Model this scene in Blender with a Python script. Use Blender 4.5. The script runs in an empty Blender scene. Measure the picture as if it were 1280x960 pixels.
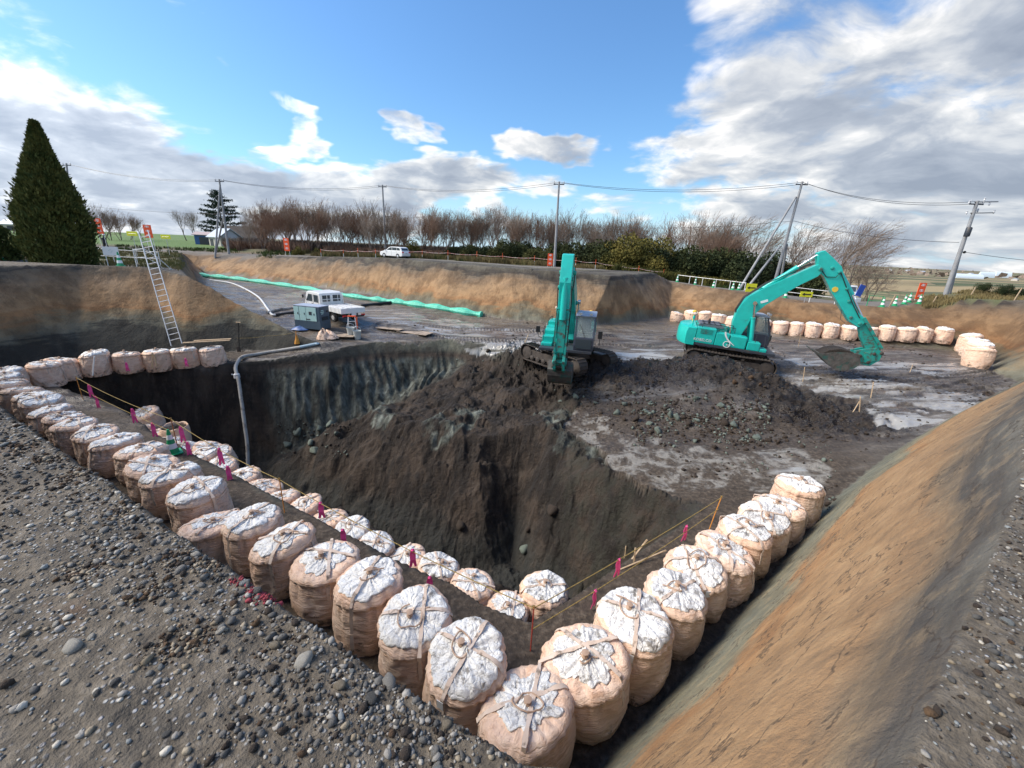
import bpy, bmesh, math, random
import numpy as np
from mathutils import Vector, Matrix, geometry
random.seed(7); rng = np.random.RandomState(7)
S = bpy.context.scene; COL = S.collection; D = bpy.data
PI = math.pi
# ---------------------------------------------------------------- camera
FPX = 505.0; RHO = math.atan(.045); PIT = math.atan(168.8/505); CZ = 1.75
fw = np.array([0, math.cos(PIT), -math.sin(PIT)]); u0 = np.array([0, math.sin(PIT), math.cos(PIT)]); r0 = np.array([1., 0, 0])
cr = r0*math.cos(RHO)+u0*math.sin(RHO); cu = -r0*math.sin(RHO)+u0*math.cos(RHO)
cd = D.cameras.new('camera'); cam = D.objects.new('camera', cd); COL.objects.link(cam)
cd.sensor_fit = 'HORIZONTAL'; cd.sensor_width = 36; cd.lens = FPX/1280*36; cd.clip_start = .05; cd.clip_end = 20000
M = Matrix([[cr[0], cu[0], -fw[0], 0], [cr[1], cu[1], -fw[1], 0], [cr[2], cu[2], -fw[2], CZ], [0, 0, 0, 1]])
cam.matrix_world = M; S.camera = cam
def ray(px, py):
    dx, dy = px-640, py-480
    a = dx*math.cos(RHO)+dy*math.sin(RHO); b = -dx*math.sin(RHO)+dy*math.cos(RHO)
    return fw*FPX+r0*a-u0*b
def P(px, py, z):
    """survey point: where the sight line of a photo pixel meets the level z"""
    d = ray(px, py); t = (z-CZ)/d[2]; return np.array([d[0]*t, d[1]*t, z])
def PD(px, py, y):
    """survey point at distance y ahead"""
    d = ray(px, py); t = y/d[1]; return np.array([d[0]*t, y, CZ+d[2]*t])
# ---------------------------------------------------------------- light
S.view_settings.view_transform = 'Standard'; S.view_settings.look = 'None'
S.view_settings.exposure = 0.98; S.view_settings.gamma = 1
SUN_AZ, SUN_EL = math.radians(-90), math.radians(42)     # azimuth from +Y towards +X
sv = Vector((math.sin(SUN_AZ)*math.cos(SUN_EL), math.cos(SUN_AZ)*math.cos(SUN_EL), math.sin(SUN_EL)))
sl = D.lights.new('sun', 'SUN'); sl.energy = 2.9; sl.angle = math.radians(32); sl.color = (1, .90, .76)
so = D.objects.new('sun', sl); COL.objects.link(so); so.rotation_euler = (-sv).to_track_quat('-Z', 'Y').to_euler()

class NT:
    """tiny node-tree helper"""
    def __init__(s, tree): s.t = tree; s.n = tree.nodes; s.l = tree.links
    def new(s, typ, **kw):
        n = s.n.new(typ)
        for k, v in kw.items():
            if k.startswith('i_'): s.put(n.inputs[k[2:].replace('_', ' ')], v)
            else: setattr(n, k, v)
        return n
    def put(s, sock, v):
        if isinstance(v, bpy.types.NodeSocket): s.l.new(v, sock)
        else: sock.default_value = v
    def math(s, op, a, b=0., c=None, clamp=False):
        n = s.n.new('ShaderNodeMath'); n.operation = op; n.use_clamp = clamp
        s.put(n.inputs[0], a); s.put(n.inputs[1], b)
        if c is not None: s.put(n.inputs[2], c)
        return n.outputs[0]
    def vec(s, op, a, b=None, out=0):
        n = s.n.new('ShaderNodeVectorMath'); n.operation = op; s.put(n.inputs[0], a)
        if b is not None:
            s.put(n.inputs[3 if op == 'SCALE' else 1], b)
        return n.outputs[out]
    def mr(s, v, a, b, c=0., d=1., smooth=True):
        n = s.n.new('ShaderNodeMapRange'); n.interpolation_type = 'SMOOTHSTEP' if smooth else 'LINEAR'
        for i, x in enumerate((v, a, b, c, d)): s.put(n.inputs[i], x)
        return n.outputs[0]
    def mix(s, f, a, b, blend='MIX'):
        n = s.n.new('ShaderNodeMix'); n.data_type = 'RGBA'; n.blend_type = blend
        s.put(n.inputs[0], f)
        for k, v in ((6, a), (7, b)):
            if isinstance(v, tuple) and len(v) == 3: v = v+(1,)
            s.put(n.inputs[k], v)
        return n.outputs[2]
    def noise(s, vec, scale, detail=4, rough=.55, dist=0, out=0):
        n = s.n.new('ShaderNodeTexNoise'); s.put(n.inputs['Vector'], vec)
        n.inputs['Scale'].default_value = scale; n.inputs['Detail'].default_value = detail
        n.inputs['Roughness'].default_value = rough; n.inputs['Distortion'].default_value = dist
        return n.outputs[out]
    def ramp(s, v, stops, interp='LINEAR'):
        n = s.n.new('ShaderNodeValToRGB'); s.put(n.inputs[0], v); r = n.color_ramp; r.interpolation = interp
        while len(r.elements) < len(stops): r.elements.new(.5)
        for e, (p, c) in zip(r.elements, stops):
            e.position = p; e.color = (c+(1,)) if isinstance(c, tuple) else (c, c, c, 1)
        return n.outputs[0]

W = D.worlds.new('World'); S.world = W; W.use_nodes = True
k = NT(W.node_tree); k.n.clear()
sky = k.new('ShaderNodeTexSky', sky_type='NISHITA', sun_disc=False, sun_elevation=SUN_EL, sun_rotation=SUN_AZ, air_density=1.2, dust_density=.6, ozone_density=1.6)
tc = k.new('ShaderNodeTexCoord'); dv = tc.outputs['Generated']
sp = k.new('ShaderNodeSeparateXYZ'); k.l.new(dv, sp.inputs[0]); X, Y, Z = sp.outputs
AZ = k.math('MULTIPLY', k.math('ARCTAN2', X, Y), 57.2958); EL = k.math('MULTIPLY', k.math('ARCSINE', Z), 57.2958)
cb = k.new('ShaderNodeCombineXYZ'); k.l.new(AZ, cb.inputs[0]); k.l.new(EL, cb.inputs[1]); AE = k.vec('ADD', cb.outputs[0], k.vec('MULTIPLY', k.vec('SUBTRACT', k.noise(k.vec('MULTIPLY', dv, (1, 1, 2.2)), 3.6, 4, .6, 0, 1), (.5, .5, .5)), (30, 17, 0)))
zz = k.math('ADD', k.math('MAXIMUM', Z, .0), .30)
pl = k.vec('SCALE', dv, k.math('DIVIDE', 1., zz))
pw = k.vec('MULTIPLY', pl, (1.25, 1.25, 1.9))
wrp = k.vec('SCALE', k.vec('SUBTRACT', k.noise(pw, 1.3, 3, .5, 0, 1), (.5, .5, .5)), .55)
pq = k.vec('ADD', pw, wrp)
cov = None
def azel(px, py):
    d = ray(px, py); d = d/np.linalg.norm(d); return math.degrees(math.atan2(d[0], d[1])), math.degrees(math.asin(d[2]))
# cloud banks: photo position of the centre, half width and half height in degrees, weight
for (px, py, rx, ry, w) in [(60, 200, 30, 8.5, 1), (300, 232, 26, 6.5, .95), (560, 235, 20, 4.5, .85), (330, 160, 5.5, 3.6, .75),
                            (525, 168, 5, 2.2, .62), (690, 183, 10, 3.0, .72), (1010, 185, 23, 7, .80), (985, 30, 17, 11, .68), (1240, 110, 16, 17, .72),
                            (1120, 240, 22, 6, .85), (290, 28, 9, 3, .42), (860, 270, 22, 4, .6), (1500, 200, 40, 26, .9), (-400, 200, 50, 20, .8), (770, 5, 5, 3, .4)]:
    a, e = azel(px, py)
    r = k.vec('LENGTH', k.vec('MULTIPLY', k.vec('SUBTRACT', AE, (a, e, 0)), (1/rx, 1/ry, 0)), out=1)
    b = k.mr(r, 1.25, .35, 0, w)
    cov = b if cov is None else k.math('MAXIMUM', cov, b)
behind = k.mr(Y, -.1, -.5, 0, .62); cov = k.math('MAXIMUM', cov, behind)
n1 = k.noise(pq, 1.7, 9, .54)
n1b = k.noise(k.vec('ADD', pq, (-.10, .02, .12)), 1.7, 9, .54)
n2 = k.noise(k.vec('MULTIPLY', pq, (1, 1.3, 1)), 4.2, 6, .6)
dens = k.math('ADD', k.math('ADD', k.math('MULTIPLY', n1, .9), k.math('MULTIPLY', n2, .28)), k.math('MULTIPLY', cov, .62))
alpha = k.mr(dens, .86, 1.08)
shade = k.math('ADD', k.math('MULTIPLY', k.math('SUBTRACT', n1, n1b), 3.2), k.mr(dens, 1.35, .95, -.3, .42))
shade = k.math('ADD', shade, k.math('MULTIPLY', k.math('SUBTRACT', n2, .5), 1.5), clamp=False)
cc = k.ramp(k.math('ADD', shade, .36, clamp=True), [(0, (2.1, 2.4, 2.95)), (.42, (3.0, 3.3, 3.8)), (.76, (5.0, 5.1, 5.2)), (1, (7.2, 7.0, 6.8))])
leftglow = k.mr(k.vec('DOT_PRODUCT', dv, tuple(sv), out=1), .1, .9, .9, 1.5)
cc = k.vec('SCALE', cc, leftglow)
skc = k.mix(1., sky.outputs[0], (.56, .82, 1.08), 'MULTIPLY')
hz = k.mr(EL, 0., 9., .55, 0.)
skc = k.mix(hz, skc, (4.0, 5.4, 6.9))
col = k.mix(k.math('MULTIPLY', alpha, .96), skc, cc)
bg = k.new('ShaderNodeBackground'); k.l.new(col, bg.inputs[0]); bg.inputs[1].default_value = .093
wo = k.new('ShaderNodeOutputWorld'); k.l.new(bg.outputs[0], wo.inputs[0])

# ---------------------------------------------------------------- object helpers
def tag(o, label=None, cat=None, group=None, kind=None):
    if label: o['label'] = label
    if cat: o['category'] = cat
    if group: o['group'] = group
    if kind: o['kind'] = kind
    return o
def empty(name, loc=(0, 0, 0), rz=0., label=None, cat=None, group=None):
    o = D.objects.new(name, None); COL.objects.link(o); o.location = [float(c) for c in loc]; o.rotation_euler = (0, 0, rz)
    o.empty_display_size = .1
    return tag(o, label, cat, group)
def link(name, me, parent=None, loc=None, rot=None, sc=None):
    o = D.objects.new(name, me); COL.objects.link(o)
    if parent is not None: o.parent = parent
    if loc is not None: o.location = [float(c) for c in loc]
    if rot is not None: o.rotation_euler = rot
    if sc is not None: o.scale = (sc,)*3 if isinstance(sc, (int, float)) else sc
    return o
def mesh(name, verts, faces, mat=None, smooth=False):
    me = D.meshes.new(name); me.from_pydata([tuple(map(float, v)) for v in verts], [], [tuple(map(int, f)) for f in faces])
    if mat:
        for m in (mat if isinstance(mat, (list, tuple)) else [mat]): me.materials.append(m)
    if smooth: me.polygons.foreach_set('use_smooth', [True]*len(me.polygons))
    me.update(); return me
def npmesh(name, V, Fc, mats=(), smooth=False):
    """fast mesh from arrays; Fc is (n,3) or (n,4)"""
    V = np.asarray(V, np.float32); Fc = np.asarray(Fc, np.int32); n, c = Fc.shape
    me = D.meshes.new(name); me.vertices.add(len(V)); me.vertices.foreach_set('co', V.ravel())
    me.loops.add(n*c); me.loops.foreach_set('vertex_index', Fc.ravel())
    me.polygons.add(n); me.polygons.foreach_set('loop_start', np.arange(0, n*c, c, dtype=np.int32))
    try: me.polygons.foreach_set('loop_total', np.full(n, c, np.int32))
    except Exception: pass
    for m in mats: me.materials.append(m)
    me.polygons.foreach_set('use_smooth', np.full(n, smooth)); me.update(calc_edges=True); me.validate(); return me
class MB:
    """collects boxes, tubes and prisms into one mesh"""
    def __init__(s): s.v = []; s.f = []; s.m = []
    def add(s, v, f, mi=0):
        b = len(s.v); s.v += [tuple(map(float, q)) for q in v]; s.f += [tuple(i+b for i in q) for q in f]; s.m += [mi]*len(f); return s
    def box(s, c, d, rz=0, mi=0, taper=1., ry=0.):
        hx, hy, hz = d[0]/2, d[1]/2, d[2]/2; vs = []
        for z, t in ((-hz, 1), (hz, taper)):
            for x, y in ((-hx, -hy), (hx, -hy), (hx, hy), (-hx, hy)):
                X, Y, Zz = x*t, y*t, z
                if ry: X, Zz = X*math.cos(ry)+Zz*math.sin(ry), -X*math.sin(ry)+Zz*math.cos(ry)
                if rz: X, Y = X*math.cos(rz)-Y*math.sin(rz), X*math.sin(rz)+Y*math.cos(rz)
                vs.append((c[0]+X, c[1]+Y, c[2]+Zz))
        return s.add(vs, [(3, 2, 1, 0), (4, 5, 6, 7), (0, 1, 5, 4), (1, 2, 6, 5), (2, 3, 7, 6), (3, 0, 4, 7)], mi)
    def tube(s, pts, r, n=8, mi=0, cap=True, closed=False):
        pts = [Vector(tuple(map(float, p))) for p in pts]; rs = r if isinstance(r, (list, tuple)) else [r]*len(pts)
        L = len(pts); vs = []; up = None
        for i, p in enumerate(pts):
            if closed: t = pts[(i+1) % L]-pts[i-1]
            else: t = pts[min(i+1, L-1)]-pts[max(i-1, 0)]
            t.normalize()
            if up is None: up = Vector((0, 0, 1)) if abs(t.z) < .9 else Vector((1, 0, 0))
            a = t.cross(up)
            if a.length < 1e-4: a = t.cross(Vector((1, 0, 0)))
            a.normalize(); b = a.cross(t).normalized(); up = b
            for j in range(n):
                w = 2*PI*j/n; vs.append(p+(a*math.cos(w)+b*math.sin(w))*rs[i])
        fs = []
        for i in range(L if closed else L-1):
            for j in range(n):
                i2 = (i+1) % L; fs.append((i*n+j, i*n+(j+1) % n, i2*n+(j+1) % n, i2*n+j))
        if cap and not closed: fs += [tuple(range(n-1, -1, -1)), tuple((L-1)*n+j for j in range(n))]
        return s.add(vs, fs, mi)
    def prism(s, outline, y0, y1, mi=0, axis='y'):
        """outline in (x,z), extruded along y"""
        n = len(outline)
        vs = [(a, y0, b) for a, b in outline]+[(a, y1, b) for a, b in outline]
        if axis == 'x': vs = [(y, x, z) for x, y, z in vs]
        if axis == 'z': vs = [(x, z, y) for x, y, z in vs]
        fs = [tuple(range(n)), tuple(range(2*n-1, n-1, -1))]+[(i, i+n, (i+1) % n+n, (i+1) % n) for i in range(n)]
        return s.add(vs, fs, mi)
    def lathe(s, prof, n=16, c=(0, 0, 0), mi=0, axis='z'):
        vs = []; fs = []
        for r, z in prof:
            for j in range(n):
                w = 2*PI*j/n; v = (r*math.cos(w), r*math.sin(w), z)
                if axis == 'y': v = (v[0], v[2], v[1])
                if axis == 'x': v = (v[2], v[0], v[1])
                vs.append((v[0]+c[0], v[1]+c[1], v[2]+c[2]))
        for i in range(len(prof)-1):
            for j in range(n): fs.append((i*n+j, i*n+(j+1) % n, (i+1)*n+(j+1) % n, (i+1)*n+j))
        fs += [tuple(range(n-1, -1, -1)), tuple((len(prof)-1)*n+j for j in range(n))]
        return s.add(vs, fs, mi)
    def me(s, name, mats, smooth=False, bevel=0, seg=2, recalc=True):
        mats = mats if isinstance(mats, (list, tuple)) else [mats]
        me = D.meshes.new(name); me.from_pydata(s.v, [], s.f)
        for m in mats: me.materials.append(m)
        me.polygons.foreach_set('material_index', s.m)
        if recalc or bevel:
            bm = bmesh.new(); bm.from_mesh(me)
            bmesh.ops.recalc_face_normals(bm, faces=bm.faces)
            if bevel:
                ed = [e for e in bm.edges if len(e.link_faces) == 2 and e.calc_face_angle(0) > .5]
                bmesh.ops.bevel(bm, geom=ed, offset=bevel, segments=seg, profile=.6, affect='EDGES', clamp_overlap=True)
            bm.to_mesh(me); bm.free()
        if smooth:
            me.polygons.foreach_set('use_smooth', [True]*len(me.polygons))
            try: me.set_sharp_from_angle(angle=math.radians(38))
            except Exception: pass
        me.update(); return me
    def build(s, name, mats, parent=None, smooth=False, bevel=0, **kw):
        return link(name, s.me(name, mats, smooth, bevel), parent, **kw)
# noise in numpy
def _h(i, j, s):
    n = (i.astype(np.int64)*374761393+j.astype(np.int64)*668265263+s*1442695041) & 0x7fffffff
    n = ((n ^ (n >> 13))*1274126177) & 0x7fffffff
    return ((n ^ (n >> 16)) & 0xffff)/65535.
def vnoise(x, y, s=0):
    i = np.floor(x); j = np.floor(y); u = x-i; v = y-j; u = u*u*(3-2*u); v = v*v*(3-2*v)
    i = i.astype(np.int64); j = j.astype(np.int64)
    return (_h(i, j, s)*(1-u)+_h(i+1, j, s)*u)*(1-v)+(_h(i, j+1, s)*(1-u)+_h(i+1, j+1, s)*u)*v
def fbm(x, y, sc, oct=4, s=0, rough=.5, ridge=False):
    t = 0.; a = 1.; q = 0.
    for o in range(oct):
        n = vnoise(x*sc, y*sc, s+o*17)*2-1
        if ridge: n = 1-2*np.abs(n)
        t = t+a*n; q += a; a *= rough; sc *= 2.03
    return t/q
def worley(x, y, sc, s=0):
    """distance to nearest and second nearest jittered cell point, and the cell's own value"""
    x = x*sc; y = y*sc; i = np.floor(x).astype(np.int64); j = np.floor(y).astype(np.int64); d1 = np.full(x.shape, 9.); d2 = np.full(x.shape, 9.); v = np.zeros(x.shape)
    for a in (-1, 0, 1):
        for b in (-1, 0, 1):
            px = i+a+_h(i+a, j+b, s); py = j+b+_h(i+a, j+b, s+7); d = np.hypot(x-px, y-py); c = _h(i+a, j+b, s+13)
            m = d < d1; d2 = np.where(m, d1, np.minimum(d2, d)); v = np.where(m, c, v); d1 = np.where(m, d, d1)
    return d1, d2, v
def inpoly(x, y, poly):
    r = np.zeros(x.shape, bool); n = len(poly)
    for i in range(n):
        x1, y1 = poly[i][:2]; x2, y2 = poly[(i+1) % n][:2]
        if y1 == y2: continue
        r ^= ((y1 > y) != (y2 > y)) & (x < (x2-x1)*(y-y1)/(y2-y1)+x1)
    return r
def segdist(x, y, pts):
    d = np.full(x.shape, 1e9)
    for a, b in zip(pts[:-1], pts[1:]):
        ax, ay = a[:2]; bx, by = b[:2]; L = (bx-ax)**2+(by-ay)**2+1e-12
        t = np.clip(((x-ax)*(bx-ax)+(y-ay)*(by-ay))/L, 0, 1)
        d = np.minimum(d, np.hypot(x-ax-t*(bx-ax), y-ay-t*(by-ay)))
    return d
# ---------------------------------------------------------------- terrain (survey break lines -> TIN -> fine grid)
G_RIM_L = [(-27, 16.2, 0), (-16, 9.9, 0), (-5.3, 3.83, 0), (-2.3, 2.2, 0), (.1, .94, 0), (.75, .55, 0)]
G_RIM_R = [(.75, .55, 0), (1.51, .98, 0), (4.58, 3.2, 0), (6.6, 4.9, 0), (13, 9.2, .0), (21, 13.8, .0), (28.6, 17.3, .0), (29.5, 20, 0), (33.3, 27.4, 0)]
TOE_L = [(-23.6, 16.2, -4.5), (-20.5, 14.3, -4.5), (-12.5, 9.75, -4.5), (-5.6, 5.9, -4.5), (.0, 2.75, -4.5), (.75, 2.55, -4.5)]
TOE_R = [(.75, 2.55, -4.5), (1.35, 3.35, -4.5), (3.1, 4.75, -4.5), (5.1, 6.4, -4.5), (8.9, 9.6, -4.4), (12.5, 12.1, -4.2), (17.8, 15.3, -3.9), (25.4, 19.6, -3.5), (25.9, 21.2, -3.4), (30.6, 25.6, -3.4)]
LW_RIM = [(-27, 16.2, 0), (-25.8, 18.7, -.1), (-24.1, 22.9, -.1), (-21.6, 24.0, -.15), (-18.7, 23.5, -.5), (-16.2, 23.5, -1.9), (-13.8, 23.2, -3.0), (-10.9, 22.35, -3.85)]
LW_TOE = [(-23.6, 16.2, -4.5), (-21.9, 19.4, -4.5), (-18, 21.3, -4.45), (-15.4, 22.1, -4.4), (-13.3, 22.1, -4.3), (-10.9, 22.05, -4.1)]
BLK_RIM = [(-18.7, 23.5, -.5), (-23.2, 28.6, -.5), (-44, 55.5, -.5)]
BLK_TOE = [(-10.9, 22.35, -3.85), (-14.2, 24.6, -3.7), (-17, 25.8, -3.6), (-21, 28.2, -3.3), (-40.5, 52, -2.9)]
FB_TOE = [(-40.5, 52, -2.9), (-29.9, 47.4, -2.9), (-21, 44, -3.1), (-12.6, 39.2, -3.2), (-5.6, 33.5, -3.3), (-.2, 30.8, -3.4), (5.4, 29.5, -3.4), (13.5, 35.8, -3.4), (16.3, 33.9, -3.4), (19.9, 31.7, -3.4), (25.3, 27.7, -3.4), (30.6, 25.6, -3.4)]
FB_RIM = [(-44, 55.5, -.5), (-36, 54, -.5), (-27.6, 50, -.3), (-20.5, 46.7, .1), (-13.4, 42.3, .33), (-6.1, 37, .31), (-.4, 34.4, .25), (4, 33.3, .2), (7.3, 32.4, .08), (12.6, 38.6, .25), (15.1, 40.6, -.65), (17.9, 36.6, -.83), (22.1, 33.1, -1.35), (27.5, 30.9, -1.25), (30.6, 30.5, -1.1), (32.0, 29.6, -.2), (33.3, 27.4, 0)]
SP = lambda a, b: tuple(P(a, b, -4.6))
SHELF = [(-20.2, 16.35, -4.55), (-19.3, 15.9, -4.6), (-15.3, 14.35, -4.6), SP(190, 537), SP(244, 569), SP(287, 589), SP(331, 613), SP(369, 633), SP(419, 660), SP(450, 675), SP(490, 697), SP(564, 729), SP(602, 754), SP(662, 778), SP(711, 750), SP(745, 727), SP(780, 702), SP(827, 671), (4.9, 8.9, -4.6), (5.5, 9.6, -4.65)]
PW_RIM = [(-20.2, 16.35, -4.55), (-19.2, 17.3, -4.55), (-17.2, 18.6, -4.55), (-14.3, 19.9, -4.45), (-12.6, 20.7, -4.35), (-10.9, 21.6, -4.15), (-8.4, 23.9, -3.95), (-6, 24.6, -3.9), (-4.1, 25.1, -3.9), (-1.8, 25.0, -3.95), (-.2, 24.4, -4.0), (1.2, 23.6, -4.05)]
PW_TOE = [(-18.4, 17.0, -7.4), (-17.0, 17.7, -7.9), (-15.3, 17.8, -9), (-13.4, 18.4, -9.6), (-12.1, 18.9, -9.0), (-10.3, 19.4, -8.3), (-8.6, 20.3, -7.6), (-6, 23.3, -6), (-4.1, 24.2, -5.3), (-2.2, 24.2, -4.9)]
BENCH_IN = [(-18.9, 16.7, -7.2), (-17.5, 16.2, -7.45), (-15.3, 15.2, -7.45), (-8.4, 11.55, -7.45), (-1.2, 7.6, -7.45), (.5, 6.6, -7.45), (1.6, 7.6, -7.45)]
BENCH_OUT = [(-18.4, 17.0, -7.4), (-16.8, 17.1, -7.5), (-15.2, 16.9, -7.5), (-9.3, 13.8, -7.5), (-.5, 9.3, -7.5), (1.4, 8.9, -7.5), (2.4, 8.6, -7.4)]
BOT_IN = [(-13.4, 17.6, -9.7), (-9.2, 15.2, -9.9), (-4, 12.5, -9.9), (-.3, 10.5, -9.9), (1.2, 10.1, -9.8), (2.0, 10.0, -9.3)]
MTOE = [(-12.6, 17.9, -9.7), (-11.0, 16.5, -9.75), (-6.6, 14.2, -9.9), (-2.6, 12.6, -9.9), (-.6, 12.3, -9.9), (.3, 12.9, -9.7), (.9, 12.0, -9.8), (1.7, 11.0, -9.6), (2.0, 10.0, -9.3)]
CREST = [(-11.4, 17.5, -9.0), (-10.3, 17.5, -8.2), (-9.1, 17.7, -7.2), (-6.9, 17.9, -6.0), (-3.9, 16.7, -5.9), (-1.3, 15.6, -5.8), (.5, 15.9, -5.45), (1.6, 14.9, -5.35), (2.6, 13.5, -5.25), (3.4, 11.9, -5.1), (4.6, 10.3, -4.9), (5.5, 9.6, -4.65)]
VALLEY = [(-12.1, 18.9, -9.0), (-10.2, 18.7, -8.6), (-8.0, 19.4, -7.6), (-5.5, 21.8, -6.4), (-2.6, 23.4, -5.2)]
PILES = [(1.2, 23.6, -4.05), (3.2, 20.6, -4.35), (5.0, 20.3, -3.8), (7.0, 20.1, -3.5), (9.0, 19.7, -2.9), (10.7, 19.1, -2.95), (12.2, 18.1, -3.45), (13.2, 16.4, -4.3)]
PFRONT = [(3.3, 17.6, -4.95), (5.2, 16.2, -4.85), (7.4, 14.9, -4.8), (9.6, 14.3, -4.7), (12, 14.0, -4.5), (13.6, 14.4, -4.3)]
PTS = [(2.3, 18.6, -5.35), (0.3, 19.0, -5.3), (-2.5, 19.5, -5.5), (-5, 19.6, -6.1), (-1, 22, -4.9), (1.4, 20.6, -5.0), (1.8, 22.6, -4.2),
       (3.5, 22.3, -4.0), (6, 22.3, -3.95), (9, 22.0, -3.95), (11.7, 21.2, -4.0), (14, 19.5, -4.05), (4.5, 14, -5.1), (6.5, 12.2, -4.85), (9, 12.2, -4.6),
       (0, 27.5, -3.6), (10, 26, -3.65), (18, 24, -3.6), (-8, 27, -3.5), (-12, 28, -3.4), (20, 18.5, -3.75), (3, 9.5, -8.6), (3.0, 10.6, -7.4), (.45, 15.0, -7.3), (.4, 14.0, -8.9), (-1.1, 14.1, -7.3), (-4.3, 15.4, -7.2), (-7.2, 16.6, -7.1), (1.5, 13.3, -6.6), (-2.4, 14.9, -7.1),
       (-60, -30, 0), (0, -30, 0), (60, -30, 0), (60, 10, 0), (46, 30, -.3), (-60, 20, 0), (-60, 62, -.3), (-30, 66, -.3), (-10, 60, -.05), (0, 50, 0), (10, 50, -.3), (0, 75, -.3), (20, 44, -1.1), (28, 36, -1.35),
       (22, 60, -1.6), (34, 48, -2.2), (48, 42, -2.3), (36, 33.5, -1.0), (60, 60, -5), (-60, 90, .3), (30, 100, -4),
       (-200, 120, 1.2), (-400, 500, 0), (0, 300, -4), (200, 200, -12), (400, -30, -6), (-400, -30, 0), (6000, 8000, -15), (-6000, 8000, -15), (6000, -30, -15), (-6000, -30, -15), (0, 1500, -14)]
LINES = [G_RIM_L, G_RIM_R, TOE_L, TOE_R, LW_RIM, LW_TOE, BLK_RIM, BLK_TOE, FB_TOE, FB_RIM, SHELF, PW_RIM, PW_TOE, BENCH_IN, BENCH_OUT, BOT_IN, MTOE, CREST, VALLEY, PILES, PFRONT]
def tin():
    idx = {}; V = []; Z = []; E = []
    def vid(p):
        key = (round(p[0], 3), round(p[1], 3))
        if key not in idx: idx[key] = len(V); V.append(Vector(key)); Z.append(p[2])
        return idx[key]
    for L in LINES:
        ids = [vid(p) for p in L]; E.extend([(a, b) for a, b in zip(ids[:-1], ids[1:]) if a != b])
    for p in PTS: vid(p)
    r = geometry.delaunay_2d_cdt(V, E, [], 0, 1e-5)
    z = []
    for i, o in enumerate(r[3]):
        if len(o): z.append(float(np.mean([Z[j] for j in o])))
        else: z.append(None)
    v = np.array([(p.x, p.y) for p in r[0]])
    for i, q in enumerate(z):
        if q is None:
            d = [(np.hypot(*(v[i]-v[j])), z[j]) for j in range(len(z)) if z[j] is not None]; d.sort(); print('CDT crossing at', v[i]); z[i] = d[0][1]
    return v, np.array(z, float), r[2]
def axis(fine, lo, hi, g=1.07):
    """list of (start, end, step) then growing steps outwards"""
    a = []
    for s, e, st in fine: a += list(np.arange(s, e-1e-6, st))
    a.append(fine[-1][1]); st = fine[-1][2]; x = a[-1]
    while x < hi: st *= g; x += st; a.append(x)
    st = fine[0][2]; x = a[0]; b = []
    while x > lo: st *= g; x -= st; b.append(x)
    return np.array(b[::-1]+a)
gx = axis([(-24, -6, .11), (-6, -2.6, .06), (-2.6, 4.0, .032), (4.0, 7, .06), (7, 26, .11)], -5800, 5800)
gy = axis([(.3, 3.2, .032), (3.2, 6.5, .06), (6.5, 26, .1), (26, 36, .17)], -28, 7500)
GX, GY = np.meshgrid(gx, gy)
def raster():
    v, z, tris = tin(); H = np.full(GX.shape, np.nan)
    for t in tris:
        for q in range(1, len(t)-1):
            a, b, c = t[0], t[q], t[q+1]
            (x1, y1), (x2, y2), (x3, y3) = v[a], v[b], v[c]
            i0, i1 = np.searchsorted(gx, [min(x1, x2, x3)-1e-6, max(x1, x2, x3)+1e-6]); j0, j1 = np.searchsorted(gy, [min(y1, y2, y3)-1e-6, max(y1, y2, y3)+1e-6])
            if i0 >= i1 or j0 >= j1: continue
            X = GX[j0:j1, i0:i1]; Y = GY[j0:j1, i0:i1]; d = (y2-y3)*(x1-x3)+(x3-x2)*(y1-y3)
            if abs(d) < 1e-12: continue
            l1 = ((y2-y3)*(X-x3)+(x3-x2)*(Y-y3))/d; l2 = ((y3-y1)*(X-x3)+(x1-x3)*(Y-y3))/d; l3 = 1-l1-l2
            m = (l1 >= -1e-7) & (l2 >= -1e-7) & (l3 >= -1e-7)
            H[j0:j1, i0:i1][m] = (l1*z[a]+l2*z[b]+l3*z[c])[m]
    m = np.isnan(H); H[m] = -15
    return H
H0 = raster()
def sm(a, x0, x1): t = np.clip((a-x0)/(x1-x0), 0, 1); return t*t*(3-2*t)
# zones in plan
pit_poly = [p[:2] for p in SHELF]+[p[:2] for p in CREST[::-1][1:]][:0]
PIT = [p[:2] for p in SHELF]+[(5.0, 9.9), (3.6, 11.9), (3.1, 13.8), (2.2, 15.5), (3.3, 17.8), (2.4, 20.6), (1.2, 23.6)]+[p[:2] for p in PW_RIM[::-1][1:]]
EXC = [p[:2] for p in TOE_L]+[p[:2] for p in TOE_R[1:]]+[p[:2] for p in FB_TOE[::-1]]+[p[:2] for p in BLK_TOE[::-1][1:]]+[p[:2] for p in LW_TOE[::-1][1:]]
RIMP = [p[:2] for p in G_RIM_L]+[p[:2] for p in G_RIM_R[1:]]+[p[:2] for p in FB_RIM[::-1][1:]]+[p[:2] for p in BLK_RIM[::-1][1:]]+[p[:2] for p in LW_RIM[:5][::-1][1:]]
wob = fbm(GX, GY, .9, 3, 5)*.35
in_pit = inpoly(GX+wob, GY+wob, PIT); in_exc = inpoly(GX, GY, EXC); in_rim = inpoly(GX, GY, RIMP)
near = (np.abs(GX) < 60) & (GY < 75) & (GY > -20)
slope_z = in_rim & ~in_exc
top = ~in_rim
d_rimL = segdist(GX, GY, G_RIM_L); d_rimR = segdist(GX, GY, G_RIM_R)
dN = np.where(near, 1., 0.)
H = H0.copy()
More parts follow.
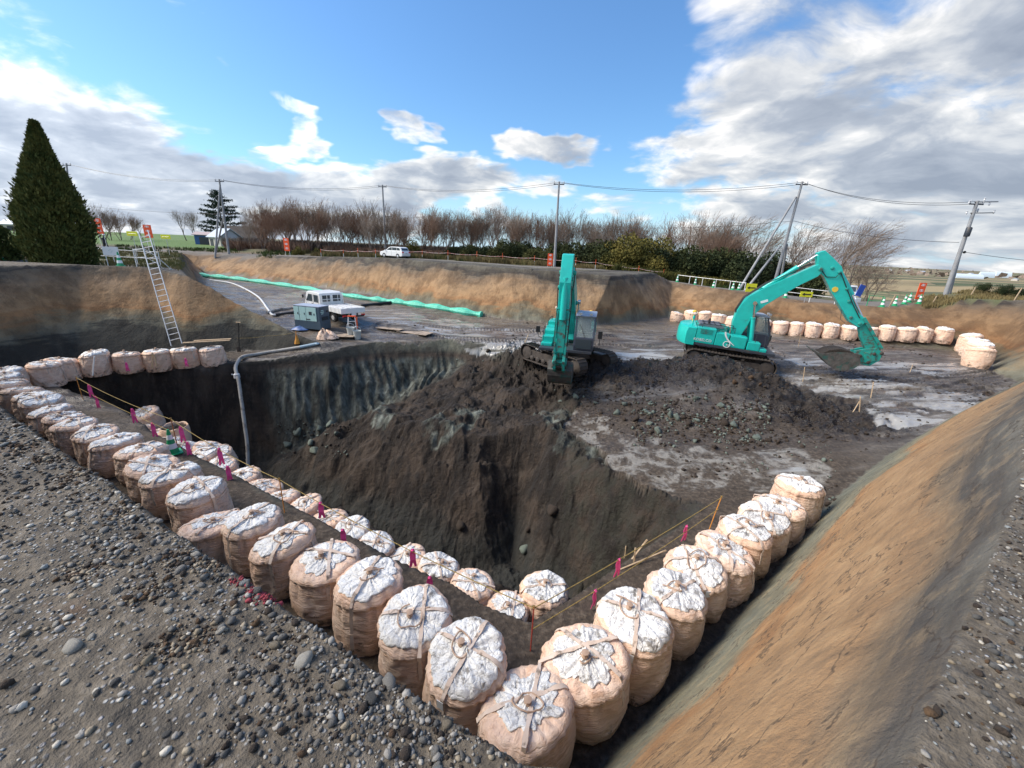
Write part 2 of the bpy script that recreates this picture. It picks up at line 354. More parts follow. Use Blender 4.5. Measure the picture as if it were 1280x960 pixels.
# relief by zone
rough = fbm(GX, GY, .6, 6, 11, .55)
H += np.where(top & near, .05*rough+.012*fbm(GX, GY, 9, 3, 31), 0)
mud = in_exc & ~in_pit
# tyre and track ruts in the mud floor, running roughly across the view
t1 = fbm(GX*.22+GY*.06, GY*1.6-GX*.35, 1., 4, 51, .55); rr = fbm(GX, GY, 2.2, 4, 61)
mudn = .13*t1+.04*rr+.06*rough
H += np.where(mud, mudn*np.where(GY > 10.5, 1., .35), 0)
tk = 0.
for off_ in (0., 2.1, 5.0, 7.4):   # crawler tracks across the wet floor
    for s_ in (-1.15, 1.15):
        dd = segdist(GX+.25*fbm(GX, GY, .25, 2, 61), GY, [(13, 21.5-off_*.6), (20, 19.2-off_*.45), (27, 20.5-off_*.1)] if off_ < 6 else [(-8, 27), (4, 26.2), (14, 25.5)])-s_
        dd = np.abs(dd-.0); tk = tk+np.where(np.abs(dd) < .33, -.06+.03*np.sin((GX+GY*.2)*28), np.where(np.abs(dd) < .5, .045, 0))
H += np.where(mud & (GY > 13), tk, 0)
w1, w2, wv = worley(GX+.5*fbm(GX, GY, .8, 3, 301), GY+.5*fbm(GX, GY, .8, 3, 303), .55, 5); v1, v2, vv = worley(GX+.2*fbm(GX, GY, 2, 2, 305), GY, 1.9, 9)
u1, u2, uv = worley(GX+.15*fbm(GX, GY, 3, 2, 307), GY, 4.2, 19)
pilem = sm(segdist(GX, GY, PILES+[(13.6, 15.5)]), 3.2, 1.0)*sm(GY-.0, 12.5, 14.5)
clod = fbm(GX, GY, 2.6, 5, 71, .62)
H += np.where(in_exc | in_pit, pilem*(.12*(vv-.5)*2*sm(v2-v1, 0, .3)+.08*(uv-.5)*2*sm(u2-u1, 0, .25)+.30*clod+.12*fbm(GX, GY, 5, 4, 77, .6)), 0)
# pit faces: ribs and slabs, loose bottom
ribs = fbm(GX*1.0+GY*.1, GY*.25, 2.0, 4, 81, .55)
facet = .55*(wv-.5)*sm(w2-w1, 0, .35)+.26*(vv-.5)*sm(v2-v1, 0, .3)+.10*(uv-.5)*sm(u2-u1, 0, .3)
gw0 = sm(segdist(GX, GY, [(-11.2, 20.7), (-8.0, 22.4), (-4.8, 24.5)]), 2.6, 1.5)
pe = sm(np.minimum(segdist(GX, GY, SHELF), segdist(GX, GY, PW_RIM[:11])*.7), .05, .8)
H += np.where(in_pit, pe*((1-.75*gw0)*(facet+.22*fbm(GX, GY, .55, 6, 91, .58, True))+.05*ribs+.05*fbm(GX, GY, 4, 4, 93, .6))+.03*fbm(GX, GY, 2.5, 4, 94), 0)
ledge = (H*.55+.35*fbm(GX, GY, .35, 3, 311)) % 1; H += np.where(in_pit & (H < -4.9) & (H > -9.4), (1-gw0)*pe*.30*(sm(ledge, .0, .85)-ledge), 0)
gwall = sm(segdist(GX, GY, [(-11.2, 20.7), (-8.0, 22.4), (-4.8, 24.5)]), 2.3, 1.2)*in_pit
st = np.abs(((GX*.93+GY*.25)*1.9+1.9*fbm(GX, GY, .5, 3, 95)) % 1-.5)*2*(1+.5*fbm(GX, GY, .8, 2, 96))
H += gwall*pe*(.34*st-.17)
# banks: shallow digging marks
bk = fbm(GX+GY*.3, GY*.4, 1.6, 4, 101, .5)
nearslope = sm(d_rimR, 4.5, 2.0)*(GY < 16)
along = GX*.79+GY*.61; acr = GX*.61-GY*.79
H += np.where(slope_z, np.where(nearslope > .1, .020*fbm(along*.5, acr*3, 1.5, 4, 111)+.014*fbm(along*2, acr*2, 2, 4, 113, .6), .08*bk+.13*fbm(GX, GY, .9, 6, 107, .62)), 0)
H += np.where(slope_z, -.07*sm(-H0, .25, .6)*sm(-H0, 1.2, .7), 0)
# crumbly lip on the near rims
lip = np.exp(-(np.minimum(d_rimL, d_rimR)/.22)**2)
H += np.where(GY < 9, lip*(.05*fbm(GX, GY, 3.5, 4, 121, .6)-.01), 0)
rr_ = (d_rimR < 2.4) & top & (GX > .9)
H += np.where(rr_, .10*fbm(GX, GY, 2.4, 4, 123, .6)*sm(d_rimR, 0, .5), 0)
# heap of spoil at the foot between the two banks and grassy mounds beyond
H += np.where(top, .9*np.exp(-(((GX-36)/4.5)**2+((GY-33.2)/2.0)**2)), 0)
H += np.where(top, .7*np.exp(-(((GX+34)/9)**2+((GY-62)/2.5)**2)), 0)
H += np.where(top & (GY > 80), 6*np.exp(-((GY-2500)/900)**2)*(1+.3*fbm(GX, GY, .002, 3, 131)), 0)
def ground(x, y):
    """surface height by bilinear lookup"""
    i = int(np.clip(np.searchsorted(gx, x)-1, 0, len(gx)-2)); j = int(np.clip(np.searchsorted(gy, y)-1, 0, len(gy)-2))
    u = (x-gx[i])/(gx[i+1]-gx[i]); v = (y-gy[j])/(gy[j+1]-gy[j])
    return float((H[j, i]*(1-u)+H[j, i+1]*u)*(1-v)+(H[j+1, i]*(1-u)+H[j+1, i+1]*u)*v)
def hit(px, py, zoff=0.):
    """where a sight line meets the terrain"""
    d = ray(px, py); d = d/np.linalg.norm(d); t = 1.0; p = np.array([0, 0, CZ])
    while t < 4000:
        q = p+d*t
        if q[2] < ground(q[0], q[1])+zoff: return np.array([q[0], q[1], ground(q[0], q[1])])
        t += .04+t*.003
    return q
# colour weights carried by the surface: what the soil itself is
def px_poly(pts, z): return [tuple(P(x, y, z)[:2]) for x, y in pts]
def soft(m, f=1.): return m.astype(float)
A = np.zeros(GX.shape+(4,), np.float32); B = np.zeros(GX.shape+(4,), np.float32)
wb = fbm(GX, GY, .8, 4, 141)*.5
A[..., 0] = top & (GY < 30) & (np.abs(GX) < 40)                                       # gravel
A[..., 1] = mud
grassy = top & (GY > 30)
roadd = segdist(GX, GY, [(-60, 57), (-30, 54.5), (-12, 50), (0, 44), (8, 42), (14, 46), (19, 42), (24, 36.5), (29, 33.5), (34, 37), (60, 52)])
A[..., 2] = np.clip(grassy*sm(roadd+wb*2, 2.2, 4.2)*np.where((GX < 28) & (GX > -30), sm(segdist(GX, GY, FB_RIM)+wb*3, 3.5, 6.5), 1)+(top & (GX > 31) & (GY > 28)), 0, 1)*(near | (GY > 0))
A[..., 3] = grassy*sm(roadd+wb, 2.6, 1.6)
pat = np.zeros(GX.shape)
for q in (px_poly([(455, 517), (478, 511), (502, 521), (480, 527)], -6.0), px_poly([(522, 531), (560, 519), (607, 523), (590, 537), (555, 545)], -5.9), px_poly([(670, 505), (740, 520), (800, 548), (880, 562), (930, 590), (900, 625), (840, 625), (790, 595), (720, 560), (680, 535)], -5.1), px_poly([(900, 560), (1000, 560), (1040, 590), (1030, 620), (940, 615)], -4.6)):
    pat = np.maximum(pat, inpoly(GX+wb, GY+wb, q)*sm(fbm(GX, GY, 2.5, 4, 151, .6), -.25, .1))
B[..., 0] = np.maximum(gwall*.92, pat)
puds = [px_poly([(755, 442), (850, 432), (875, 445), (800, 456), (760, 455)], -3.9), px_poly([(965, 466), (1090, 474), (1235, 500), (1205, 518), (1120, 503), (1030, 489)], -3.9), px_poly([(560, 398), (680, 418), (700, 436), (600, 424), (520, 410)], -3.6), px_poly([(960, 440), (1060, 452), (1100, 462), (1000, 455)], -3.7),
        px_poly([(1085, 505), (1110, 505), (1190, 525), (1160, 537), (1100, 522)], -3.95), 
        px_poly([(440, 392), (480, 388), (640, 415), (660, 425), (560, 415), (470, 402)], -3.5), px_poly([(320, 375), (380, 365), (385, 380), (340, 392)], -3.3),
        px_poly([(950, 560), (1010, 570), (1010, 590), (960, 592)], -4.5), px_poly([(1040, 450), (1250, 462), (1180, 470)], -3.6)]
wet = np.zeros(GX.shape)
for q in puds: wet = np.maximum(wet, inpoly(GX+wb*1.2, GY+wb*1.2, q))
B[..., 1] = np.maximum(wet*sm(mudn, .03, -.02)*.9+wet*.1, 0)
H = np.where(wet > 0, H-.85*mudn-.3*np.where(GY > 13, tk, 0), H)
B[..., 2] = np.clip(nearslope, 0, 1)
B[..., 3] = np.clip(pilem+in_pit*.0, 0, 1)
zone = np.where(top & (GY < 30) & (np.abs(GX) < 40), 0, np.where(in_pit, 3, np.where(mud, 2, np.where(slope_z, 1, 4))))
zone = np.where((zone == 4) & (roadd < 2.2) & near, 5, zone)
ny, nx = GX.shape
vid = np.arange(ny*nx).reshape(ny, nx)
FQ = np.stack([vid[:-1, :-1], vid[:-1, 1:], vid[1:, 1:], vid[1:, :-1]], -1).reshape(-1, 4); ZF = zone[:-1, :-1].ravel()
VV = np.stack([GX, GY, H], -1).reshape(-1, 3)
# true normals of the whole sheet, so the pieces meet without seams
dzx = np.gradient(H, gx, axis=1); dzy = np.gradient(H, gy, axis=0)
def material(name):
    m = D.materials.new(name); m.use_nodes = True; q = NT(m.node_tree); q.n.clear()
    b = q.new('ShaderNodeBsdfPrincipled'); o = q.new('ShaderNodeOutputMaterial'); q.l.new(b.outputs[0], o.inputs[0])
    return m, q, b
def ground_mat():
    m, q, b = material('soil')
    geo = q.new('ShaderNodeNewGeometry'); pos = geo.outputs['Position']
    a1 = q.new('ShaderNodeAttribute', attribute_name='zone_a'); a2 = q.new('ShaderNodeAttribute', attribute_name='zone_b')
    s1 = q.new('ShaderNodeSeparateColor'); q.l.new(a1.outputs['Color'], s1.inputs[0]); s2 = q.new('ShaderNodeSeparateColor'); q.l.new(a2.outputs['Color'], s2.inputs[0])
    gravel, mudw, grass = s1.outputs; road = a1.outputs['Alpha']; clay, wetp, sandy = s2.outputs; loose = a2.outputs['Alpha']
    sx = q.new('ShaderNodeSeparateXYZ'); q.l.new(pos, sx.inputs[0]); x, y, z = sx.outputs
    n_lo = q.noise(pos, .35, 4, .55); n_md = q.noise(pos, 1.7, 6, .6); n_hi = q.noise(pos, 9, 6, .65); n_vh = q.noise(pos, 45, 4, .6)
    # layers of the cut banks by level
    st = q.vec('MULTIPLY', pos, (.35, .35, 3.2)); n_st = q.noise(st, 1.3, 7, .6, .6)
    lev = q.math('ADD', z, q.math('MULTIPLY', q.math('SUBTRACT', n_lo, .5), 2.2)); lev = q.math('ADD', lev, q.math('MULTIPLY', q.math('SUBTRACT', n_st, .5), 1.1))
    lv = q.mr(lev, -5., .5, 0, 1, smooth=False)
    strata = q.ramp(lv, [(.0, (.055, .050, .042)), (.12, (.10, .098, .078)), (.22, (.14, .142, .11)), (.36, (.17, .16, .115)), (.44, (.23, .165, .09)), (.48, (.31, .165, .072)), (.55, (.36, .22, .11)), (.66, (.32, .205, .11)), (.77, (.24, .16, .095)), (.84, (.17, .13, .09)), (.89, (.05, .042, .036)), (.95, (.10, .088, .066)), (1, (.13, .12, .095))])
    sand_r = q.ramp(lv, [(.0, (.10, .10, .08)), (.10, (.165, .17, .13)), (.22, (.18, .18, .13)), (.32, (.23, .205, .13)), (.37, (.36, .19, .08)), (.43, (.38, .225, .105)), (.58, (.39, .24, .12)), (.70, (.33, .20, .10)), (.79, (.22, .16, .10)), (.86, (.085, .075, .065)), (.93, (.13, .12, .10)), (1, (.17, .16, .135))])
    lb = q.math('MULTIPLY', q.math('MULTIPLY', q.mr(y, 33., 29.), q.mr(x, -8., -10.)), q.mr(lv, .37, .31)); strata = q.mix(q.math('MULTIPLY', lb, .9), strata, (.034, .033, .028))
    rw = q.math('MULTIPLY', q.mr(x, 14., 20.), q.mr(y, 20., 24.)); strata = q.mix(q.math('MULTIPLY', rw, .55), strata, q.mix(1., strata, (.45, .40, .36), 'MULTIPLY'))  # shade of the far right bank painted in by darkening its layers
    strata = q.mix(sandy, strata, sand_r)
    # downhill scratches of the bucket
    rot = q.new('ShaderNodeMapping'); q.l.new(pos, rot.inputs[0]); rot.inputs['Rotation'].default_value = (0, 0, math.radians(-37)); rot.inputs['Scale'].default_value = (.35, 2.2, 2.2)
    scr = q.noise(rot.outputs[0], 2.0, 8, .68)
    strata = q.mix(q.math('MULTIPLY', q.mr(scr, .48, .66), q.math('MULTIPLY', sandy, .32)), strata, (.09, .075, .055))
    strata = q.mix(q.math('MULTIPLY', q.mr(scr, .5, .36), q.math('MULTIPLY', sandy, .22)), strata, (.50, .36, .20))
    crk = q.mr(q.math('ABSOLUTE', q.math('SUBTRACT', q.noise(rot.outputs[0], .55, 5, .6), .5)), .0, .012, 1, 0)
    strata = q.mix(q.math('MULTIPLY', crk, q.math('MULTIPLY', sandy, .75)), strata, (.05, .035, .025))
    strata = q.mix(q.math('MULTIPLY', q.math('SUBTRACT', 1., q.math('MULTIPLY', sandy, .6)), q.mr(q.noise(q.vec('MULTIPLY', pos, (1, 1, .5)), .8, 8, .7), .44, .6, 0, .75)), strata, q.mix(1., strata, (.50, .46, .42), 'MULTIPLY'))
    strata = q.mix(q.math('MULTIPLY', q.math('SUBTRACT', 1., q.math('MULTIPLY', sandy, .5)), q.mr(n_md, .35, .7, 0, .45)), strata, q.mix(1., strata, (.55, .52, .5), 'MULTIPLY'))
    # gravelly top
    gcol = q.ramp(n_hi, [(.25, (.050, .041, .031)), (.5, (.112, .092, .068)), (.75, (.21, .178, .138))])
    gcol = q.mix(q.mr(n_md, .56, .68, 0, .75), gcol, (.052, .044, .035))
    gcol = q.mix(q.mr(q.noise(pos, 1.1, 5, .6, .3), .64, .72, 0, .7), gcol, (.11, .058, .028))
    vor = q.new('ShaderNodeTexVoronoi', feature='F1'); q.l.new(pos, vor.inputs['Vector']); vor.inputs['Scale'].default_value = 32; vor.inputs['Randomness'].default_value = 1
    peb = q.math('MULTIPLY', q.mr(vor.outputs['Distance'], .34, .16), q.mr(q.noise(pos, 3., 3), .42, .62))
    pcol = q.mix(.75, vor.outputs['Color'], (.5, .5, .5)); hs = q.new('ShaderNodeHueSaturation'); q.l.new(pcol, hs.inputs['Color']); hs.inputs['Saturation'].default_value = .12; hs.inputs['Value'].default_value = .6
    gcol = q.mix(peb, gcol, hs.outputs[0])
    # mud floor
    mcol = q.ramp(q.noise(q.vec('MULTIPLY', pos, (.35, 1.4, 1.)), 1.6, 8, .66), [(.30, (.028, .023, .020)), (.42, (.065, .054, .046)), (.52, (.10, .084, .068)), (.62, (.17, .15, .13)), (.75, (.30, .285, .27))])
    brn = q.mr(q.noise(pos, .5, 4, .6), .5, .66); mcol = q.mix(q.math('MULTIPLY', brn, .55), mcol, (.10, .062, .036))
    fary = q.mr(y, 27., 31.); mcol = q.mix(q.math('MULTIPLY', fary, q.mr(n_md, .3, .6, .2, .8)), mcol, (.17, .135, .095))
    # shelf and dug pit: dark brown earth with grey bands
    low = q.mr(z, -4.2, -4.42)
    shelfc = q.ramp(n_hi, [(.3, (.024, .018, .013)), (.52, (.065, .048, .034)), (.72, (.14, .11, .082))])
    nshelf = q.math('MULTIPLY', q.mr(y, 13., 10.), mudw)
    mcol = q.mix(q.math('MAXIMUM', nshelf, low), mcol, shelfc)
    slab = q.mr(q.noise(q.vec('MULTIPLY', pos, (1.1, .5, .35)), .9, 7, .62, .4), .42, .62)
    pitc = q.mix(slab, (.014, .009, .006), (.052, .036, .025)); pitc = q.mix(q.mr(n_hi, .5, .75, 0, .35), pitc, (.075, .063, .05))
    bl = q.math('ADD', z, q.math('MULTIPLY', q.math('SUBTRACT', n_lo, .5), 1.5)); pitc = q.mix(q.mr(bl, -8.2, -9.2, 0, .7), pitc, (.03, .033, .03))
    gcl = q.ramp(q.noise(q.vec('MULTIPLY', pos, (1.7, 1.3, .16)), 1.4, 6, .62), [(.36, (.025, .028, .024)), (.5, (.09, .10, .085)), (.66, (.22, .24, .21))])
    pitc = q.mix(q.math('MULTIPLY', clay, q.math('MULTIPLY', q.mr(z, -4.7, -5.1), .95)), pitc, gcl)
    scp = q.noise(q.vec('MULTIPLY', pos, (2.6, 2.6, .3)), 1., 7, .65, .3); pitc = q.mix(q.mr(scp, .52, .66, 0, .7), pitc, (.010, .008, .007)); pitc = q.mix(q.mr(scp, .44, .34, 0, .5), pitc, (.075, .058, .044))
    rx = q.math('MULTIPLY', q.mr(x, 1.2, 2.6), q.mr(n_md, .4, .6, .1, .7)); pitc = q.mix(rx, pitc, (.034, .033, .023))
    loosec = q.ramp(n_hi, [(.3, (.008, .0055, .004)), (.5, (.021, .0145, .010)), (.72, (.050, .034, .023))])
    mcol = q.mix(q.math('MULTIPLY', q.mr(q.noise(q.vec('MULTIPLY', pos, (.22, 1.1, 1.)), 1.3, 6, .62), .55, .63), q.math('MULTIPLY', q.mr(y, 13., 18.), .6)), mcol, (.20, .19, .175))
    notmud = q.math('SUBTRACT', 1., mudw)
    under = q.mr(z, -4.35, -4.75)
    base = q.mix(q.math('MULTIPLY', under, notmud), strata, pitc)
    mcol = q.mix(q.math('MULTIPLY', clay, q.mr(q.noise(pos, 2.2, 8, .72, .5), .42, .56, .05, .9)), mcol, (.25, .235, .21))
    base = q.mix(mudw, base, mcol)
    base = q.mix(q.math('MULTIPLY', loose, q.mr(n_md, .25, .45, .6, 1)), base, loosec)
    base = q.mix(gravel, base, gcol)
    rdc = q.mix(n_md, (.12, .105, .09), (.22, .20, .175)); base = q.mix(road, base, rdc)
    # vegetation of the surroundings, and the plain
    gr1 = q.ramp(q.noise(pos, .22, 6, .65), [(.35, (.075, .060, .036)), (.5, (.12, .105, .052)), (.62, (.085, .10, .035)), (.75, (.17, .14, .075))])
    pv = q.new('ShaderNodeTexVoronoi', feature='F1', distance='CHEBYCHEV'); mp = q.new('ShaderNodeMapping'); q.l.new(pos, mp.inputs[0]); mp.inputs['Scale'].default_value = (.0045, .011, 0); mp.inputs['Rotation'].default_value = (0, 0, .3); q.l.new(mp.outputs[0], pv.inputs['Vector']); pv.inputs['Scale'].default_value = 1
    sc_ = q.new('ShaderNodeSeparateColor'); q.l.new(pv.outputs['Color'], sc_.inputs[0])
    fld = q.ramp(sc_.outputs[0], [(0, (.24, .19, .10)), (.3, (.12, .13, .055)), (.5, (.30, .235, .125)), (.7, (.075, .095, .04)), (.85, (.20, .155, .09))], 'CONSTANT')
    fld = q.mix(q.mr(q.noise(q.vec('MULTIPLY', pos, (.01, .035, 0)), 1., 4), .52, .62, 0, .8), fld, (.06, .055, .045))
    gf = q.mix(q.mr(y, 85., 120.), gr1, fld)
    lg = q.math('MULTIPLY', q.mr(q.math('ADD', x, q.math('MULTIPLY', y, .66)), 2., -4.), q.mr(y, 62., 68.)); gf = q.mix(q.math('MULTIPLY', lg, .9), gf, (.085, .16, .030))
    dry = q.math('MULTIPLY', q.math('MULTIPLY', q.mr(y, 38., 46.), q.mr(y, 800., 420.)), q.mr(x, 30., 38.)); gf = q.mix(q.math('MULTIPLY', dry, q.mr(q.noise(q.vec('MULTIPLY', pos, (.004, .022, 0)), 1., 4), .46, .52)), gf, (.32, .245, .13))
    base = q.mix(grass, base, gf)
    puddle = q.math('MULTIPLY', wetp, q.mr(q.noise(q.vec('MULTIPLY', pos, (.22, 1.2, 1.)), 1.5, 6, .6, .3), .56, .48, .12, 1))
    base = q.mix(q.math('MULTIPLY', puddle, .85), base, (.34, .335, .325))  # milky slurry colour, lightened to paint in the bright sky reflection
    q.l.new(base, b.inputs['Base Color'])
    rg = q.math('SUBTRACT', .92, q.math('MULTIPLY', q.math('MULTIPLY', mudw, q.mr(y, 11., 15.)), q.mr(q.noise(q.vec('MULTIPLY', pos, (.3, 1., 1.)), 1.1, 5, .6), .38, .58, .15, .66)))
    rg = q.math('SUBTRACT', rg, q.math('MULTIPLY', puddle, .75), clamp=True); rg = q.math('MAXIMUM', rg, .07); q.l.new(rg, b.inputs['Roughness'])
    hgt = q.math('ADD', q.math('MULTIPLY', n_hi, .06), q.math('MULTIPLY', n_vh, .014)); hgt = q.math('ADD', hgt, q.math('MULTIPLY', n_md, .12))
    hgt = q.math('ADD', hgt, q.math('MULTIPLY', q.math('MULTIPLY', scr, sandy), .012))
    hgt = q.math('ADD', hgt, q.math('MULTIPLY', q.math('MULTIPLY', peb, gravel), .010))
    hgt = q.math('ADD', hgt, q.math('MULTIPLY', q.noise(pos, 3.6, 6, .7), q.math('MULTIPLY', loose, .2)))
    pitm = q.math('MULTIPLY', notmud, q.mr(z, -4.6, -5.)); hgt = q.math('ADD', hgt, q.math('MULTIPLY', pitm, q.math('ADD', q.math('MULTIPLY', scp, .30), q.math('MULTIPLY', q.noise(pos, 2.6, 7, .7), .30))))
    bp = q.new('ShaderNodeBump'); q.l.new(hgt, bp.inputs['Height']); bp.inputs['Distance'].default_value = 1.
    q.l.new(q.math('SUBTRACT', .85, q.math('MULTIPLY', puddle, .8)), bp.inputs['Strength']); q.l.new(bp.outputs[0], b.inputs['Normal'])
    return m
SOIL = ground_mat()
NRM = np.stack([-dzx, -dzy, np.ones_like(H)], -1); NRM /= np.linalg.norm(NRM, axis=-1, keepdims=True); NRM = NRM.reshape(-1, 3)
ZN = ['gravel_ground', 'cut_bank', 'mud_floor', 'pit', 'field', 'dirt_road']
ZL = {'gravel_ground': 'grey gravel and earth on top of the near banks', 'cut_bank': 'cut earth banks with brown, orange and grey layers round the dig', 'mud_floor': 'wet dark mud floor of the dig with ruts and puddles',
      'pit': 'deep dug pit of dark brown earth in the middle', 'field': 'grassy verge and farmland beyond the dig', 'dirt_road': 'grey dirt road along the far bank'}
GO = {}
fA, fB = A.reshape(-1, 4), B.reshape(-1, 4)
for zi, zn in enumerate(ZN):
    f = FQ[ZF == zi]; u, inv = np.unique(f, return_inverse=True); f = inv.reshape(-1, 4)
    me = npmesh(zn, VV[u], f, [SOIL], True)
    for nm, arr in (('zone_a', fA), ('zone_b', fB)):
        at = me.attributes.new(nm, 'FLOAT_COLOR', 'POINT'); at.data.foreach_set('color', arr[u].ravel().astype(np.float32))
    me.normals_split_custom_set_from_vertices(NRM[u].astype(float).tolist())
    GO[zn] = tag(link(zn, me), ZL[zn], kind='structure')
# ---------------------------------------------------------------- plain materials
def simple(name, col, rough=.6, metal=0., noise=None, nscale=6., bump=0., dirt=None, dscale=3., spec=.5, coat=0., dthr=(.5, .68)):
    m, q, b = material(name)
    tc_ = q.new('ShaderNodeTexCoord').outputs['Object']; c = col+(1,)
    n = q.noise(tc_, nscale, 5, .6)
    if noise: c = q.mix(q.mr(n, .3, .7), col, noise)
    if dirt: c = q.mix(q.mr(q.noise(tc_, dscale, 6, .68), dthr[0], dthr[1]), c, dirt)
    q.put(b.inputs['Base Color'], c); b.inputs['Metallic'].default_value = metal; b.inputs['Specular IOR Level'].default_value = spec
    q.put(b.inputs['Roughness'], q.mr(n, .3, .7, rough*.85, min(1, rough*1.15)))
    if coat: b.inputs['Coat Weight'].default_value = coat; b.inputs['Coat Roughness'].default_value = .15
    if bump:
        bp = q.new('ShaderNodeBump'); q.l.new(q.noise(tc_, nscale*3, 5, .65), bp.inputs['Height']); bp.inputs['Distance'].default_value = bump; q.l.new(bp.outputs[0], b.inputs['Normal'])
    return m
def bag_fabric():
    m, q, b = material('bag_fabric'); tc_ = q.new('ShaderNodeTexCoord').outputs['Object']
    oi = q.new('ShaderNodeObjectInfo').outputs['Random']
    off = q.vec('ADD', tc_, q.vec('SCALE', (3.1, 7.7, 1.3), oi))
    wr = q.noise(q.vec('MULTIPLY', off, (1.3, 1.3, 9.)), 3.2, 7, .66, .5); n = q.noise(off, 2.2, 5, .6)
    c = q.mix(q.mr(n, .3, .7), (.86, .59, .44), (.90, .70, .56))
    c = q.mix(q.mr(oi, 0, 1, 0, .35, False), c, (.66, .43, .28))
    c = q.mix(q.mr(wr, .50, .64, 0, .6), c, (.60, .35, .22))  # shading of the wrinkle creases painted into the fabric colour
    sx = q.new('ShaderNodeSeparateXYZ'); q.l.new(tc_, sx.inputs[0])
    dn = q.noise(off, 5., 7, .72); low = q.mr(sx.outputs[2], .5, .0, .0, .16)
    c = q.mix(q.mr(q.math('ADD', dn, low), .62, .74, 0, .8), c, (.10, .07, .05))
    q.l.new(c, b.inputs['Base Color']); b.inputs['Roughness'].default_value = .55; b.inputs['Specular IOR Level'].default_value = .35
    h = q.math('ADD', q.math('MULTIPLY', wr, .060), q.math('MULTIPLY', q.noise(off, 12, 5, .6), .012))
    bp = q.new('ShaderNodeBump'); q.l.new(h, bp.inputs['Height']); bp.inputs['Distance'].default_value = 1.; bp.inputs['Strength'].default_value = 1; q.l.new(bp.outputs[0], b.inputs['Normal'])
    return m
def bag_cover():
    m, q, b = material('bag_cover'); tc_ = q.new('ShaderNodeTexCoord').outputs['Object']
    oi = q.new('ShaderNodeObjectInfo').outputs['Random']; off = q.vec('ADD', tc_, q.vec('SCALE', (5.1, 2.7, 1.3), oi))
    cr_ = q.noise(off, 6., 8, .72, .9); c = q.mix(q.mr(q.noise(off, 3., 5, .6), .35, .65), (.76, .75, .73), (.90, .89, .86))
    d = q.math('ADD', q.noise(off, 4.2, 8, .74), q.math('MULTIPLY', q.math('SUBTRACT', oi, .5), .09))
    c = q.mix(q.mr(d, .56, .66, 0, .85), c, (.15, .125, .10)); c = q.mix(q.mr(q.math('ABSOLUTE', q.math('SUBTRACT', cr_, .5)), .0, .03, .45, 0), c, (.22, .21, .2))
    q.l.new(c, b.inputs['Base Color']); b.inputs['Roughness'].default_value = .42; b.inputs['Metallic'].default_value = 0; b.inputs['Specular IOR Level'].default_value = .6
    vo = q.new('ShaderNodeTexVoronoi', feature='DISTANCE_TO_EDGE'); q.l.new(q.vec('ADD', off, q.vec('SCALE', q.noise(off, 4, 3, .5, 0, 1), .25)), vo.inputs['Vector']); vo.inputs['Scale'].default_value = 7
    h = q.math('ADD', q.math('MULTIPLY', cr_, .035), q.math('MULTIPLY', q.math('MINIMUM', vo.outputs[0], .12), .07))
    bp = q.new('ShaderNodeBump'); q.l.new(h, bp.inputs['Height']); bp.inputs['Distance'].default_value = 1.; q.l.new(bp.outputs[0], b.inputs['Normal'])
    return m
M_FAB = bag_fabric(); M_COV = bag_cover()
M_STRAP = simple('bag_strap', (.68, .56, .47), .6, dirt=(.2, .15, .11), dscale=9, noise=(.60, .46, .36)); M_CORD = simple('tie_cord', (.42, .29, .21), .7)
M_TAG = simple('white_tag', (.75, .76, .78), .5); M_DARKSOIL = simple('dark_soil', (.018, .014, .011), .95, noise=(.05, .037, .028), nscale=18, bump=.05)
def rnoise(th, v, sc, s, oc=3):
    """noise periodic in angle"""
    return fbm(np.cos(th)*sc+50, np.sin(th)*sc+v*1.0+50, 1., oc, s, .55)
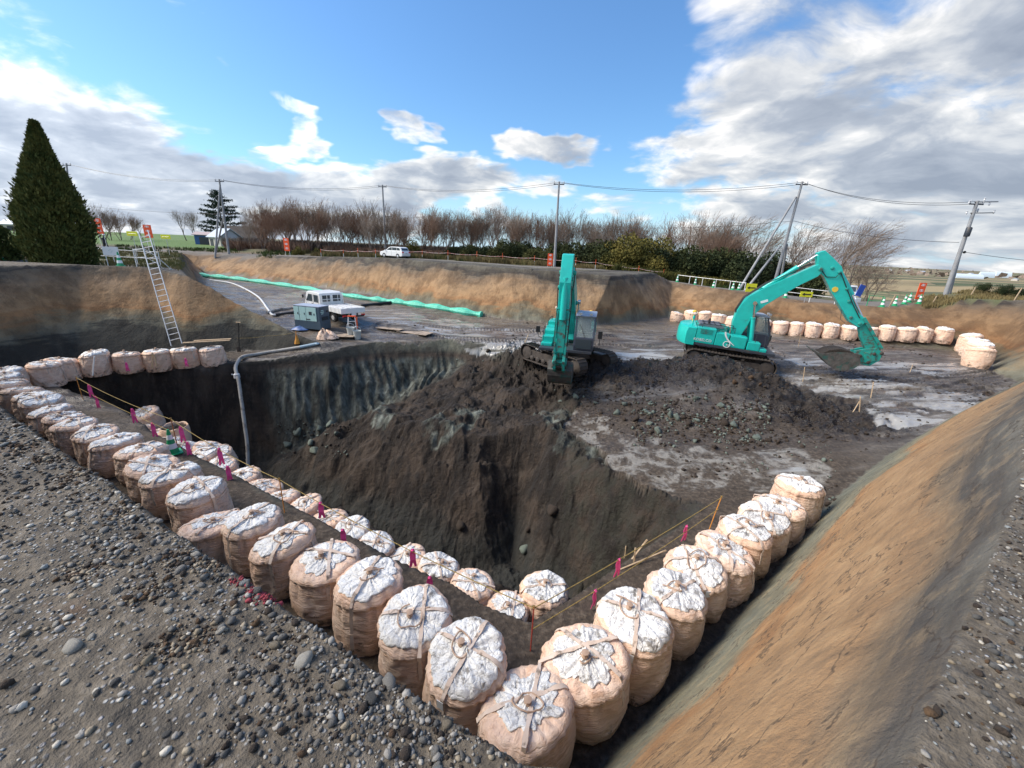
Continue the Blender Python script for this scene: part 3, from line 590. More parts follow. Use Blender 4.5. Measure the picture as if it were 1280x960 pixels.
def bag_variant(s, h=1.05, r=.53, sq=0., droop=0.):
    rg = np.random.RandomState(s); n, mz = 112, 46
    th = np.linspace(0, 2*PI, n, endpoint=False)
    t = np.linspace(0, 1, mz)
    prof = []
    for u in t:
        if u < .62: v = u/.62; prof.append((r*(.86+.17*math.sin(PI*(v*.80+.12))), v*(h-.14)))
        elif u < .80: w = (u-.62)/.18*PI/2; prof.append((r*(.975-.24*(1-math.cos(w))), h-.14+.115*math.sin(w)))
        else: w = (u-.80)/.20; prof.append((r*.735*(1-w)+.0, h-.025+.035*w))
    prof = np.array(prof); R = prof[:, 0][:, None]*np.ones(n); Zp = prof[:, 1][:, None]*np.ones(n); TH = np.ones(mz)[:, None]*th; U = t[:, None]*np.ones(n)
    side = np.clip(1-(U-.62)/.1, 0, 1); topm = 1-np.clip(1-(U-.66)/.1, 0, 1)
    lump = rnoise(TH, Zp*1.6, 1.3, s, 3)
    fold = 1-np.abs(rnoise(TH, Zp*.5, 5.5, s+5, 3))*2
    horiz = 1-np.abs(fbm(TH/(2*PI)*0+np.cos(TH)*1.6+9, Zp*11+np.sin(TH)*1.6+3*lump, 1., 4, s+9))*2
    R = R+.085*lump*side*(1.2-U)+.026*horiz*side*np.clip(1.15-Zp/h, 0, 1)+.034*fold*np.exp(-((U-.60)/.15)**2)
    R = R*(1+sq*np.cos(2*(TH+rg.rand()*6)))
    pl_ = 1-np.abs(rnoise(TH, R*1.2, 4.5, s+13, 3))*2
    Zp = Zp+topm*(.028*pl_*np.clip(R/.25, 0, 1)+.055*fbm(R*np.cos(TH)+7, R*np.sin(TH)+s, 2.6, 4, s+15, .6))+.04*lump*np.clip((U-.5)*3, 0, 1)
    tilt = droop*R*np.cos(TH-rg.rand()*6)*np.clip(Zp/h, 0, 1); Zp = Zp+tilt
    Xp = R*np.cos(TH); Yp = R*np.sin(TH); V = np.stack([Xp, Yp, Zp], -1).reshape(-1, 3)
    idx = np.arange(n*mz).reshape(mz, n); F_ = np.stack([idx[:-1], np.roll(idx[:-1], -1, 1), np.roll(idx[1:], -1, 1), idx[1:]], -1).reshape(-1, 4)
    body = npmesh('bag_body', V, F_, [M_FAB], True)
    # silver cover: the gathered sheet lying on the top, ragged edge tucked over the shoulder
    ii0 = 27; sub = slice(ii0, mz); cut = rnoise(th, 0, 2.3, s+21, 3)*.30+rnoise(th, 0, 7, s+23, 2)*.10
    k2 = 24; vs = []; 
    for a in range(n):
        u0_ = [.80, .74, .81, .77, .83, .72, .79, .75, .85][(s//7) % 9]+cut[a]*.24; uu = u0_+(1.-u0_)*np.linspace(0, 1, k2)**.9
        rr0 = np.interp(uu, t, R[:, a]); zz0 = np.interp(uu, t, Zp[:, a]); vs.append(np.stack([rr0, zz0, np.full(k2, th[a])], -1))
    vs = np.array(vs); cr1 = 1-np.abs(rnoise(vs[..., 2], vs[..., 0]*9, 3.6, s+31, 4))*2; cr2 = fbm(vs[..., 0]*np.cos(vs[..., 2])+3, vs[..., 0]*np.sin(vs[..., 2])+3, 9, 3, s+33, .6)
    e = np.clip(np.linspace(0, 1, k2)*6, 0, 1)
    zc = vs[..., 1]+.012+e*(.019*cr1+.011*cr2)+.02*e*np.exp(-(vs[..., 0]/.1)**2)*2; rc = vs[..., 0]+.010*np.exp(-((vs[..., 0]-r*.9)/.1)**2)+.006
    Vc = np.stack([rc*np.cos(vs[..., 2]), rc*np.sin(vs[..., 2]), zc], -1); Vc[:, -1, :2] = 0
    id2 = np.arange(n*k2).reshape(n, k2); nx_ = np.roll(id2, -1, 0); F2 = np.stack([id2[:, :-1], nx_[:, :-1], nx_[:, 1:], id2[:, 1:]], -1).reshape(-1, 4)
    rim = Vc[:, 0].copy(); rim[:, 2] -= .02; rim[:, :2] *= .985; Vc2 = np.concatenate([Vc.reshape(-1, 3), rim]); b0 = n*k2; ar = np.arange(n)
    F3 = np.stack([b0+ar, b0+np.roll(ar, -1), np.roll(id2[:, 0], -1), id2[:, 0]], -1)
    cover = npmesh('bag_cover_sheet', Vc2, np.concatenate([F2, F3]), [M_COV], True)
    def surf(x, y, up=.0):
        a = math.atan2(y, x) % (2*PI); rr = math.hypot(x, y); i = int(a/(2*PI)*n) % n; col = R[:, i]; top_ = np.arange(mz) > 26
        zc_ = np.interp(rr, col[top_][::-1], Zp[top_, i][::-1]); return zc_+up
    straps = []
    a0 = rg.rand()*PI
    for q_ in range(1 if s % 4 == 1 else 2):
        a = a0+q_*(PI/2+rg.uniform(-.6, .6)); off = rg.uniform(-.15, .15); ww = .026; L = []; Rr = []
        dx, dy = math.cos(a), math.sin(a)
        pts = []
        drop = rg.uniform(.1, .55)
        i = int((a % (2*PI))/(2*PI)*n) % n
        for zf in np.linspace(drop, .90, 7): rr = np.interp(zf*h, Zp[:30, i], R[:30, i])+.012; pts.append((dx*rr-dy*off, dy*rr+dx*off, zf*h))
        for rr in np.linspace(r*.88, -r*.88, 15): x, y = dx*rr-dy*off, dy*rr+dx*off; pts.append((x, y, surf(x, y, .043+.02*math.exp(-(rr/.12)**2))))
        i2 = (i+n//2) % n; drop2 = rg.uniform(.3, .7)
        for zf in np.linspace(.90, drop2, 6): rr = np.interp(zf*h, Zp[:30, i2], R[:30, i2])+.012; pts.append((-dx*rr-dy*off, -dy*rr+dx*off, zf*h))
        mb = MB(); vs_ = []; fs_ = []
        for j, p in enumerate(pts):
            w_ = ww*(1+.25*math.sin(j*1.7+s)); vs_ += [(p[0]-dy*w_, p[1]+dx*w_, p[2]), (p[0]+dy*w_, p[1]-dx*w_, p[2])]
        m0 = len(vs_); nv = []
        P3 = np.array(pts); T = np.gradient(P3, axis=0); side_ = np.array([-dy, dx, 0]); N_ = np.cross(T, side_); N_ /= np.linalg.norm(N_, axis=1, keepdims=True)+1e-9
        N_ *= np.where((N_*np.stack([P3[:, 0], P3[:, 1], np.full(len(P3), .4)], -1)).sum(1) < 0, -1, 1)[:, None]
        for j in range(len(pts)):
            for sg in (0, 1): v = np.array(vs_[j*2+sg])-N_[j]*.008; nv.append(tuple(v))
        vs_ += nv
        for j in range(len(pts)-1):
            a_, b_ = j*2, j*2+2
            fs_ += [(a_, a_+1, b_+1, b_), (m0+a_, m0+b_, m0+b_+1, m0+a_+1), (a_, b_, m0+b_, m0+a_), (a_+1, m0+a_+1, m0+b_+1, b_+1)]
        mb.add(vs_, fs_); straps.append(mb.me('bag_strap', M_STRAP, smooth=True))
    cx, cy = rg.uniform(-.08, .08, 2); rad = rg.uniform(.09, .24); pts = []
    for w in np.linspace(0, 2*PI*rg.uniform(.75, 1.), 22):
        x = cx+rad*math.cos(w)*(1+.25*math.sin(2*w+s)); y = cy+rad*math.sin(w)*.8; pts.append((x, y, surf(x, y, .055)))
    x, y = cx+rg.uniform(-.3, .3), cy+rg.uniform(-.3, .3); pts.append((x, y, surf(x, y, .05)))
    cord = MB().tube(pts, .011, 6); kz = surf(cx, cy, .06); cord.lathe([(.0, -.05), (.035, -.03), (.05, 0), (.03, .035), (.05, .06), (.0, .07)], 8, (cx, cy, kz)); cord = cord.me('bag_cord', M_CORD, True)
    tg = MB(); x, y = .30*math.cos(a0), .30*math.sin(a0); x, y = x*1.8, y*1.8
    i = int((a0 % (2*PI))/(2*PI)*n) % n; zt = .80*h; rr = np.interp(zt, Zp[:30, i], R[:30, i])+.022
    tg.box((rr*math.cos(a0), rr*math.sin(a0), zt), (.006, .09, .13), rz=a0); tg = tg.me('bag_tag', M_TAG)
    return dict(body=body, cover=cover, straps=straps, cord=cord, tag=tg, h=h)
VAR = [bag_variant(11+7*i, h=hh, r=rr, sq=q_, droop=dd) for i, (hh, rr, q_, dd) in enumerate([(1.02, .54, .03, .07), (.96, .55, .05, .13), (1.06, .53, .045, .05), (.93, .56, .06, .17), (1.02, .545, .03, .10), (.98, .54, .07, .15), (1.0, .53, .08, .10), (.90, .555, .05, .20), (1.05, .53, .04, .08)])]
ORD = ['first', 'second', 'third', 'fourth', 'fifth', 'sixth', 'seventh', 'eighth', 'ninth', 'tenth', 'eleventh', 'twelfth', 'thirteenth', 'fourteenth', 'fifteenth', 'sixteenth', 'seventeenth', 'eighteenth', 'nineteenth', 'twentieth', 'twenty-first', 'twenty-second', 'twenty-third', 'twenty-fourth', 'twenty-fifth', 'twenty-sixth', 'twenty-seventh', 'twenty-eighth', 'twenty-ninth', 'thirtieth']
def place_bag(x, y, label, group, z=None, rz=None, var=None, sc=1., lean=(0, 0), full=True, zs=1., has_tag=False):
    v = VAR[rng.randint(len(VAR))] if var is None else VAR[var]
    z = ground(x, y)-.03 if z is None else z
    t = empty('bulk_bag', (x, y, z), rng.uniform(0, 2*PI) if rz is None else rz, label, 'bulk bag', group)
    t.scale = (sc, sc, sc*zs); t.scale = (sc*rng.uniform(.95, 1.05), sc*rng.uniform(.95, 1.05), sc*zs*rng.uniform(.94, 1.05)); t.rotation_euler[0] = lean[0]*1.3; t.rotation_euler[1] = lean[1]*1.3
    link('body', v['body'], t); link('top_cover', v['cover'], t)
    if full:
        for s_ in v['straps']: link('strap', s_, t)
        link('tie_cord', v['cord'], t)
        if has_tag: link('tag', v['tag'], t)
    return t
def along(pts, step, jitter=.0):
    """points every step metres along a polyline"""
    out = []; pts = [np.array(p[:2], float) for p in pts]; d = 0.
    for a, b in zip(pts[:-1], pts[1:]):
        L = np.linalg.norm(b-a)
        while d <= L: out.append(a+(b-a)*d/L); d += step
        d -= L
    return out
Gm, Gr, Gb, Gi, Gf = 'bulk bags in the near left row', 'bulk bags in the near right row', 'bulk bags in front of the ladder bank', 'bulk bags on the lower bench', 'bulk bags along the far bank'
left_px = [(663, 865), (583, 808), (519, 760), (458, 722), (402, 690), (354, 665), (312, 642), (262, 636), (246, 605), (215, 585), (187, 568)]
left = [P(a, b, -3.45)[:2] for a, b in left_px]
looks = ['dirty torn top folded in', 'wide tied top and hanging strap', 'pointed folded top', 'round cord loop on top', 'bulging top crossed by straps', 'flat round silvery top', 'angular silvery top', 'low slumped silvery top', 'upright loop strap and tag', 'broad flat pale top', 'wrinkled sagging rim']
for i, (x, y) in enumerate(left):
    lb = 'bulk bag with %s, %s' % (looks[i], 'nearest the camera' if i == 0 else ORD[i]+' from the near corner, left row')
    place_bag(x, y, lb, Gm, var=[3, 4, 0, 2, 1, 5, 2, 3, 0, 4, 1][i], sc=1.03 if i < 5 else 1., has_tag=i in (1, 2, 8), lean=((rng.rand()-.5)*.08, (rng.rand()-.5)*.08), zs=.86 if i == 7 else 1)
rest = along([left[-1]+(left[-1]-left[-3])/np.linalg.norm(left[-1]-left[-3])*1.07, (-13.6, 11.15), (-19.6, 14.55), (-20.9, 15.6)], 1.08)
for i, (x, y) in enumerate(rest):
    place_bag(x+rng.uniform(-.07, .07), y+rng.uniform(-.09, .09), 'peach bulk bag with silvery top, %s of the near left row from the corner' % ORD[11+i], Gm, sc=rng.uniform(.92, .98), lean=((rng.rand()-.5)*.1, (rng.rand()-.5)*.1), zs=rng.uniform(.9, 1.05))
right_px = [(733, 812), (790, 767), (843, 732), (877, 697), (912, 673), (932, 652), (958, 634), (980, 618), (1003, 602)]
rl = ['wide stained oval top', 'crumpled white top and hanging tag strap', 'wavy four cornered top', 'muddy scalloped top', 'crossed straps over a domed top', 'ragged silvery top', 'white strap loop at the side', 'narrow top and trailing loop', 'broad pale top, farthest out']
for i, (a, b) in enumerate(right_px):
    x, y = P(a, b, -3.45 if i < 4 else -3.42)[:2]
    place_bag(x, y, 'bulk bag with %s, %s in the near right row' % (rl[i], ORD[i]), Gr, var=[1, 4, 2, 5, 3, 0, 4, 1, 2][i], sc=[1.06, 1.02, 1.0, .98, .98, .96, .95, .94, .96][i], has_tag=i in (1, 3), lean=((rng.rand()-.5)*.1, (rng.rand()-.5)*.1))
back_px = [(8, 470), (25, 450), (62, 440), (98, 440), (137, 435), (173, 433), (210, 430), (243, 430), (275, 427)]
bx = along([P(22, 452, -3.42)[:2]+np.array([.3, .6]), P(62, 442, -3.42)[:2], P(98, 440, -3.42)[:2], P(137, 436, -3.42)[:2], P(275, 428, -3.42)[:2]], 1.09)
bx = [p for p in bx if all(np.hypot(*(p-q)) > .95 for q in rest)]
for i, (x, y) in enumerate(bx):
    place_bag(x, y, 'peach bulk bag, %s from the right in the row under the ladder' % ORD[len(bx)-1-i], Gb, sc=rng.uniform(.94, 1.0), zs=rng.uniform(.95, 1.03), lean=(.0, (rng.rand()-.5)*.1))
BACKBAGS = bx
in_px = [(680, 735), (635, 748), (592, 728), (548, 707), (510, 690), (472, 676), (438, 658), (408, 642), (380, 628), (352, 613), (328, 601), (302, 590)]
for i, (a, b) in enumerate(in_px):
    x, y = P(a, b, -6.4)[:2]
    place_bag(x, y, ('big bulk bag with peaked silvery top at the inner corner of the pit' if i == 0 else 'half hidden bulk bag on the lower bench, %s left of the corner bag' % ORD[i-1]), Gi,
              sc=1.12 if i == 0 else rng.uniform(.97, 1.04), lean=((rng.rand()-.5)*.16, (rng.rand()-.5)*.16), var=2 if i == 0 else None)
a, b = P(302, 590, -6.4)[:2], P(170, 533, -6.45)[:2]
for i, p in enumerate(along([a+(b-a)/np.linalg.norm(b-a)*1.08, b], 1.09)):
    place_bag(p[0]+rng.uniform(-.12, .12), p[1]+rng.uniform(-.1, .1), 'half hidden bulk bag on the lower bench, %s left of the corner bag' % ORD[11+i], Gi, lean=((rng.rand()-.5)*.2, (rng.rand()-.5)*.2), sc=rng.uniform(.95, 1.05))
# second tier behind them
for (px, py, zt, lab, vv) in [(177, 512, -5.9, 'leaning bulk bag piled behind the far end of the lower row', 3), (248, 558, -6.25, 'slumped bulk bag lying right behind the lower row, beside the open bag', 1), (268, 563, -6.45, 'crumpled bulk bag set behind the lower row, right of the slumped one', 5)]:
    x, y = P(px, py, zt)[:2]; place_bag(x, y+.3, lab, 'bulk bags heaped behind the lower row', z=zt-1.02, var=vv, lean=(.12, .14))
def open_bag(x, y, z, lab):
    t = empty('open_bulk_bag', (x, y, z), .4, lab, 'bulk bag'); n = 64; th = np.linspace(0, 2*PI, n, endpoint=False); rows = []
    for zz_, rr in [(0, .48), (.3, .53), (.6, .54), (.85, .52), (1.0, .50), (1.02, .485), (.98, .47), (.8, .46)]:
        w = rnoise(th, zz_*3, 2.2, 401, 3)*.06; rows.append(np.stack([(rr+w)*np.cos(th), (rr+w)*np.sin(th), zz_+w*.9*(zz_ > .5)], -1))
    V = np.concatenate(rows); idx = np.arange(n*len(rows)).reshape(len(rows), n); F_ = np.stack([idx[:-1], np.roll(idx[:-1], -1, 1), np.roll(idx[1:], -1, 1), idx[1:]], -1).reshape(-1, 4)
    link('body', npmesh('open_bag_body', V, F_, [M_FAB], True), t)
    rows = [np.array([[0, 0, 1.0]]*n)]
    for rr in (.1, .2, .3, .4, .47): c_ = .98-.1*rr; rows.append(np.stack([rr*np.cos(th), rr*np.sin(th), c_-.06+.09*fbm(rr*np.cos(th)+5, rr*np.sin(th)+5, 6, 3, 33)], -1))
    V = np.concatenate(rows); idx = np.arange(n*len(rows)).reshape(len(rows), n); F_ = np.stack([idx[:-1], np.roll(idx[:-1], -1, 1), np.roll(idx[1:], -1, 1), idx[1:]], -1).reshape(-1, 4)
    link('soil_fill', npmesh('soil_fill', V, F_[:, ::-1], [M_DARKSOIL], True), t)
x, y = P(213, 535, -6.2)[:2]; open_bag(x, y+.2, -7.2, 'open bulk bag heaped with black soil behind the lower row')
# far row
fl = [P(842, 400, -3.4)+[.0, -.6, 0], P(870, 403.5, -3.4), P(905, 408, -3.4), P(960, 414.5, -3.4), P(1030, 422, -3.4), P(1100, 429, -3.4), P(1192, 437, -3.4)]
fp = along(fl, 1.05)
for i, (x, y) in enumerate(fp):
    place_bag(x, y, 'small looking bulk bag, %s from the left in the far row' % ORD[i] if i < 30 else 'small looking bulk bag near the right end of the far row', Gf, sc=rng.uniform(.90, 1.0), full=False, zs=rng.uniform(.95, 1.12))
e = fp[-1]
for i, q_ in enumerate([P(1206, 440.5, -3.4), P(1213, 446.5, -3.4), P(1217, 452, -3.4), P(1218, 458, -3.4)]):
    place_bag(q_[0], q_[1], 'bulk bag in the turned right end of the far row, %s from its corner' % ORD[i], Gf, sc=1.05, full=False, zs=1.1)
# ---------------------------------------------------------------- materials for machines
M_TEAL = simple('teal_paint', (.008, .50, .43), .38, noise=(.006, .43, .37), nscale=3, dirt=(.05, .10, .085), dscale=2.2, coat=.35, dthr=(.62, .8))
M_TEALD = simple('teal_paint_worn', (.01, .30, .25), .55, dirt=(.08, .075, .06), dscale=5, dthr=(.48, .62))
M_TRACK = simple('track_steel', (.035, .028, .024), .75, noise=(.075, .06, .05), nscale=5, bump=.02)
M_BLACK = simple('black_rubber', (.012, .012, .013), .6); M_DGREY = simple('dark_grey_paint', (.035, .042, .055), .5, dirt=(.07, .06, .05))
M_CAB = simple('cab_grey_paint', (.05, .06, .085), .42, coat=.3); M_CABROOF = simple('cab_roof_grey', (.36, .40, .48), .4)
M_CHROME = simple('bare_steel', (.62, .62, .62), .22, 1.0); M_GLASS = simple('window_glass', (.045, .06, .07), .06, spec=.9); M_SEAT = simple('seat_cloth', (.35, .36, .36), .8)
M_WHITE = simple('white_paint', (.76, .77, .77), .35, coat=.4, dirt=(.35, .33, .30), dscale=3, dthr=(.6, .8)); M_BUCKET = simple('worn_bucket_steel', (.05, .045, .04), .7, noise=(.11, .10, .09), nscale=4, dirt=(.012, .09, .075), bump=.02)
M_YEL = simple('yellow_paint', (.75, .50, .06), .5); M_ORANGE = simple('orange_plastic', (.85, .11, .02), .5); M_RED = simple('red_plastic', (.6, .02, .02), .4)
M_SILVER = simple('aluminium', (.60, .61, .62), .42, .6); M_GREYP = simple('grey_mesh_cover', (.12, .13, .15), .6)
def plane_xy(px, py, c, h):
    d = ray(px, py); n = np.array([-math.sin(h), math.cos(h), 0]); o = np.array([0, 0, CZ]); t = ((c-o)@n)/(d@n); r = o+d*t-c
    return (r[0]*math.cos(h)+r[1]*math.sin(h), r[2])
EH = math.radians(-20); EC = P(905, 456, -4.0)
def ex(cx, cy): return plane_xy(820+cx/4.2667, 280+cy/4.2667, EC, EH)
def text_mesh(txt, size, depth=.006):
    cu_ = D.curves.new('lettering', 'FONT'); cu_.body = txt; cu_.size = size; cu_.extrude = depth; cu_.align_x = 'CENTER'; cu_.align_y = 'CENTER'; cu_.resolution_u = 2
    o = D.objects.new('tmp', cu_); COL.objects.link(o); bpy.context.view_layer.update(); me = D.meshes.new_from_object(o.evaluated_get(bpy.context.evaluated_depsgraph_get())); D.objects.remove(o); return me
FOOT = (.12, 1.55); TIP = ex(838, 222); APEX = ex(840, 140); SEND = ex(1165, 655)
def rotp(p, o, a): x, z = p[0]-o[0], p[1]-o[1]; return (o[0]+x*math.cos(a)-z*math.sin(a), o[1]+x*math.sin(a)+z*math.cos(a))
def thick_line(a, b, w0, w1=None):
    w1 = w0 if w1 is None else w1; dx, dz = b[0]-a[0], b[1]-a[1]; L = math.hypot(dx, dz); nx_, nz_ = -dz/L, dx/L
    return [(a[0]+nx_*w0, a[1]+nz_*w0), (b[0]+nx_*w1, b[1]+nz_*w1), (b[0]-nx_*w1, b[1]-nz_*w1), (a[0]-nx_*w0, a[1]-nz_*w0)]
def excavator(loc, yaw, track_yaw, stick_rot, buck_rot, label, pitch=0., roll=0., brot=0., slide=0.):
    ex0 = globals()['ex']; ex = lambda a, b: rotp(ex0(a, b), FOOT, brot)
    t = empty('excavator', loc, yaw, label, 'excavator', 'teal excavators in the dig'); t.rotation_euler[0] = roll; t.rotation_euler[1] = pitch
    # undercarriage
    for sgn in (1, -1):
        cy_, sy_ = math.cos(track_yaw), math.sin(track_yaw)
        def place(o): o.rotation_euler[2] = track_yaw; o.location = (-sy_*sgn*1.19, cy_*sgn*1.19, 0); return o
        out = []; L = 1.78; r_ = .43; n = 58; per = 2*(2*L)+2*PI*r_; mb = MB()
        for i in range(n):
            s_ = per*i/n
            if s_ < 2*L: p = (-L+s_, .86); a = 0
            elif s_ < 2*L+PI*r_: w = (s_-2*L)/r_; p = (L+r_*math.sin(w), .43+r_*math.cos(w)); a = -w
            elif s_ < 4*L+PI*r_: p = (L-(s_-2*L-PI*r_), .0); a = PI
            else: w = (s_-4*L-PI*r_)/r_; p = (-L-r_*math.sin(w), .43-r_*math.cos(w)); a = PI-w
            if a == 0 and abs(p[0]) < 1.5: p = (p[0], .86-.035*math.cos(p[0]*1.0))
            b0 = len(mb.v); mb.box((0, 0, 0), (.165, .6, .03)); mb.box((.04, 0, .03), (.018, .58, .05))
            for j in range(b0, len(mb.v)):
                x, y, z = mb.v[j]; mb.v[j] = (p[0]+x*math.cos(a)-z*math.sin(a), y, p[1]+x*math.sin(a)+z*math.cos(a)+.02)
        place(mb.build('track_belt', M_TRACK, t))
        fr = MB().prism([(-1.75, .3), (-1.6, .62), (1.5, .62), (1.75, .35), (1.6, .22), (-1.6, .22)], -.17, .17); o = place(fr.build('track_frame', M_TRACK, t, bevel=.02))
        for x, rr, nm in [(-1.78, .36, 'sprocket'), (1.78, .36, 'idler_wheel')]+[(-1.35+.45*i, .14, 'track_roller') for i in range(7)]+[(-.6, .09, 'carrier_roller'), (.6, .09, 'carrier_roller')]:
            z = .43 if nm in ('sprocket', 'idler_wheel') else (.2 if nm == 'track_roller' else .72)
            place(MB().lathe([(rr*.5, -.24), (rr, -.2), (rr, -.1), (rr*.75, -.08), (rr*.75, .08), (rr, .1), (rr, .2), (rr*.5, .24)], 18, (x, 0, z), axis='y').build(nm, M_TRACK, t, smooth=True))
    o = MB().box((0, 0, .62), (1.7, 1.9, .5), taper=.75).lathe([(.62, .8), (.66, .95), (.6, 1.08)], 24).build('undercarriage_frame', M_TRACK, t); o.rotation_euler[2] = track_yaw
    # house
    MB().prism([(-2.2, 1.1), (2.0, 1.1), (2.0, 1.24), (-2.2, 1.24)], -1.3, 1.3).build('deck', M_DGREY, t, bevel=.02)
    cw = MB(); ol = []
    for w in np.linspace(-1.32, 1.32, 13): ol.append((-2.78+.42*(abs(w)/1.32)**2.6, w))
    ol = [(-1.95, -1.32)]+[(a, b) for a, b in ol]+[(-1.95, 1.32)]
    nb = len(ol); V = []
    for z, k_ in ((1.08, .0), (1.2, .05), (1.75, .06), (2.0, .0), (2.06, -.10)): V += [(a-k_ if a < -1.96 else a, b*(1 if z < 2.05 else .96), z) for a, b in ol]
    Fc = [tuple(range(nb-1, -1, -1)), tuple(4*nb+j for j in range(nb))]+[(i*nb+j, i*nb+(j+1) % nb, (i+1)*nb+(j+1) % nb, (i+1)*nb+j) for i in range(4) for j in range(nb)]
    cwo = cw.add(V, Fc).build('counterweight', M_TEAL, t, smooth=True)
    # right side (y<0): pump door, engine side panels, tank, toolbox ; left side: radiator door
    MB().box((-1.45, -1.02, 1.66), (.96, .58, .84)).build('side_door', M_TEAL, t, bevel=.035)
    MB().box((-.62, -1.03, 1.58), (.66, .56, .68)).build('side_door', M_TEAL, t, bevel=.035)
    MB().box((.15, -.98, 1.56), (.82, .62, .64)).build('fuel_tank', M_TEAL, t, bevel=.05)
    MB().box((.92, -.99, 1.46), (.62, .58, .44)).box((1.4, -.99, 1.32), (.34, .56, .18)).build('toolbox', M_TEAL, t, bevel=.045)
    MB().box((-1.45, 1.02, 1.66), (.96, .58, .84)).build('side_door', M_TEAL, t, bevel=.035)
    MB().box((-.5, 1.03, 1.62), (.86, .56, .74)).build('side_door', M_TEAL, t, bevel=.035)
    MB().box((-1.15, 0, 1.72), (1.5, 1.46, .9)).build('engine_housing', M_TEALD, t, bevel=.04)
    hd = MB().prism([(-1.9, 2.07), (-1.8, 2.22), (-.75, 2.24), (-.62, 2.14), (-.62, 2.07)], -.78, .78).build('engine_hood', M_GREYP, t, bevel=.02)
    for i in range(4): MB().box((-1.6+.28*i, 0, 2.245), (.05, 1.3, .03)).build('hood_rib', M_DGREY, hd)
    mb = MB()
    for i in range(6): mb.box((-1.45, -1.318, 1.78+i*.045), (.6, .02, .018))
    mb.build('vent_slats', M_TEALD, t)
    for y in (-1.2, -.3): MB().tube([(-1.7, y, 2.06), (-1.7, y, 2.28), (-.8, y, 2.30), (-.1, y, 2.25), (-.1, y, 2.0)], .018, 6).build('handrail', M_BLACK, t, smooth=True)
    MB().tube([(.95, -1.2, 1.68), (.95, -1.2, 2.15), (1.35, -1.2, 2.1), (1.45, -1.2, 1.45)], .018, 6).build('handrail', M_DGREY, t, smooth=True)
    MB().lathe([(.055, 2.0), (.06, 2.35), (.05, 2.5), (.03, 2.52)], 10, (-1.35, -.5, 0)).build('exhaust_pipe', M_BLACK, t, smooth=True)
    for (x, y, h_) in ((-2.2, -1.0, 2.72), (-2.1, .95, 2.62)):
        m_ = MB().tube([(x, y, 2.0), (x, y, h_-.08)], .028, 8).lathe([(.06, h_-.28), (.075, h_-.2), (.05, h_-.1)], 10, (x, y, 0)).build('antenna_mast', M_TEAL if y < 0 else M_YEL, t, smooth=True)
        MB().lathe([(.04, h_-.1), (.12, h_-.06), (.13, h_-.0), (.08, h_+.06), (.02, h_+.08)], 14, (x, y, 0)).build('antenna_dome', M_STRAP if y < 0 else M_YEL, m_, smooth=True)
    # logo ring and swirl stripe on the right flank
    ring = MB().tube([(.16*math.cos(w), 0, .16*math.sin(w)) for w in np.linspace(0, 2*PI, 20)[:-1]], .024, 6, closed=True).box((.05, 0, -.02), (.13, .03, .035)).build('logo_ring', M_WHITE, t); ring.location = (-.35, -1.325, 1.38); ring.scale[1] = .3
    sw = MB().tube([(-.55, 0, 2.02), (-.50, 0, 1.84), (-.38, 0, 1.66), (-.18, 0, 1.5), (.02, 0, 1.36)], [.05, .045, .04, .03, .012], 6).build('swirl_stripe', M_WHITE, t); sw.location = (0, -1.322, 0); sw.scale[1] = .2
    for y_, rz_ in ((-1.345, 0), (1.345, PI)):
        o = link('lettering', text_mesh('KOBELCO', .2), t, (-2.15+.0, y_*1.0, 1.5), (PI/2, 0, rz_)); o.data.materials.append(M_WHITE); o.location[0] = -1.55; o.location[1] = y_*.985; o.location[2] = 1.42
    # cab on the left front
    cx0, cx1, cy0, cy1, cz0, cz1 = .15, 1.95, .38, 1.34, 1.24, 2.98
    side = [(cx0, cz0), (cx0, 2.86), (cx0+.12, cz1), (1.45, cz1), (1.62, 2.9), (1.93, 2.05), (cx1, 1.55), (1.9, cz0)]
    inn = [(cx0+.1, 1.95), (cx0+.1, 2.82), (1.42, 2.84), (1.52, 2.8), (1.8, 2.02), (1.8, 1.9)]
    cabp = MB().prism([(cx0, cz0), (cx0, 1.9), (1.93, 1.9), (cx1, 1.5), (1.9, cz0)], cy0, cy1).build('cab', M_CAB, t, bevel=.03)
    MB().prism([(cx0, 2.84), (cx0+.1, cz1), (1.42, cz1), (1.66, 2.9), (1.6, 2.84)], cy0-.01, cy1+.01).build('cab_roof', M_CABROOF, t, bevel=.03)
    for y in (cy0, cy1-.06):
        for a, b in (((cx0, 1.88), (cx0, 2.86)), ((.95, 1.88), (.95, 2.86)), ((1.93, 1.88), (1.60, 2.86))):
            MB().prism([(a[0], a[1]), (b[0], b[1]), (b[0]+.08, b[1]), (a[0]+.08, a[1])] if a[0] < 1.5 else [(a[0]-.08, a[1]), (b[0]-.08, b[1]), (b[0], b[1]), (a[0], a[1])], y, y+.06).build('cab_pillar', M_CAB, t)
    MB().add([(1.88, cy0+.05, 1.9), (1.88, cy1-.05, 1.9), (1.57, cy1-.05, 2.84), (1.57, cy0+.05, 2.84), (1.86, cy0+.05, 1.9), (1.86, cy1-.05, 1.9), (1.55, cy1-.05, 2.84), (1.55, cy0+.05, 2.84)], [(0, 1, 2, 3), (7, 6, 5, 4), (0, 4, 5, 1), (3, 2, 6, 7), (0, 3, 7, 4), (1, 5, 6, 2)]).build('windscreen', M_GLASSC, t)
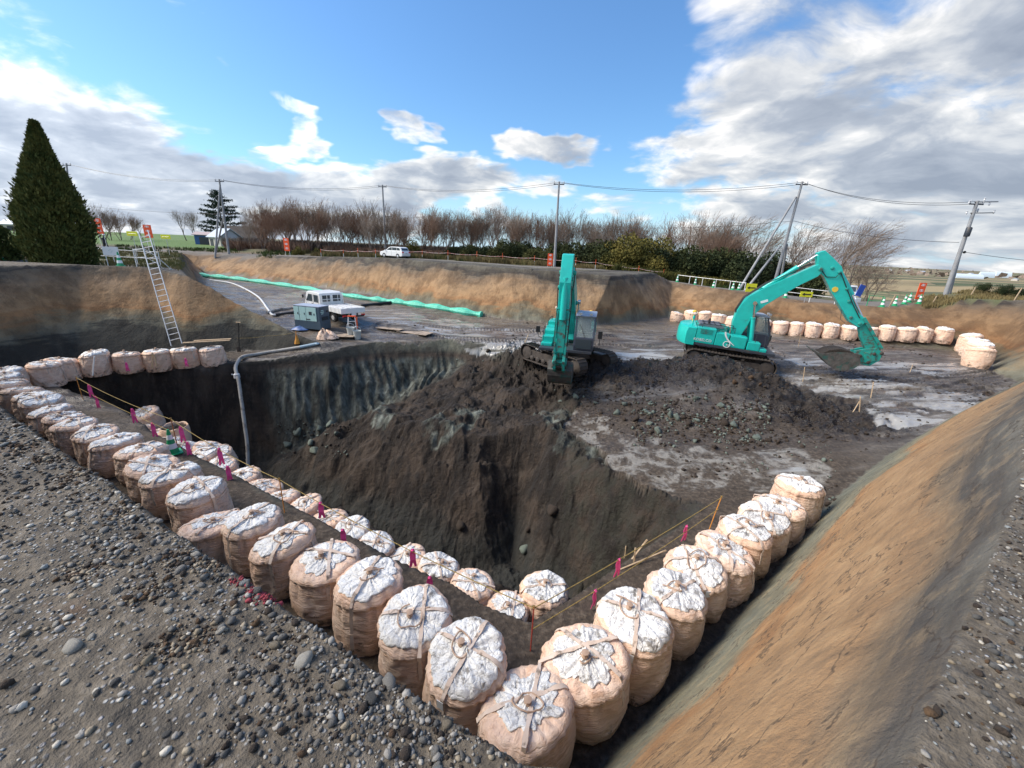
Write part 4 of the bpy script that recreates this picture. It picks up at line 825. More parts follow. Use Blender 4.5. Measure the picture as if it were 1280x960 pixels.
    MB().add([(1.975, cy0+.1, 1.35), (1.975, cy1-.1, 1.35), (1.96, cy1-.1, 1.8), (1.96, cy0+.1, 1.8), (1.955, cy0+.1, 1.35), (1.955, cy1-.1, 1.35), (1.94, cy1-.1, 1.8), (1.94, cy0+.1, 1.8)], [(0, 1, 2, 3), (7, 6, 5, 4), (0, 4, 5, 1), (3, 2, 6, 7), (0, 3, 7, 4), (1, 5, 6, 2)]).build('lower_window', M_GLASS, t)
    for y in (cy0+.01, cy1-.03):
        MB().prism([(cx0+.09, 1.92), (cx0+.09, 2.83), (.94, 2.83), (.94, 1.92)], y, y+.02).build('side_window', M_GLASSC, t)
        MB().prism([(1.04, 1.92), (1.04, 2.83), (1.50, 2.83), (1.82, 1.92)], y, y+.02).build('side_window', M_GLASSC, t)
    MB().prism([(cx0+.01, 1.95), (cx0+.03, 1.95), (cx0+.03, 2.8), (cx0+.01, 2.8)], cy0+.1, cy1-.1).build('rear_window', M_GLASSC, t)
    MB().box((.75, .86, 1.95), (.5, .5, .14)).box((.52, .86, 2.3), (.14, .48, .7), ry=-.1).build('operator_seat', M_SEAT, t, bevel=.04)
    MB().tube([(1.9, 1.36, 1.5), (2.05, 1.62, 1.6), (2.05, 1.62, 2.25)], .016, 6).box((2.05, 1.62, 2.1), (.06, .2, .36)).build('mirror', M_BLACK, t)
    MB().tube([(1.35, -1.28, 1.6), (1.5, -1.45, 1.7), (1.5, -1.45, 2.0)], .016, 6).box((1.5, -1.47, 2.05), (.06, .2, .3)).build('mirror', M_BLACK, t)
    MB().tube([(1.93, .9, 1.9), (1.72, .62, 2.5)], .012, 5).build('wiper', M_BLACK, t)
    MB().box((1.66, .6, 3.0), (.1, .14, .1)).box((1.66, 1.1, 3.0), (.1, .14, .1)).build('work_light', M_SILVER, t)
    # boom
    bo = [(FOOT[0]-.22, FOOT[1]-.15), (FOOT[0]-.22, 1.9)]+[ex(*q) for q in [(392, 520), (408, 470), (432, 425), (470, 382), (560, 328), (700, 260), (828, 198), (846, 212), (848, 240), (828, 262), (735, 312), (640, 372), (560, 425), (505, 475), (468, 540), (440, 590)]]+[(FOOT[0]+.38, 1.45), (FOOT[0]+.2, 1.36)]
    boom = MB().prism(bo, -.27, .27).build('boom', M_TEAL, t, bevel=.025)
    for q in (ex(505, 420), ex(838, 222), FOOT): MB().lathe([(.06, -.36), (.1, -.34), (.1, .34), (.06, .36)], 14, (q[0], 0, q[1]), axis='y').build('pin_boss', M_TEALD, boom, smooth=True)
    dec = MB().box((0, 0, 0), (.34, .012, .12)).build('label_plate', M_WHITE, boom); q = ex(552, 405); dec.location = (q[0], -.278, q[1]); dec.rotation_euler[1] = -.45
    # lift cylinders
    LP = ex(500, 415)
    for y in (-.42, .42):
        a = (.95, 1.32); m_ = (a[0]*.35+LP[0]*.65, a[1]*.35+LP[1]*.65)
        c_ = MB().tube([(a[0], y, a[1]), (m_[0], y, m_[1])], .105, 14).tube([(m_[0]-.0, y, m_[1]-.0), (m_[0]*.94+LP[0]*.06, y, m_[1]*.94+LP[1]*.06)], .125, 14).build('lift_cylinder', M_TEAL, t, smooth=True)
        MB().tube([(m_[0], y, m_[1]), (LP[0], y, LP[1])], .055, 12).lathe([(.1, -.07), (.1, .07)], 12, (LP[0], y, LP[1]), axis='y').build('rod', M_CHROME, c_, smooth=True)
    # arm cylinder on the boom's back
    def R_(q):
        return rotp(rotp(ex0(q[1], q[2]) if q[0] == 'raw' else rotp(q, FOOT, -brot), TIP, stick_rot), FOOT, brot)
    ca, cm, ce = ex(540, 345), ex(724, 218), ex(832, 146)
    ce_ = R_(('raw', 832, 146)); L0 = math.hypot(cm[0]-ca[0], cm[1]-ca[1]); L1 = math.hypot(ce_[0]-ca[0], ce_[1]-ca[1]); cm = (ca[0]+(ce_[0]-ca[0])*min(.66, L0/L1), ca[1]+(ce_[1]-ca[1])*min(.66, L0/L1))
    c_ = MB().tube([(ca[0], 0, ca[1]), (cm[0], 0, cm[1])], .125, 14).build('arm_cylinder', M_TEAL, t, smooth=True); MB().tube([(cm[0], 0, cm[1]), (ce_[0], 0, ce_[1])], .06, 12).build('rod', M_CHROME, c_, smooth=True)
    MB().prism([(ca[0]-.15, ca[1]-.25), (ca[0]-.1, ca[1]+.1), (ca[0]+.1, ca[1]+.1), (ca[0]+.4, ca[1]-.1)], -.17, .17).build('cylinder_bracket', M_TEAL, t)
    # slide arm: everything below swings about the boom tip
    XR = lambda l: [R_(ex(*q)) for q in l]
    outer = XR([(822, 138), (858, 124), (905, 162), (952, 205), (966, 250), (1006, 345), (1050, 440), (1092, 470), (1100, 486), (1075, 512), (1060, 520), (1010, 492), (960, 420), (905, 340), (862, 262), (832, 240), (822, 195)])
    stick = MB().prism(outer, -.24, .24).build('arm', M_TEAL, t, bevel=.025)
    L_ = math.hypot(APEX[0]-SEND[0], APEX[1]-SEND[1]); sv_ = ((APEX[0]-SEND[0])/L_*slide, (APEX[1]-SEND[1])/L_*slide)
    SLD = lambda q: rotp((rotp(q, FOOT, -brot)[0]+sv_[0], rotp(q, FOOT, -brot)[1]+sv_[1]), FOOT, brot)
    XR = lambda l: [R_(SLD(ex(*q))) for q in l]
    inner = XR([(1058, 478), (1096, 470), (1140, 540), (1190, 622), (1186, 655), (1150, 668), (1110, 640), (1078, 570)])
    inn_ = MB().prism(inner, -.17, .17).build('sliding_arm', M_TEALD, t, bevel=.02)
    for q in [(985, 320), (1000, 385), (1015, 470), (940, 235), (1065, 500), (900, 215)]: a = R_(ex(*q)); MB().lathe([(.05, -.3), (.08, -.28), (.08, .28), (.05, .3)], 10, (a[0], 0, a[1]), axis='y').build('pin_boss', M_TEALD, stick, smooth=True)
    a = R_(ex(922, 326)); o = MB().lathe([(.13, -.008), (.13, .008)], 16, (0, 0, 0), axis='y').build('yellow_sticker', M_YEL, stick); o.location = (a[0], -.25, a[1])
    a, m_, b = R_(ex(925, 195)), R_(ex(1022, 352)), R_(SLD(ex(1085, 468)))
    c_ = MB().tube([(a[0], 0, a[1]), (m_[0], 0, m_[1])], .13, 14).build('bucket_cylinder', M_TEAL, t, smooth=True); MB().tube([(m_[0], 0, m_[1]), (b[0], 0, b[1])], .06, 12).build('rod', M_CHROME, c_, smooth=True)
    e_ = R_(SLD(ex(1192, 628)))
    for y in (-.24, .24):
        MB().prism(thick_line(b, e_, .07, .06), y-.03, y+.03).build('link_bar', M_TEALD, t)
    # hoses
    for y in (-.2, .0, .2):
        pts = [(.1, y, 1.95)]+[(q[0], y*1.1, q[1]+.12) for q in [ex(405, 470), ex(445, 402), ex(560, 322), ex(700, 252)]]+[(R_(ex(800, 215))[0]*.5+ex(800, 200)[0]*.5, y*1.3, ex(800, 195)[1])]
        MB().tube(pts, .022, 6).build('hydraulic_hose', M_BLACK, t, smooth=True)
    for y in (-.29, .29):
        pts = [R_(ex(*q)) for q in [(842, 225), (870, 262), (920, 262), (945, 235), (975, 300), (1020, 400), (1060, 470)]]
        MB().tube([(q[0], y+.02*math.sin(i*2), q[1]) for i, q in enumerate(pts)], .022, 6).build('hydraulic_hose', M_BLACK, t, smooth=True)
        q = [R_(ex(*q)) for q in [(962, 430), (958, 480), (985, 500), (1010, 480)]]
        if y < 0: MB().tube([(p[0], y, p[1]) for p in q], .012, 5).build('hydraulic_hose', M_DGREY, t, smooth=True)
    # bucket with its linkage, swinging about the arm end
    def RB(q):
        u = rotp(rotp(q, FOOT, -brot), SEND, buck_rot); return rotp(rotp((u[0]+sv_[0], u[1]+sv_[1]), TIP, stick_rot), FOOT, brot)
    XB = lambda l: [RB(ex(*q)) for q in l]

    hk = MB().prism(XB([(1045, 645), (1100, 632), (1165, 625), (1200, 650), (1180, 690), (1130, 720), (1060, 712), (1050, 690)]), -.26, -.14).prism(XB([(1045, 645), (1100, 632), (1165, 625), (1200, 650), (1180, 690), (1130, 720), (1060, 712), (1050, 690)]), .14, .26).prism(XB([(1100, 650), (1150, 640), (1160, 690), (1100, 705)]), -.3, .3).build('bucket_link', M_TEALD, t, bevel=.01)
    for q in [(1075, 668), (1150, 655), (1120, 700), (1190, 650)]: a = RB(ex(*q)); MB().lathe([(.05, -.34), (.08, -.32), (.08, .32), (.05, .34)], 10, (a[0], 0, a[1]), axis='y').build('pin_boss', M_TRACK, hk, smooth=True)
    prof = XB([(1062, 655), (1070, 705), (1040, 728), (985, 745), (940, 742), (900, 715), (868, 685), (842, 662)])
    inn2 = XB([(1040, 655), (1045, 695), (1020, 712), (980, 725), (945, 722), (912, 700), (880, 675), (850, 655)])
    bk_ = MB(); w_ = .52
    for a in range(len(prof)-1): bk_.prism([prof[a], prof[a+1], inn2[a+1], inn2[a]], -w_, w_)
    sidep = prof+XB([(930, 650), (1000, 648)])
    bk_.prism(sidep, -w_-.03, -w_+.001).prism(sidep, w_-.001, w_+.03)
    bo_ = bk_.build('bucket', M_BUCKET, t)
    for i in range(5):
        y = -w_+.05+i*(2*w_-.1)/4; a, b = RB(ex(850, 665)), RB(ex(812, 642)); MB().prism(thick_line(a, b, .05, .015), y-.05, y+.05).build('tooth', M_BUCKET, bo_)
    soil = XB([(1035, 650), (1030, 700), (985, 718), (940, 712), (900, 690), (862, 662), (905, 640), (960, 632), (1005, 640)])
    MB().prism(soil, -w_+.03, w_-.03).build('soil_load', M_DARKSOIL, bo_, bevel=.03)
    return t
def glass_clear():
    m, q, b = material('cab_glass'); b.inputs['Base Color'].default_value = (.55, .62, .62, 1); b.inputs['Roughness'].default_value = .03; b.inputs['Transmission Weight'].default_value = .75; b.inputs['IOR'].default_value = 1.1; b.inputs['Specular IOR Level'].default_value = .8
    return m
M_GLASSC = glass_clear()
tilt = 0.07
excavator(EC+np.array([0, 0, .02]), EH, 0.0, 0., 0., 'teal excavator seen side on, arm stretched right with a loaded bucket', pitch=.05)
c1 = np.array([2.95, 21.4, ground(2.95, 21.4)]); hd1 = math.atan2(18.3-21.4, 2.25-2.93)
ang0 = math.atan2(SEND[1]-APEX[1], SEND[0]-APEX[0])
excavator((c1[0], c1[1], -4.08), hd1, math.radians(52), math.radians(-88+11)-ang0, math.radians(62), 'teal excavator facing the camera with its arm dug straight down', brot=math.radians(-11), slide=1.6)
# ---------------------------------------------------------------- truck, car
def wheel(parent, x, y, r, w, name='wheel'):
    o = MB().lathe([(r*.55, -w/2), (r*.93, -w/2), (r, -w*.3), (r, w*.3), (r*.93, w/2), (r*.55, w/2)], 24, axis='y').build(name, M_BLACK, parent, smooth=True); o.location = (x, y, r)
    MB().lathe([(r*.1, -w/2-.015), (r*.5, -w/2-.0), (r*.58, -w/2+.03), (r*.58, w/2-.03), (r*.5, w/2), (r*.1, w/2+.015)], 16, axis='y').build('rim', M_SILVER, o, smooth=True)
def truck(loc, rz):
    t = empty('flatbed_truck', loc, rz, 'white crew cab flatbed truck parked behind the generator', 'truck')
    # front towards +x
    cabo = [(.15, .55), (.15, 1.7), (.22, 1.93), (.45, 2.0), (1.75, 2.0), (2.02, 1.9), (2.28, 1.35), (2.36, 1.2), (2.4, .9), (2.4, .5), (2.1, .42), (.5, .42)]
    MB().prism(cabo, -.84, .84).build('cab', M_WHITE, t, bevel=.06)
    MB().box((1.0, 0, .38), (4.6, .7, .16)).build('chassis', M_BLACK, t)
    for s_ in (-1, 1):
        y0, y1 = (.835*s_, .852*s_)
        lo, hi = min(y0, y1), max(y0, y1)
        MB().prism([(.42, 1.22), (.42, 1.78), (1.0, 1.78), (1.0, 1.22)], lo, hi).build('window', M_GLASS, t, bevel=.004)
        MB().prism([(1.22, 1.22), (1.22, 1.78), (1.72, 1.78), (2.12, 1.22)], lo, hi).build('window', M_GLASS, t, bevel=.004)
        for x in (.35, 1.1, 2.18):
            MB().box((x, .848*s_, 1.15), (.012, .012, 1.25)).build('door_seam', M_DGREY, t)
        for x in (.52, 1.25): MB().box((x, .86*s_, 1.08), (.14, .02, .04)).build('door_handle', M_BLACK, t)
        MB().tube([(2.1, .86*s_, 1.5), (2.2, 1.0*s_, 1.55)], .015, 6).box((2.2, 1.02*s_, 1.55), (.05, .1, .24)).build('mirror', M_BLACK, t)
    MB().prism([(2.06, 1.84), (2.08, 1.85), (2.31, 1.36), (2.29, 1.35)], -.72, .72).build('windscreen', M_GLASS, t)
    for y in (-.38, .38): MB().prism([(.135, 1.3), (.155, 1.3), (.155, 1.78), (.135, 1.78)], y-.28, y+.28).build('rear_window', M_GLASS, t)
    for y in (-.6, .6): MB().box((2.4, y, .85), (.04, .3, .2)).build('headlight', M_CHROME, t, bevel=.01)
    MB().box((2.42, 0, .52), (.1, 1.66, .22)).build('bumper', M_WHITE, t, bevel=.03)
    g = MB().tube([(.0, -.78, .9), (.0, -.78, 1.95), (.0, .78, 1.95), (.0, .78, .9)], .03, 6).tube([(.0, -.78, 1.5), (0, .78, 1.5)], .02, 6)
    for y in (-.4, 0, .4): g.tube([(.0, y, .9), (0, y, 1.95)], .018, 6)
    g.build('headboard_frame', M_WHITE, t, smooth=True)
    MB().box((-1.3, 0, .78), (2.5, 1.72, .06)).build('load_floor', M_WHITE, t)
    for s_ in (-1, 1):
        sd = MB().box((-1.3, .87*s_, .95), (2.5, .035, .36)).build('side_gate', M_WHITE, t, bevel=.008)
        for x in (-2.3, -1.8, -1.3, -.8, -.3): MB().box((x, .893*s_, .95), (.05, .02, .34)).build('gate_rib', M_WHITE, sd)
    MB().box((-2.56, 0, .95), (.035, 1.76, .36)).build('tail_gate', M_WHITE, t, bevel=.008)
    MB().box((-1.2, .1, 1.08), (2.2, 1.3, .05)).build('load_sheet', M_COV, t, bevel=.01)
    for y in (-.68, .68): MB().box((-2.6, y, .6), (.06, .26, .12)).build('tail_light', M_RED, t)
    MB().box((-2.6, 0, .52), (.08, 1.5, .1)).build('rear_bumper', M_BLACK, t)
    MB().box((-2.61, 0, .68), (.02, .34, .16)).build('number_plate', M_WHITE, t)
    for x in (1.75, -1.35):
        for y in (-.72, .72): wheel(t, x, y, .34, .22)
    for s_ in (-1, 1): MB().tube([(-1.35+.46*math.cos(w), .78*s_, .36+.44*math.sin(w)) for w in np.linspace(.1, PI-.1, 9)], .03, 6).build('mudguard', M_BLACK, t)
    return t
tp = hit(418, 398); truck((tp[0], tp[1], tp[2]), math.atan2(.97, -.25)+math.radians(38)).scale = (.97, .97, .88)
def suv(loc, rz, label, full=True, name='parked_car'):
    t = empty(name, loc, rz, label, 'car')
    lo = [(-2.2, .35), (-2.25, .75), (-2.15, 1.02), (-1.9, 1.08), (1.0, 1.05), (1.35, 1.0), (2.05, .86), (2.2, .65), (2.2, .38), (2.0, .28), (-2.0, .28)]
    MB().prism(lo, -.86, .86).build('body', M_WHITE, t, bevel=.07)
    up = [(-2.08, 1.03), (-1.85, 1.48), (-1.5, 1.58), (.0, 1.6), (.45, 1.5), (1.2, 1.03)]
    MB().prism(up, -.74, .74).build('roof', M_WHITE, t, bevel=.06)
    for s_ in (-1, 1):
        lo_, hi_ = sorted((.735*s_, .75*s_))
        for pl2 in ([(-1.75, 1.1), (-1.62, 1.42), (-1.15, 1.48), (-1.15, 1.1)], [(-1.08, 1.1), (-1.08, 1.49), (-.2, 1.51), (-.2, 1.1)], [(-.12, 1.1), (-.12, 1.51), (.2, 1.48), (.95, 1.1)]):
            MB().prism(pl2, lo_, hi_).build('window', M_GLASS, t)
        for x in (-.15, -1.1, .9): MB().box((x, .862*s_, .72), (.012, .01, .6)).build('door_seam', M_DGREY, t)
        MB().box((1.0, .95*s_, 1.08), (.1, .16, .12)).build('mirror', M_WHITE, t, bevel=.01)
        MB().box((-2.2, .66*s_, .86), (.1, .3, .2)).build('tail_light', M_RED, t); MB().box((2.12, .62*s_, .74), (.16, .34, .13)).build('headlight', M_CHROME, t, bevel=.01)
    MB().prism([(-2.06, 1.12), (-1.88, 1.44), (-1.86, 1.44), (-2.03, 1.12)], -.62, .62).build('rear_window', M_GLASS, t)
    MB().prism([(.5, 1.48), (1.2, 1.06), (1.22, 1.08), (.52, 1.5)], -.66, .66).build('windscreen', M_GLASS, t)
    MB().box((0, 0, .34), (4.3, 1.6, .2)).build('sill', M_BLACK, t); MB().box((-2.26, 0, .72), (.02, .36, .14)).build('number_plate', M_SILVER, t)
    for x in (-1.35, 1.35):
        for y in (-.78, .78): wheel(t, x, y, .34, .22)
    return t
p = PD(494, 322, 52.5); CAR = suv((p[0], p[1], ground(p[0], p[1])), PI-.5, 'white estate car parked on the dirt road above the far bank')
CAR.scale = (.84,)*3
p = PD(1059, 364, 45.0); suv((p[0], p[1], ground(p[0], p[1])), math.radians(-128), 'white car on the right road, half behind the excavator arm')
# ---------------------------------------------------------------- generator
M_GENB = simple('generator_blue_grey', (.055, .09, .125), .5, dirt=(.10, .09, .075), dthr=(.6, .8)); M_GENP = simple('generator_pale_panel', (.40, .60, .58), .45, dirt=(.35, .33, .28), dthr=(.62, .8))
gp = P(392, 411, -3.62); gp[2] = ground(gp[0], gp[1])
gl, gw, gh = 1.9, .95, 1.35
t = empty('generator', gp, math.radians(-14), 'dark blue grey diesel generator with pale panels, standing beside the truck', 'generator'); GEN = t
t.location[2] += .02
MB().box((0, 0, .26), (gl, gw, .5)).build('base_frame', M_GENB, t, bevel=.02)
MB().box((0, 0, .95), (gl-.04, gw-.04, .9)).build('housing', M_GENB, t, bevel=.03)
MB().box((0, 0, 1.42), (gl-.02, gw-.02, .05)).build('top_cover', M_CABROOF, t, bevel=.015)
for x, w in ((-.72, .36), (-.27, .46), (.35, .72)):
    pn = MB().box((x, -gw/2+.004, .94), (w, .03, .84)).build('door_panel', M_GENP, t, bevel=.006)
    MB().box((x+w*.3, -gw/2-.018, .95), (.05, .02, .12)).build('latch', M_DGREY, pn)
MB().box((.1, -gw/2-.02, .62), (.3, .012, .06)).build('vent', M_DGREY, t); MB().box((.3, -gw/2-.02, 1.0), (.2, .012, .2)).build('gauge_window', M_DGREY, t)
for i in range(5): MB().box((gl/2, .0, .6+i*.045), (.02, .55, .02)).build('louvre', M_BLACK, t)
for z, w in ((1.18, .22), (1.08, .3), (.98, .18)): MB().box((gl/2-.012, -.2, z), (.012, w, .05)).build('printed_mark', M_GENP, t)
MB().box((gl/2-.01, .25, 1.1), (.012, .16, .12)).build('control_panel', M_BLACK, t)
# ---------------------------------------------------------------- stones, pebbles, clods
M_STONE = [simple('stone_grey', (.31, .29, .26), .75, noise=(.20, .185, .165), nscale=14, bump=.01), simple('stone_pale', (.50, .465, .40), .75, noise=(.36, .33, .28), nscale=12, bump=.01),
           simple('stone_blue', (.25, .265, .26), .7, noise=(.17, .18, .18), nscale=14, bump=.01), simple('stone_tan', (.30, .25, .18), .8, noise=(.19, .15, .10), nscale=14, bump=.01), simple('stone_dark', (.13, .125, .115), .8, noise=(.05, .047, .044), nscale=14, bump=.01)]
M_CLOD = [simple('clod_brown', (.026, .018, .013), .95, noise=(.055, .038, .026), nscale=14, bump=.03), simple('clod_green', (.10, .125, .105), .85, noise=(.17, .20, .17), nscale=10, bump=.03), simple('clod_orange', (.11, .062, .028), .95, noise=(.06, .035, .02), nscale=14, bump=.03)]
def ico(sub):
    bm = bmesh.new(); bmesh.ops.create_icosphere(bm, subdivisions=sub, radius=1); v = np.array([tuple(x.co) for x in bm.verts]); f = np.array([[a.index for a in x.verts] for x in bm.faces]); bm.free(); return v, f
I1, I2 = ico(1), ico(2)
def stone_shape(s, base=I2, ang=.12, flat=.6, cut_lo=.70):
    rg = np.random.RandomState(s); v = base[0].copy()
    for _ in range(5):
        d = rg.normal(size=3); d /= np.linalg.norm(d); c_ = cut_lo+rg.rand()*.25; k_ = v@d; v = v-np.clip(k_-c_, 0, 1)[:, None]*d*(.9)
    v = v*(1+ang*np.sin(v[:, :1]*3+s)*np.cos(v[:, 1:2]*4+s)); v *= np.array([1, rg.uniform(.6, .9), flat*rg.uniform(.75, 1.1)]); return v
def scatter(name, pts, sizes, mats, mi, label, kind='stuff', flat=.6, base=I1, parent=None, sink=.25, seed=0, cut=.7):
    rg = np.random.RandomState(seed); shp = [stone_shape(500+i, base, flat=flat, cut_lo=cut) for i in range(10)]; V = []; F_ = []; Mi = []; b0 = 0; nf = len(base[1])
    for (x, y, z), s, m_ in zip(pts, sizes, mi):
        a = rg.rand()*6.28; v = shp[rg.randint(10)]*s; c_, s_ = math.cos(a), math.sin(a)
        V.append(np.stack([v[:, 0]*c_-v[:, 1]*s_+x, v[:, 0]*s_+v[:, 1]*c_+y, v[:, 2]+z+s*sink], -1)); F_.append(base[1]+b0); b0 += len(v); Mi.append(np.full(nf, m_))
    me = npmesh(name, np.concatenate(V), np.concatenate(F_), mats, True); me.polygons.foreach_set('material_index', np.concatenate(Mi).astype(np.int32))
    return tag(link(name, me, parent), label, kind=kind)
SH = {m_: [npmesh('stone_shape', stone_shape(900+10*m_+i), I2[1], [M_STONE[m_]], True) for i in range(4)] for m_ in range(5)}
rgp = np.random.RandomState(3)
def top_left(x, y):   # on the gravel top, this side of the rim
    return not inpoly(np.array([x]), np.array([y]), RIMP)[0]
def samp(n, x0, x1, y0, y1, test):
    out = []
    while len(out) < n:
        X_ = rgp.uniform(x0, x1, 4000); Y_ = rgp.uniform(y0, y1, 4000); m_ = test(X_, Y_)
        out += list(zip(X_[m_], Y_[m_]))
    return out[:n]
cl = lambda X_, Y_: (fbm(X_, Y_, .9, 3, 201) > rgp.uniform(-.9, .5, X_.shape))
tl = lambda X_, Y_: ~inpoly(X_, Y_, RIMP) & cl(X_, Y_) & (Y_ < -.527*X_+1.35+.0) & (Y_ > -.527*X_-2.2-.0*X_)
small = samp(4600, -3.4, .75, .45, 3.2, tl)+samp(4200, -8, -3, 1.2, 6, tl)+samp(2600, -17, -7, 3, 11, tl)
tr_ = lambda X_, Y_: ~inpoly(X_, Y_, RIMP) & cl(X_, Y_) & (segdist(X_, Y_, G_RIM_R) < 2.2)
small += samp(3200, 1.0, 6, .6, 5, tr_)
P3 = [(x, y, ground(x, y)) for x, y in small]; sz = np.exp(rgp.normal(math.log(.0072), .5, len(P3))).clip(.003, .022)*np.array([1 if abs(p[0]) < 4 else (1.25 if p[0] > -8 else 1.7) for p in P3])
scatter('gravel_pebbles', P3, sz, M_STONE, rgp.choice(5, len(P3), p=[.36, .16, .09, .12, .27]), 'small loose pebbles lying on the near gravel banks', seed=4)
sb = samp(190, -3.0, .7, .5, 3.0, tl)+samp(70, -6, -3, 1.5, 4.6, tl)+samp(36, 1.3, 5, .8, 3.6, tr_)
for i, (x, y) in enumerate(sb):
    s = float(np.clip(np.exp(rgp.normal(math.log(.018), .34)), .012, .040)); m_ = int(rgp.choice(5, p=[.36, .24, .12, .16, .12]))
    link('stone', SH[m_][rgp.randint(4)], GO['gravel_ground'], (x, y, ground(x, y)+s*.22), (rgp.uniform(-.3, .3), rgp.uniform(-.3, .3), rgp.rand()*6.28), s)
# brown earth clods and crumbs along the near edges
cr = samp(2600, -8, 1.0, .6, 6.5, lambda X_, Y_: (segdist(X_, Y_, G_RIM_L) < .32+.5*(fbm(X_, Y_, 1.3, 3, 205) > .25)) & ~inpoly(X_, Y_, RIMP))+samp(1500, .8, 6, .5, 5, lambda X_, Y_: (segdist(X_, Y_, G_RIM_R) < .7) & ~inpoly(X_, Y_, RIMP))
P3 = [(x, y, ground(x, y)) for x, y in cr]
scatter('edge_crumbs', P3, np.exp(rgp.normal(math.log(.010), .55, len(P3))).clip(.003, .028), [M_STONE[4], M_CLOD[0], M_CLOD[2]], rgp.choice(3, len(P3), p=[.5, .35, .15]), 'crumbs of dark and orange earth along the bank edges', flat=.85, seed=6, cut=.42)
M_REDP = simple('red_marked_crumbs', (.30, .03, .05), .9, noise=(.16, .03, .035), nscale=30)
def cluster(name, spots, mats, label, n, rad, s_, seed):
    pts = []
    for px, py in spots:
        c = hit(px, py)
        for _ in range(n): x, y = c[0]+rgp.normal()*rad, c[1]+rgp.normal()*rad; pts.append((x, y, ground(x, y)))
    pts = [p for p in pts if p[2] > -.4]; scatter(name, pts, np.exp(rgp.normal(math.log(s_), .5, len(pts))).clip(.003, .03), mats, rgp.choice(len(mats), len(pts)), label, flat=.8, seed=seed, cut=.42)
cluster('brown_earth_clumps', [(225, 700), (262, 708), (205, 815), (105, 720), (60, 575), (95, 595), (160, 640), (185, 745), (30, 560), (250, 800)], [M_CLOD[2], M_STONE[3], M_CLOD[0]], 'rusty brown clumps of earth strewn on the gravel', 110, .05, .008, 21)
cluster('red_marked_crumbs', [(300, 727), (315, 738), (330, 746), (338, 752), (322, 741)], [M_REDP], 'crumbs stained by red marking powder at the bank edge', 45, .022, .006, 22)
cluster('grey_grit', [(300+40*i, 850+14*i) for i in range(8)]+[(380+30*i, 800+22*i) for i in range(7)], [M_STONE[4], M_CLOD[0], M_STONE[0]], 'coarse dark grit along the lower bank edge', 80, .09, .007, 23)
# rubble in the pit: grey green clods under the spoil pile and at the foot of the ribbed wall
rub = []; 
for (x0, x1, y0, y1, n) in [(790, 965, 500, 560, 1100), (845, 960, 495, 530, 300), (345, 440, 530, 575, 260), (690, 800, 490, 520, 90), (900, 1040, 545, 600, 120), (560, 660, 430, 480, 70), (960, 1050, 590, 640, 130)]:
    for _ in range(n):
        a, b_ = rgp.uniform(x0, x1), rgp.uniform(y0, y1)
        if vnoise(np.array([a/14.]), np.array([b_/6.]), 3)[0] > .42: rub.append(hit(a, b_))
sz = np.exp(rgp.normal(math.log(.045), .5, len(rub))).clip(.02, .12); gi = [1 if rgp.rand() < .4 else 0 for _ in rub]
scatter('clay_rubble', rub, sz, M_CLOD, gi, 'broken grey green clay and earth clods in the pit', flat=.85, base=I1, seed=8, cut=.42)
CS = [[npmesh('clod_shape', stone_shape(700+10*m_+i, I2, .25, .8, .42), I2[1], [M_CLOD[m_]], True) for i in range(4)] for m_ in range(3)]
for (px, py) in [(795, 527), (812, 531), (838, 520), (846, 524), (860, 531), (902, 522), (901, 508), (886, 540), (935, 540), (870, 500), (928, 552), (946, 549), (960, 552), (770, 518), (823, 541), (893, 561), (868, 553), (980, 548), (745, 505), (720, 497), (700, 503), (905, 530), (915, 533), (808, 517), (780, 507)]:
    p = hit(px, py); s = rgp.uniform(.12, .24); link('clod', CS[1 if rgp.rand() < .8 else 0][rgp.randint(4)], GO['mud_floor'], (p[0], p[1], p[2]+s*.2), (rgp.rand(), rgp.rand(), rgp.rand()*6), s)
for (px, py, m_) in [(372, 545, 1), (388, 556, 1), (400, 540, 1), (360, 558, 1), (412, 533, 1), (421, 545, 1), (395, 567, 1), (575, 660, 0), (660, 665, 0), (690, 640, 0), (655, 690, 1), (610, 440, 0)]:
    p = hit(px, py); s = rgp.uniform(.15, .3); link('clod', CS[m_][rgp.randint(4)], GO['pit'], (p[0], p[1], p[2]+s*.2), (rgp.rand(), rgp.rand(), rgp.rand()*6), s)
for (px, py) in [(938, 475), (925, 470), (950, 482), (918, 480)]:
    p = hit(px, py); s = rgp.uniform(.10, .2); link('clod', CS[2][rgp.randint(4)], GO['mud_floor'], (p[0], p[1], p[2]+s*.1), (rgp.rand(), rgp.rand(), rgp.rand()*6), s)
pile_pts = [p for p in samp(2400, 1, 14, 13.5, 22.5, lambda X_, Y_: segdist(X_, Y_, PILES+[(12, 15.5), (6, 17)]) < 2.8)]
P3 = [(x, y, ground(x, y)) for x, y in pile_pts]; scatter('loose_earth_clods', P3, np.exp(rgp.normal(math.log(.032), .6, len(P3))).clip(.012, .13), M_CLOD, [0]*len(P3), 'loose dark clods over the dug spoil heap', flat=.8, seed=10, cut=.42)
mud_pts = samp(900, -7, 26, 11, 30, lambda X_, Y_: inpoly(X_, Y_, EXC) & ~inpoly(X_, Y_, PIT) & (fbm(X_, Y_, .5, 3, 211) > .1)); P3 = [(x, y, ground(x, y)) for x, y in mud_pts]
scatter('mud_lumps', P3, np.exp(rgp.normal(math.log(.04), .5, len(P3))).clip(.02, .11), M_CLOD, [0]*len(P3), 'dark lumps of mud thrown up on the floor', flat=.55, seed=12, cut=.42)
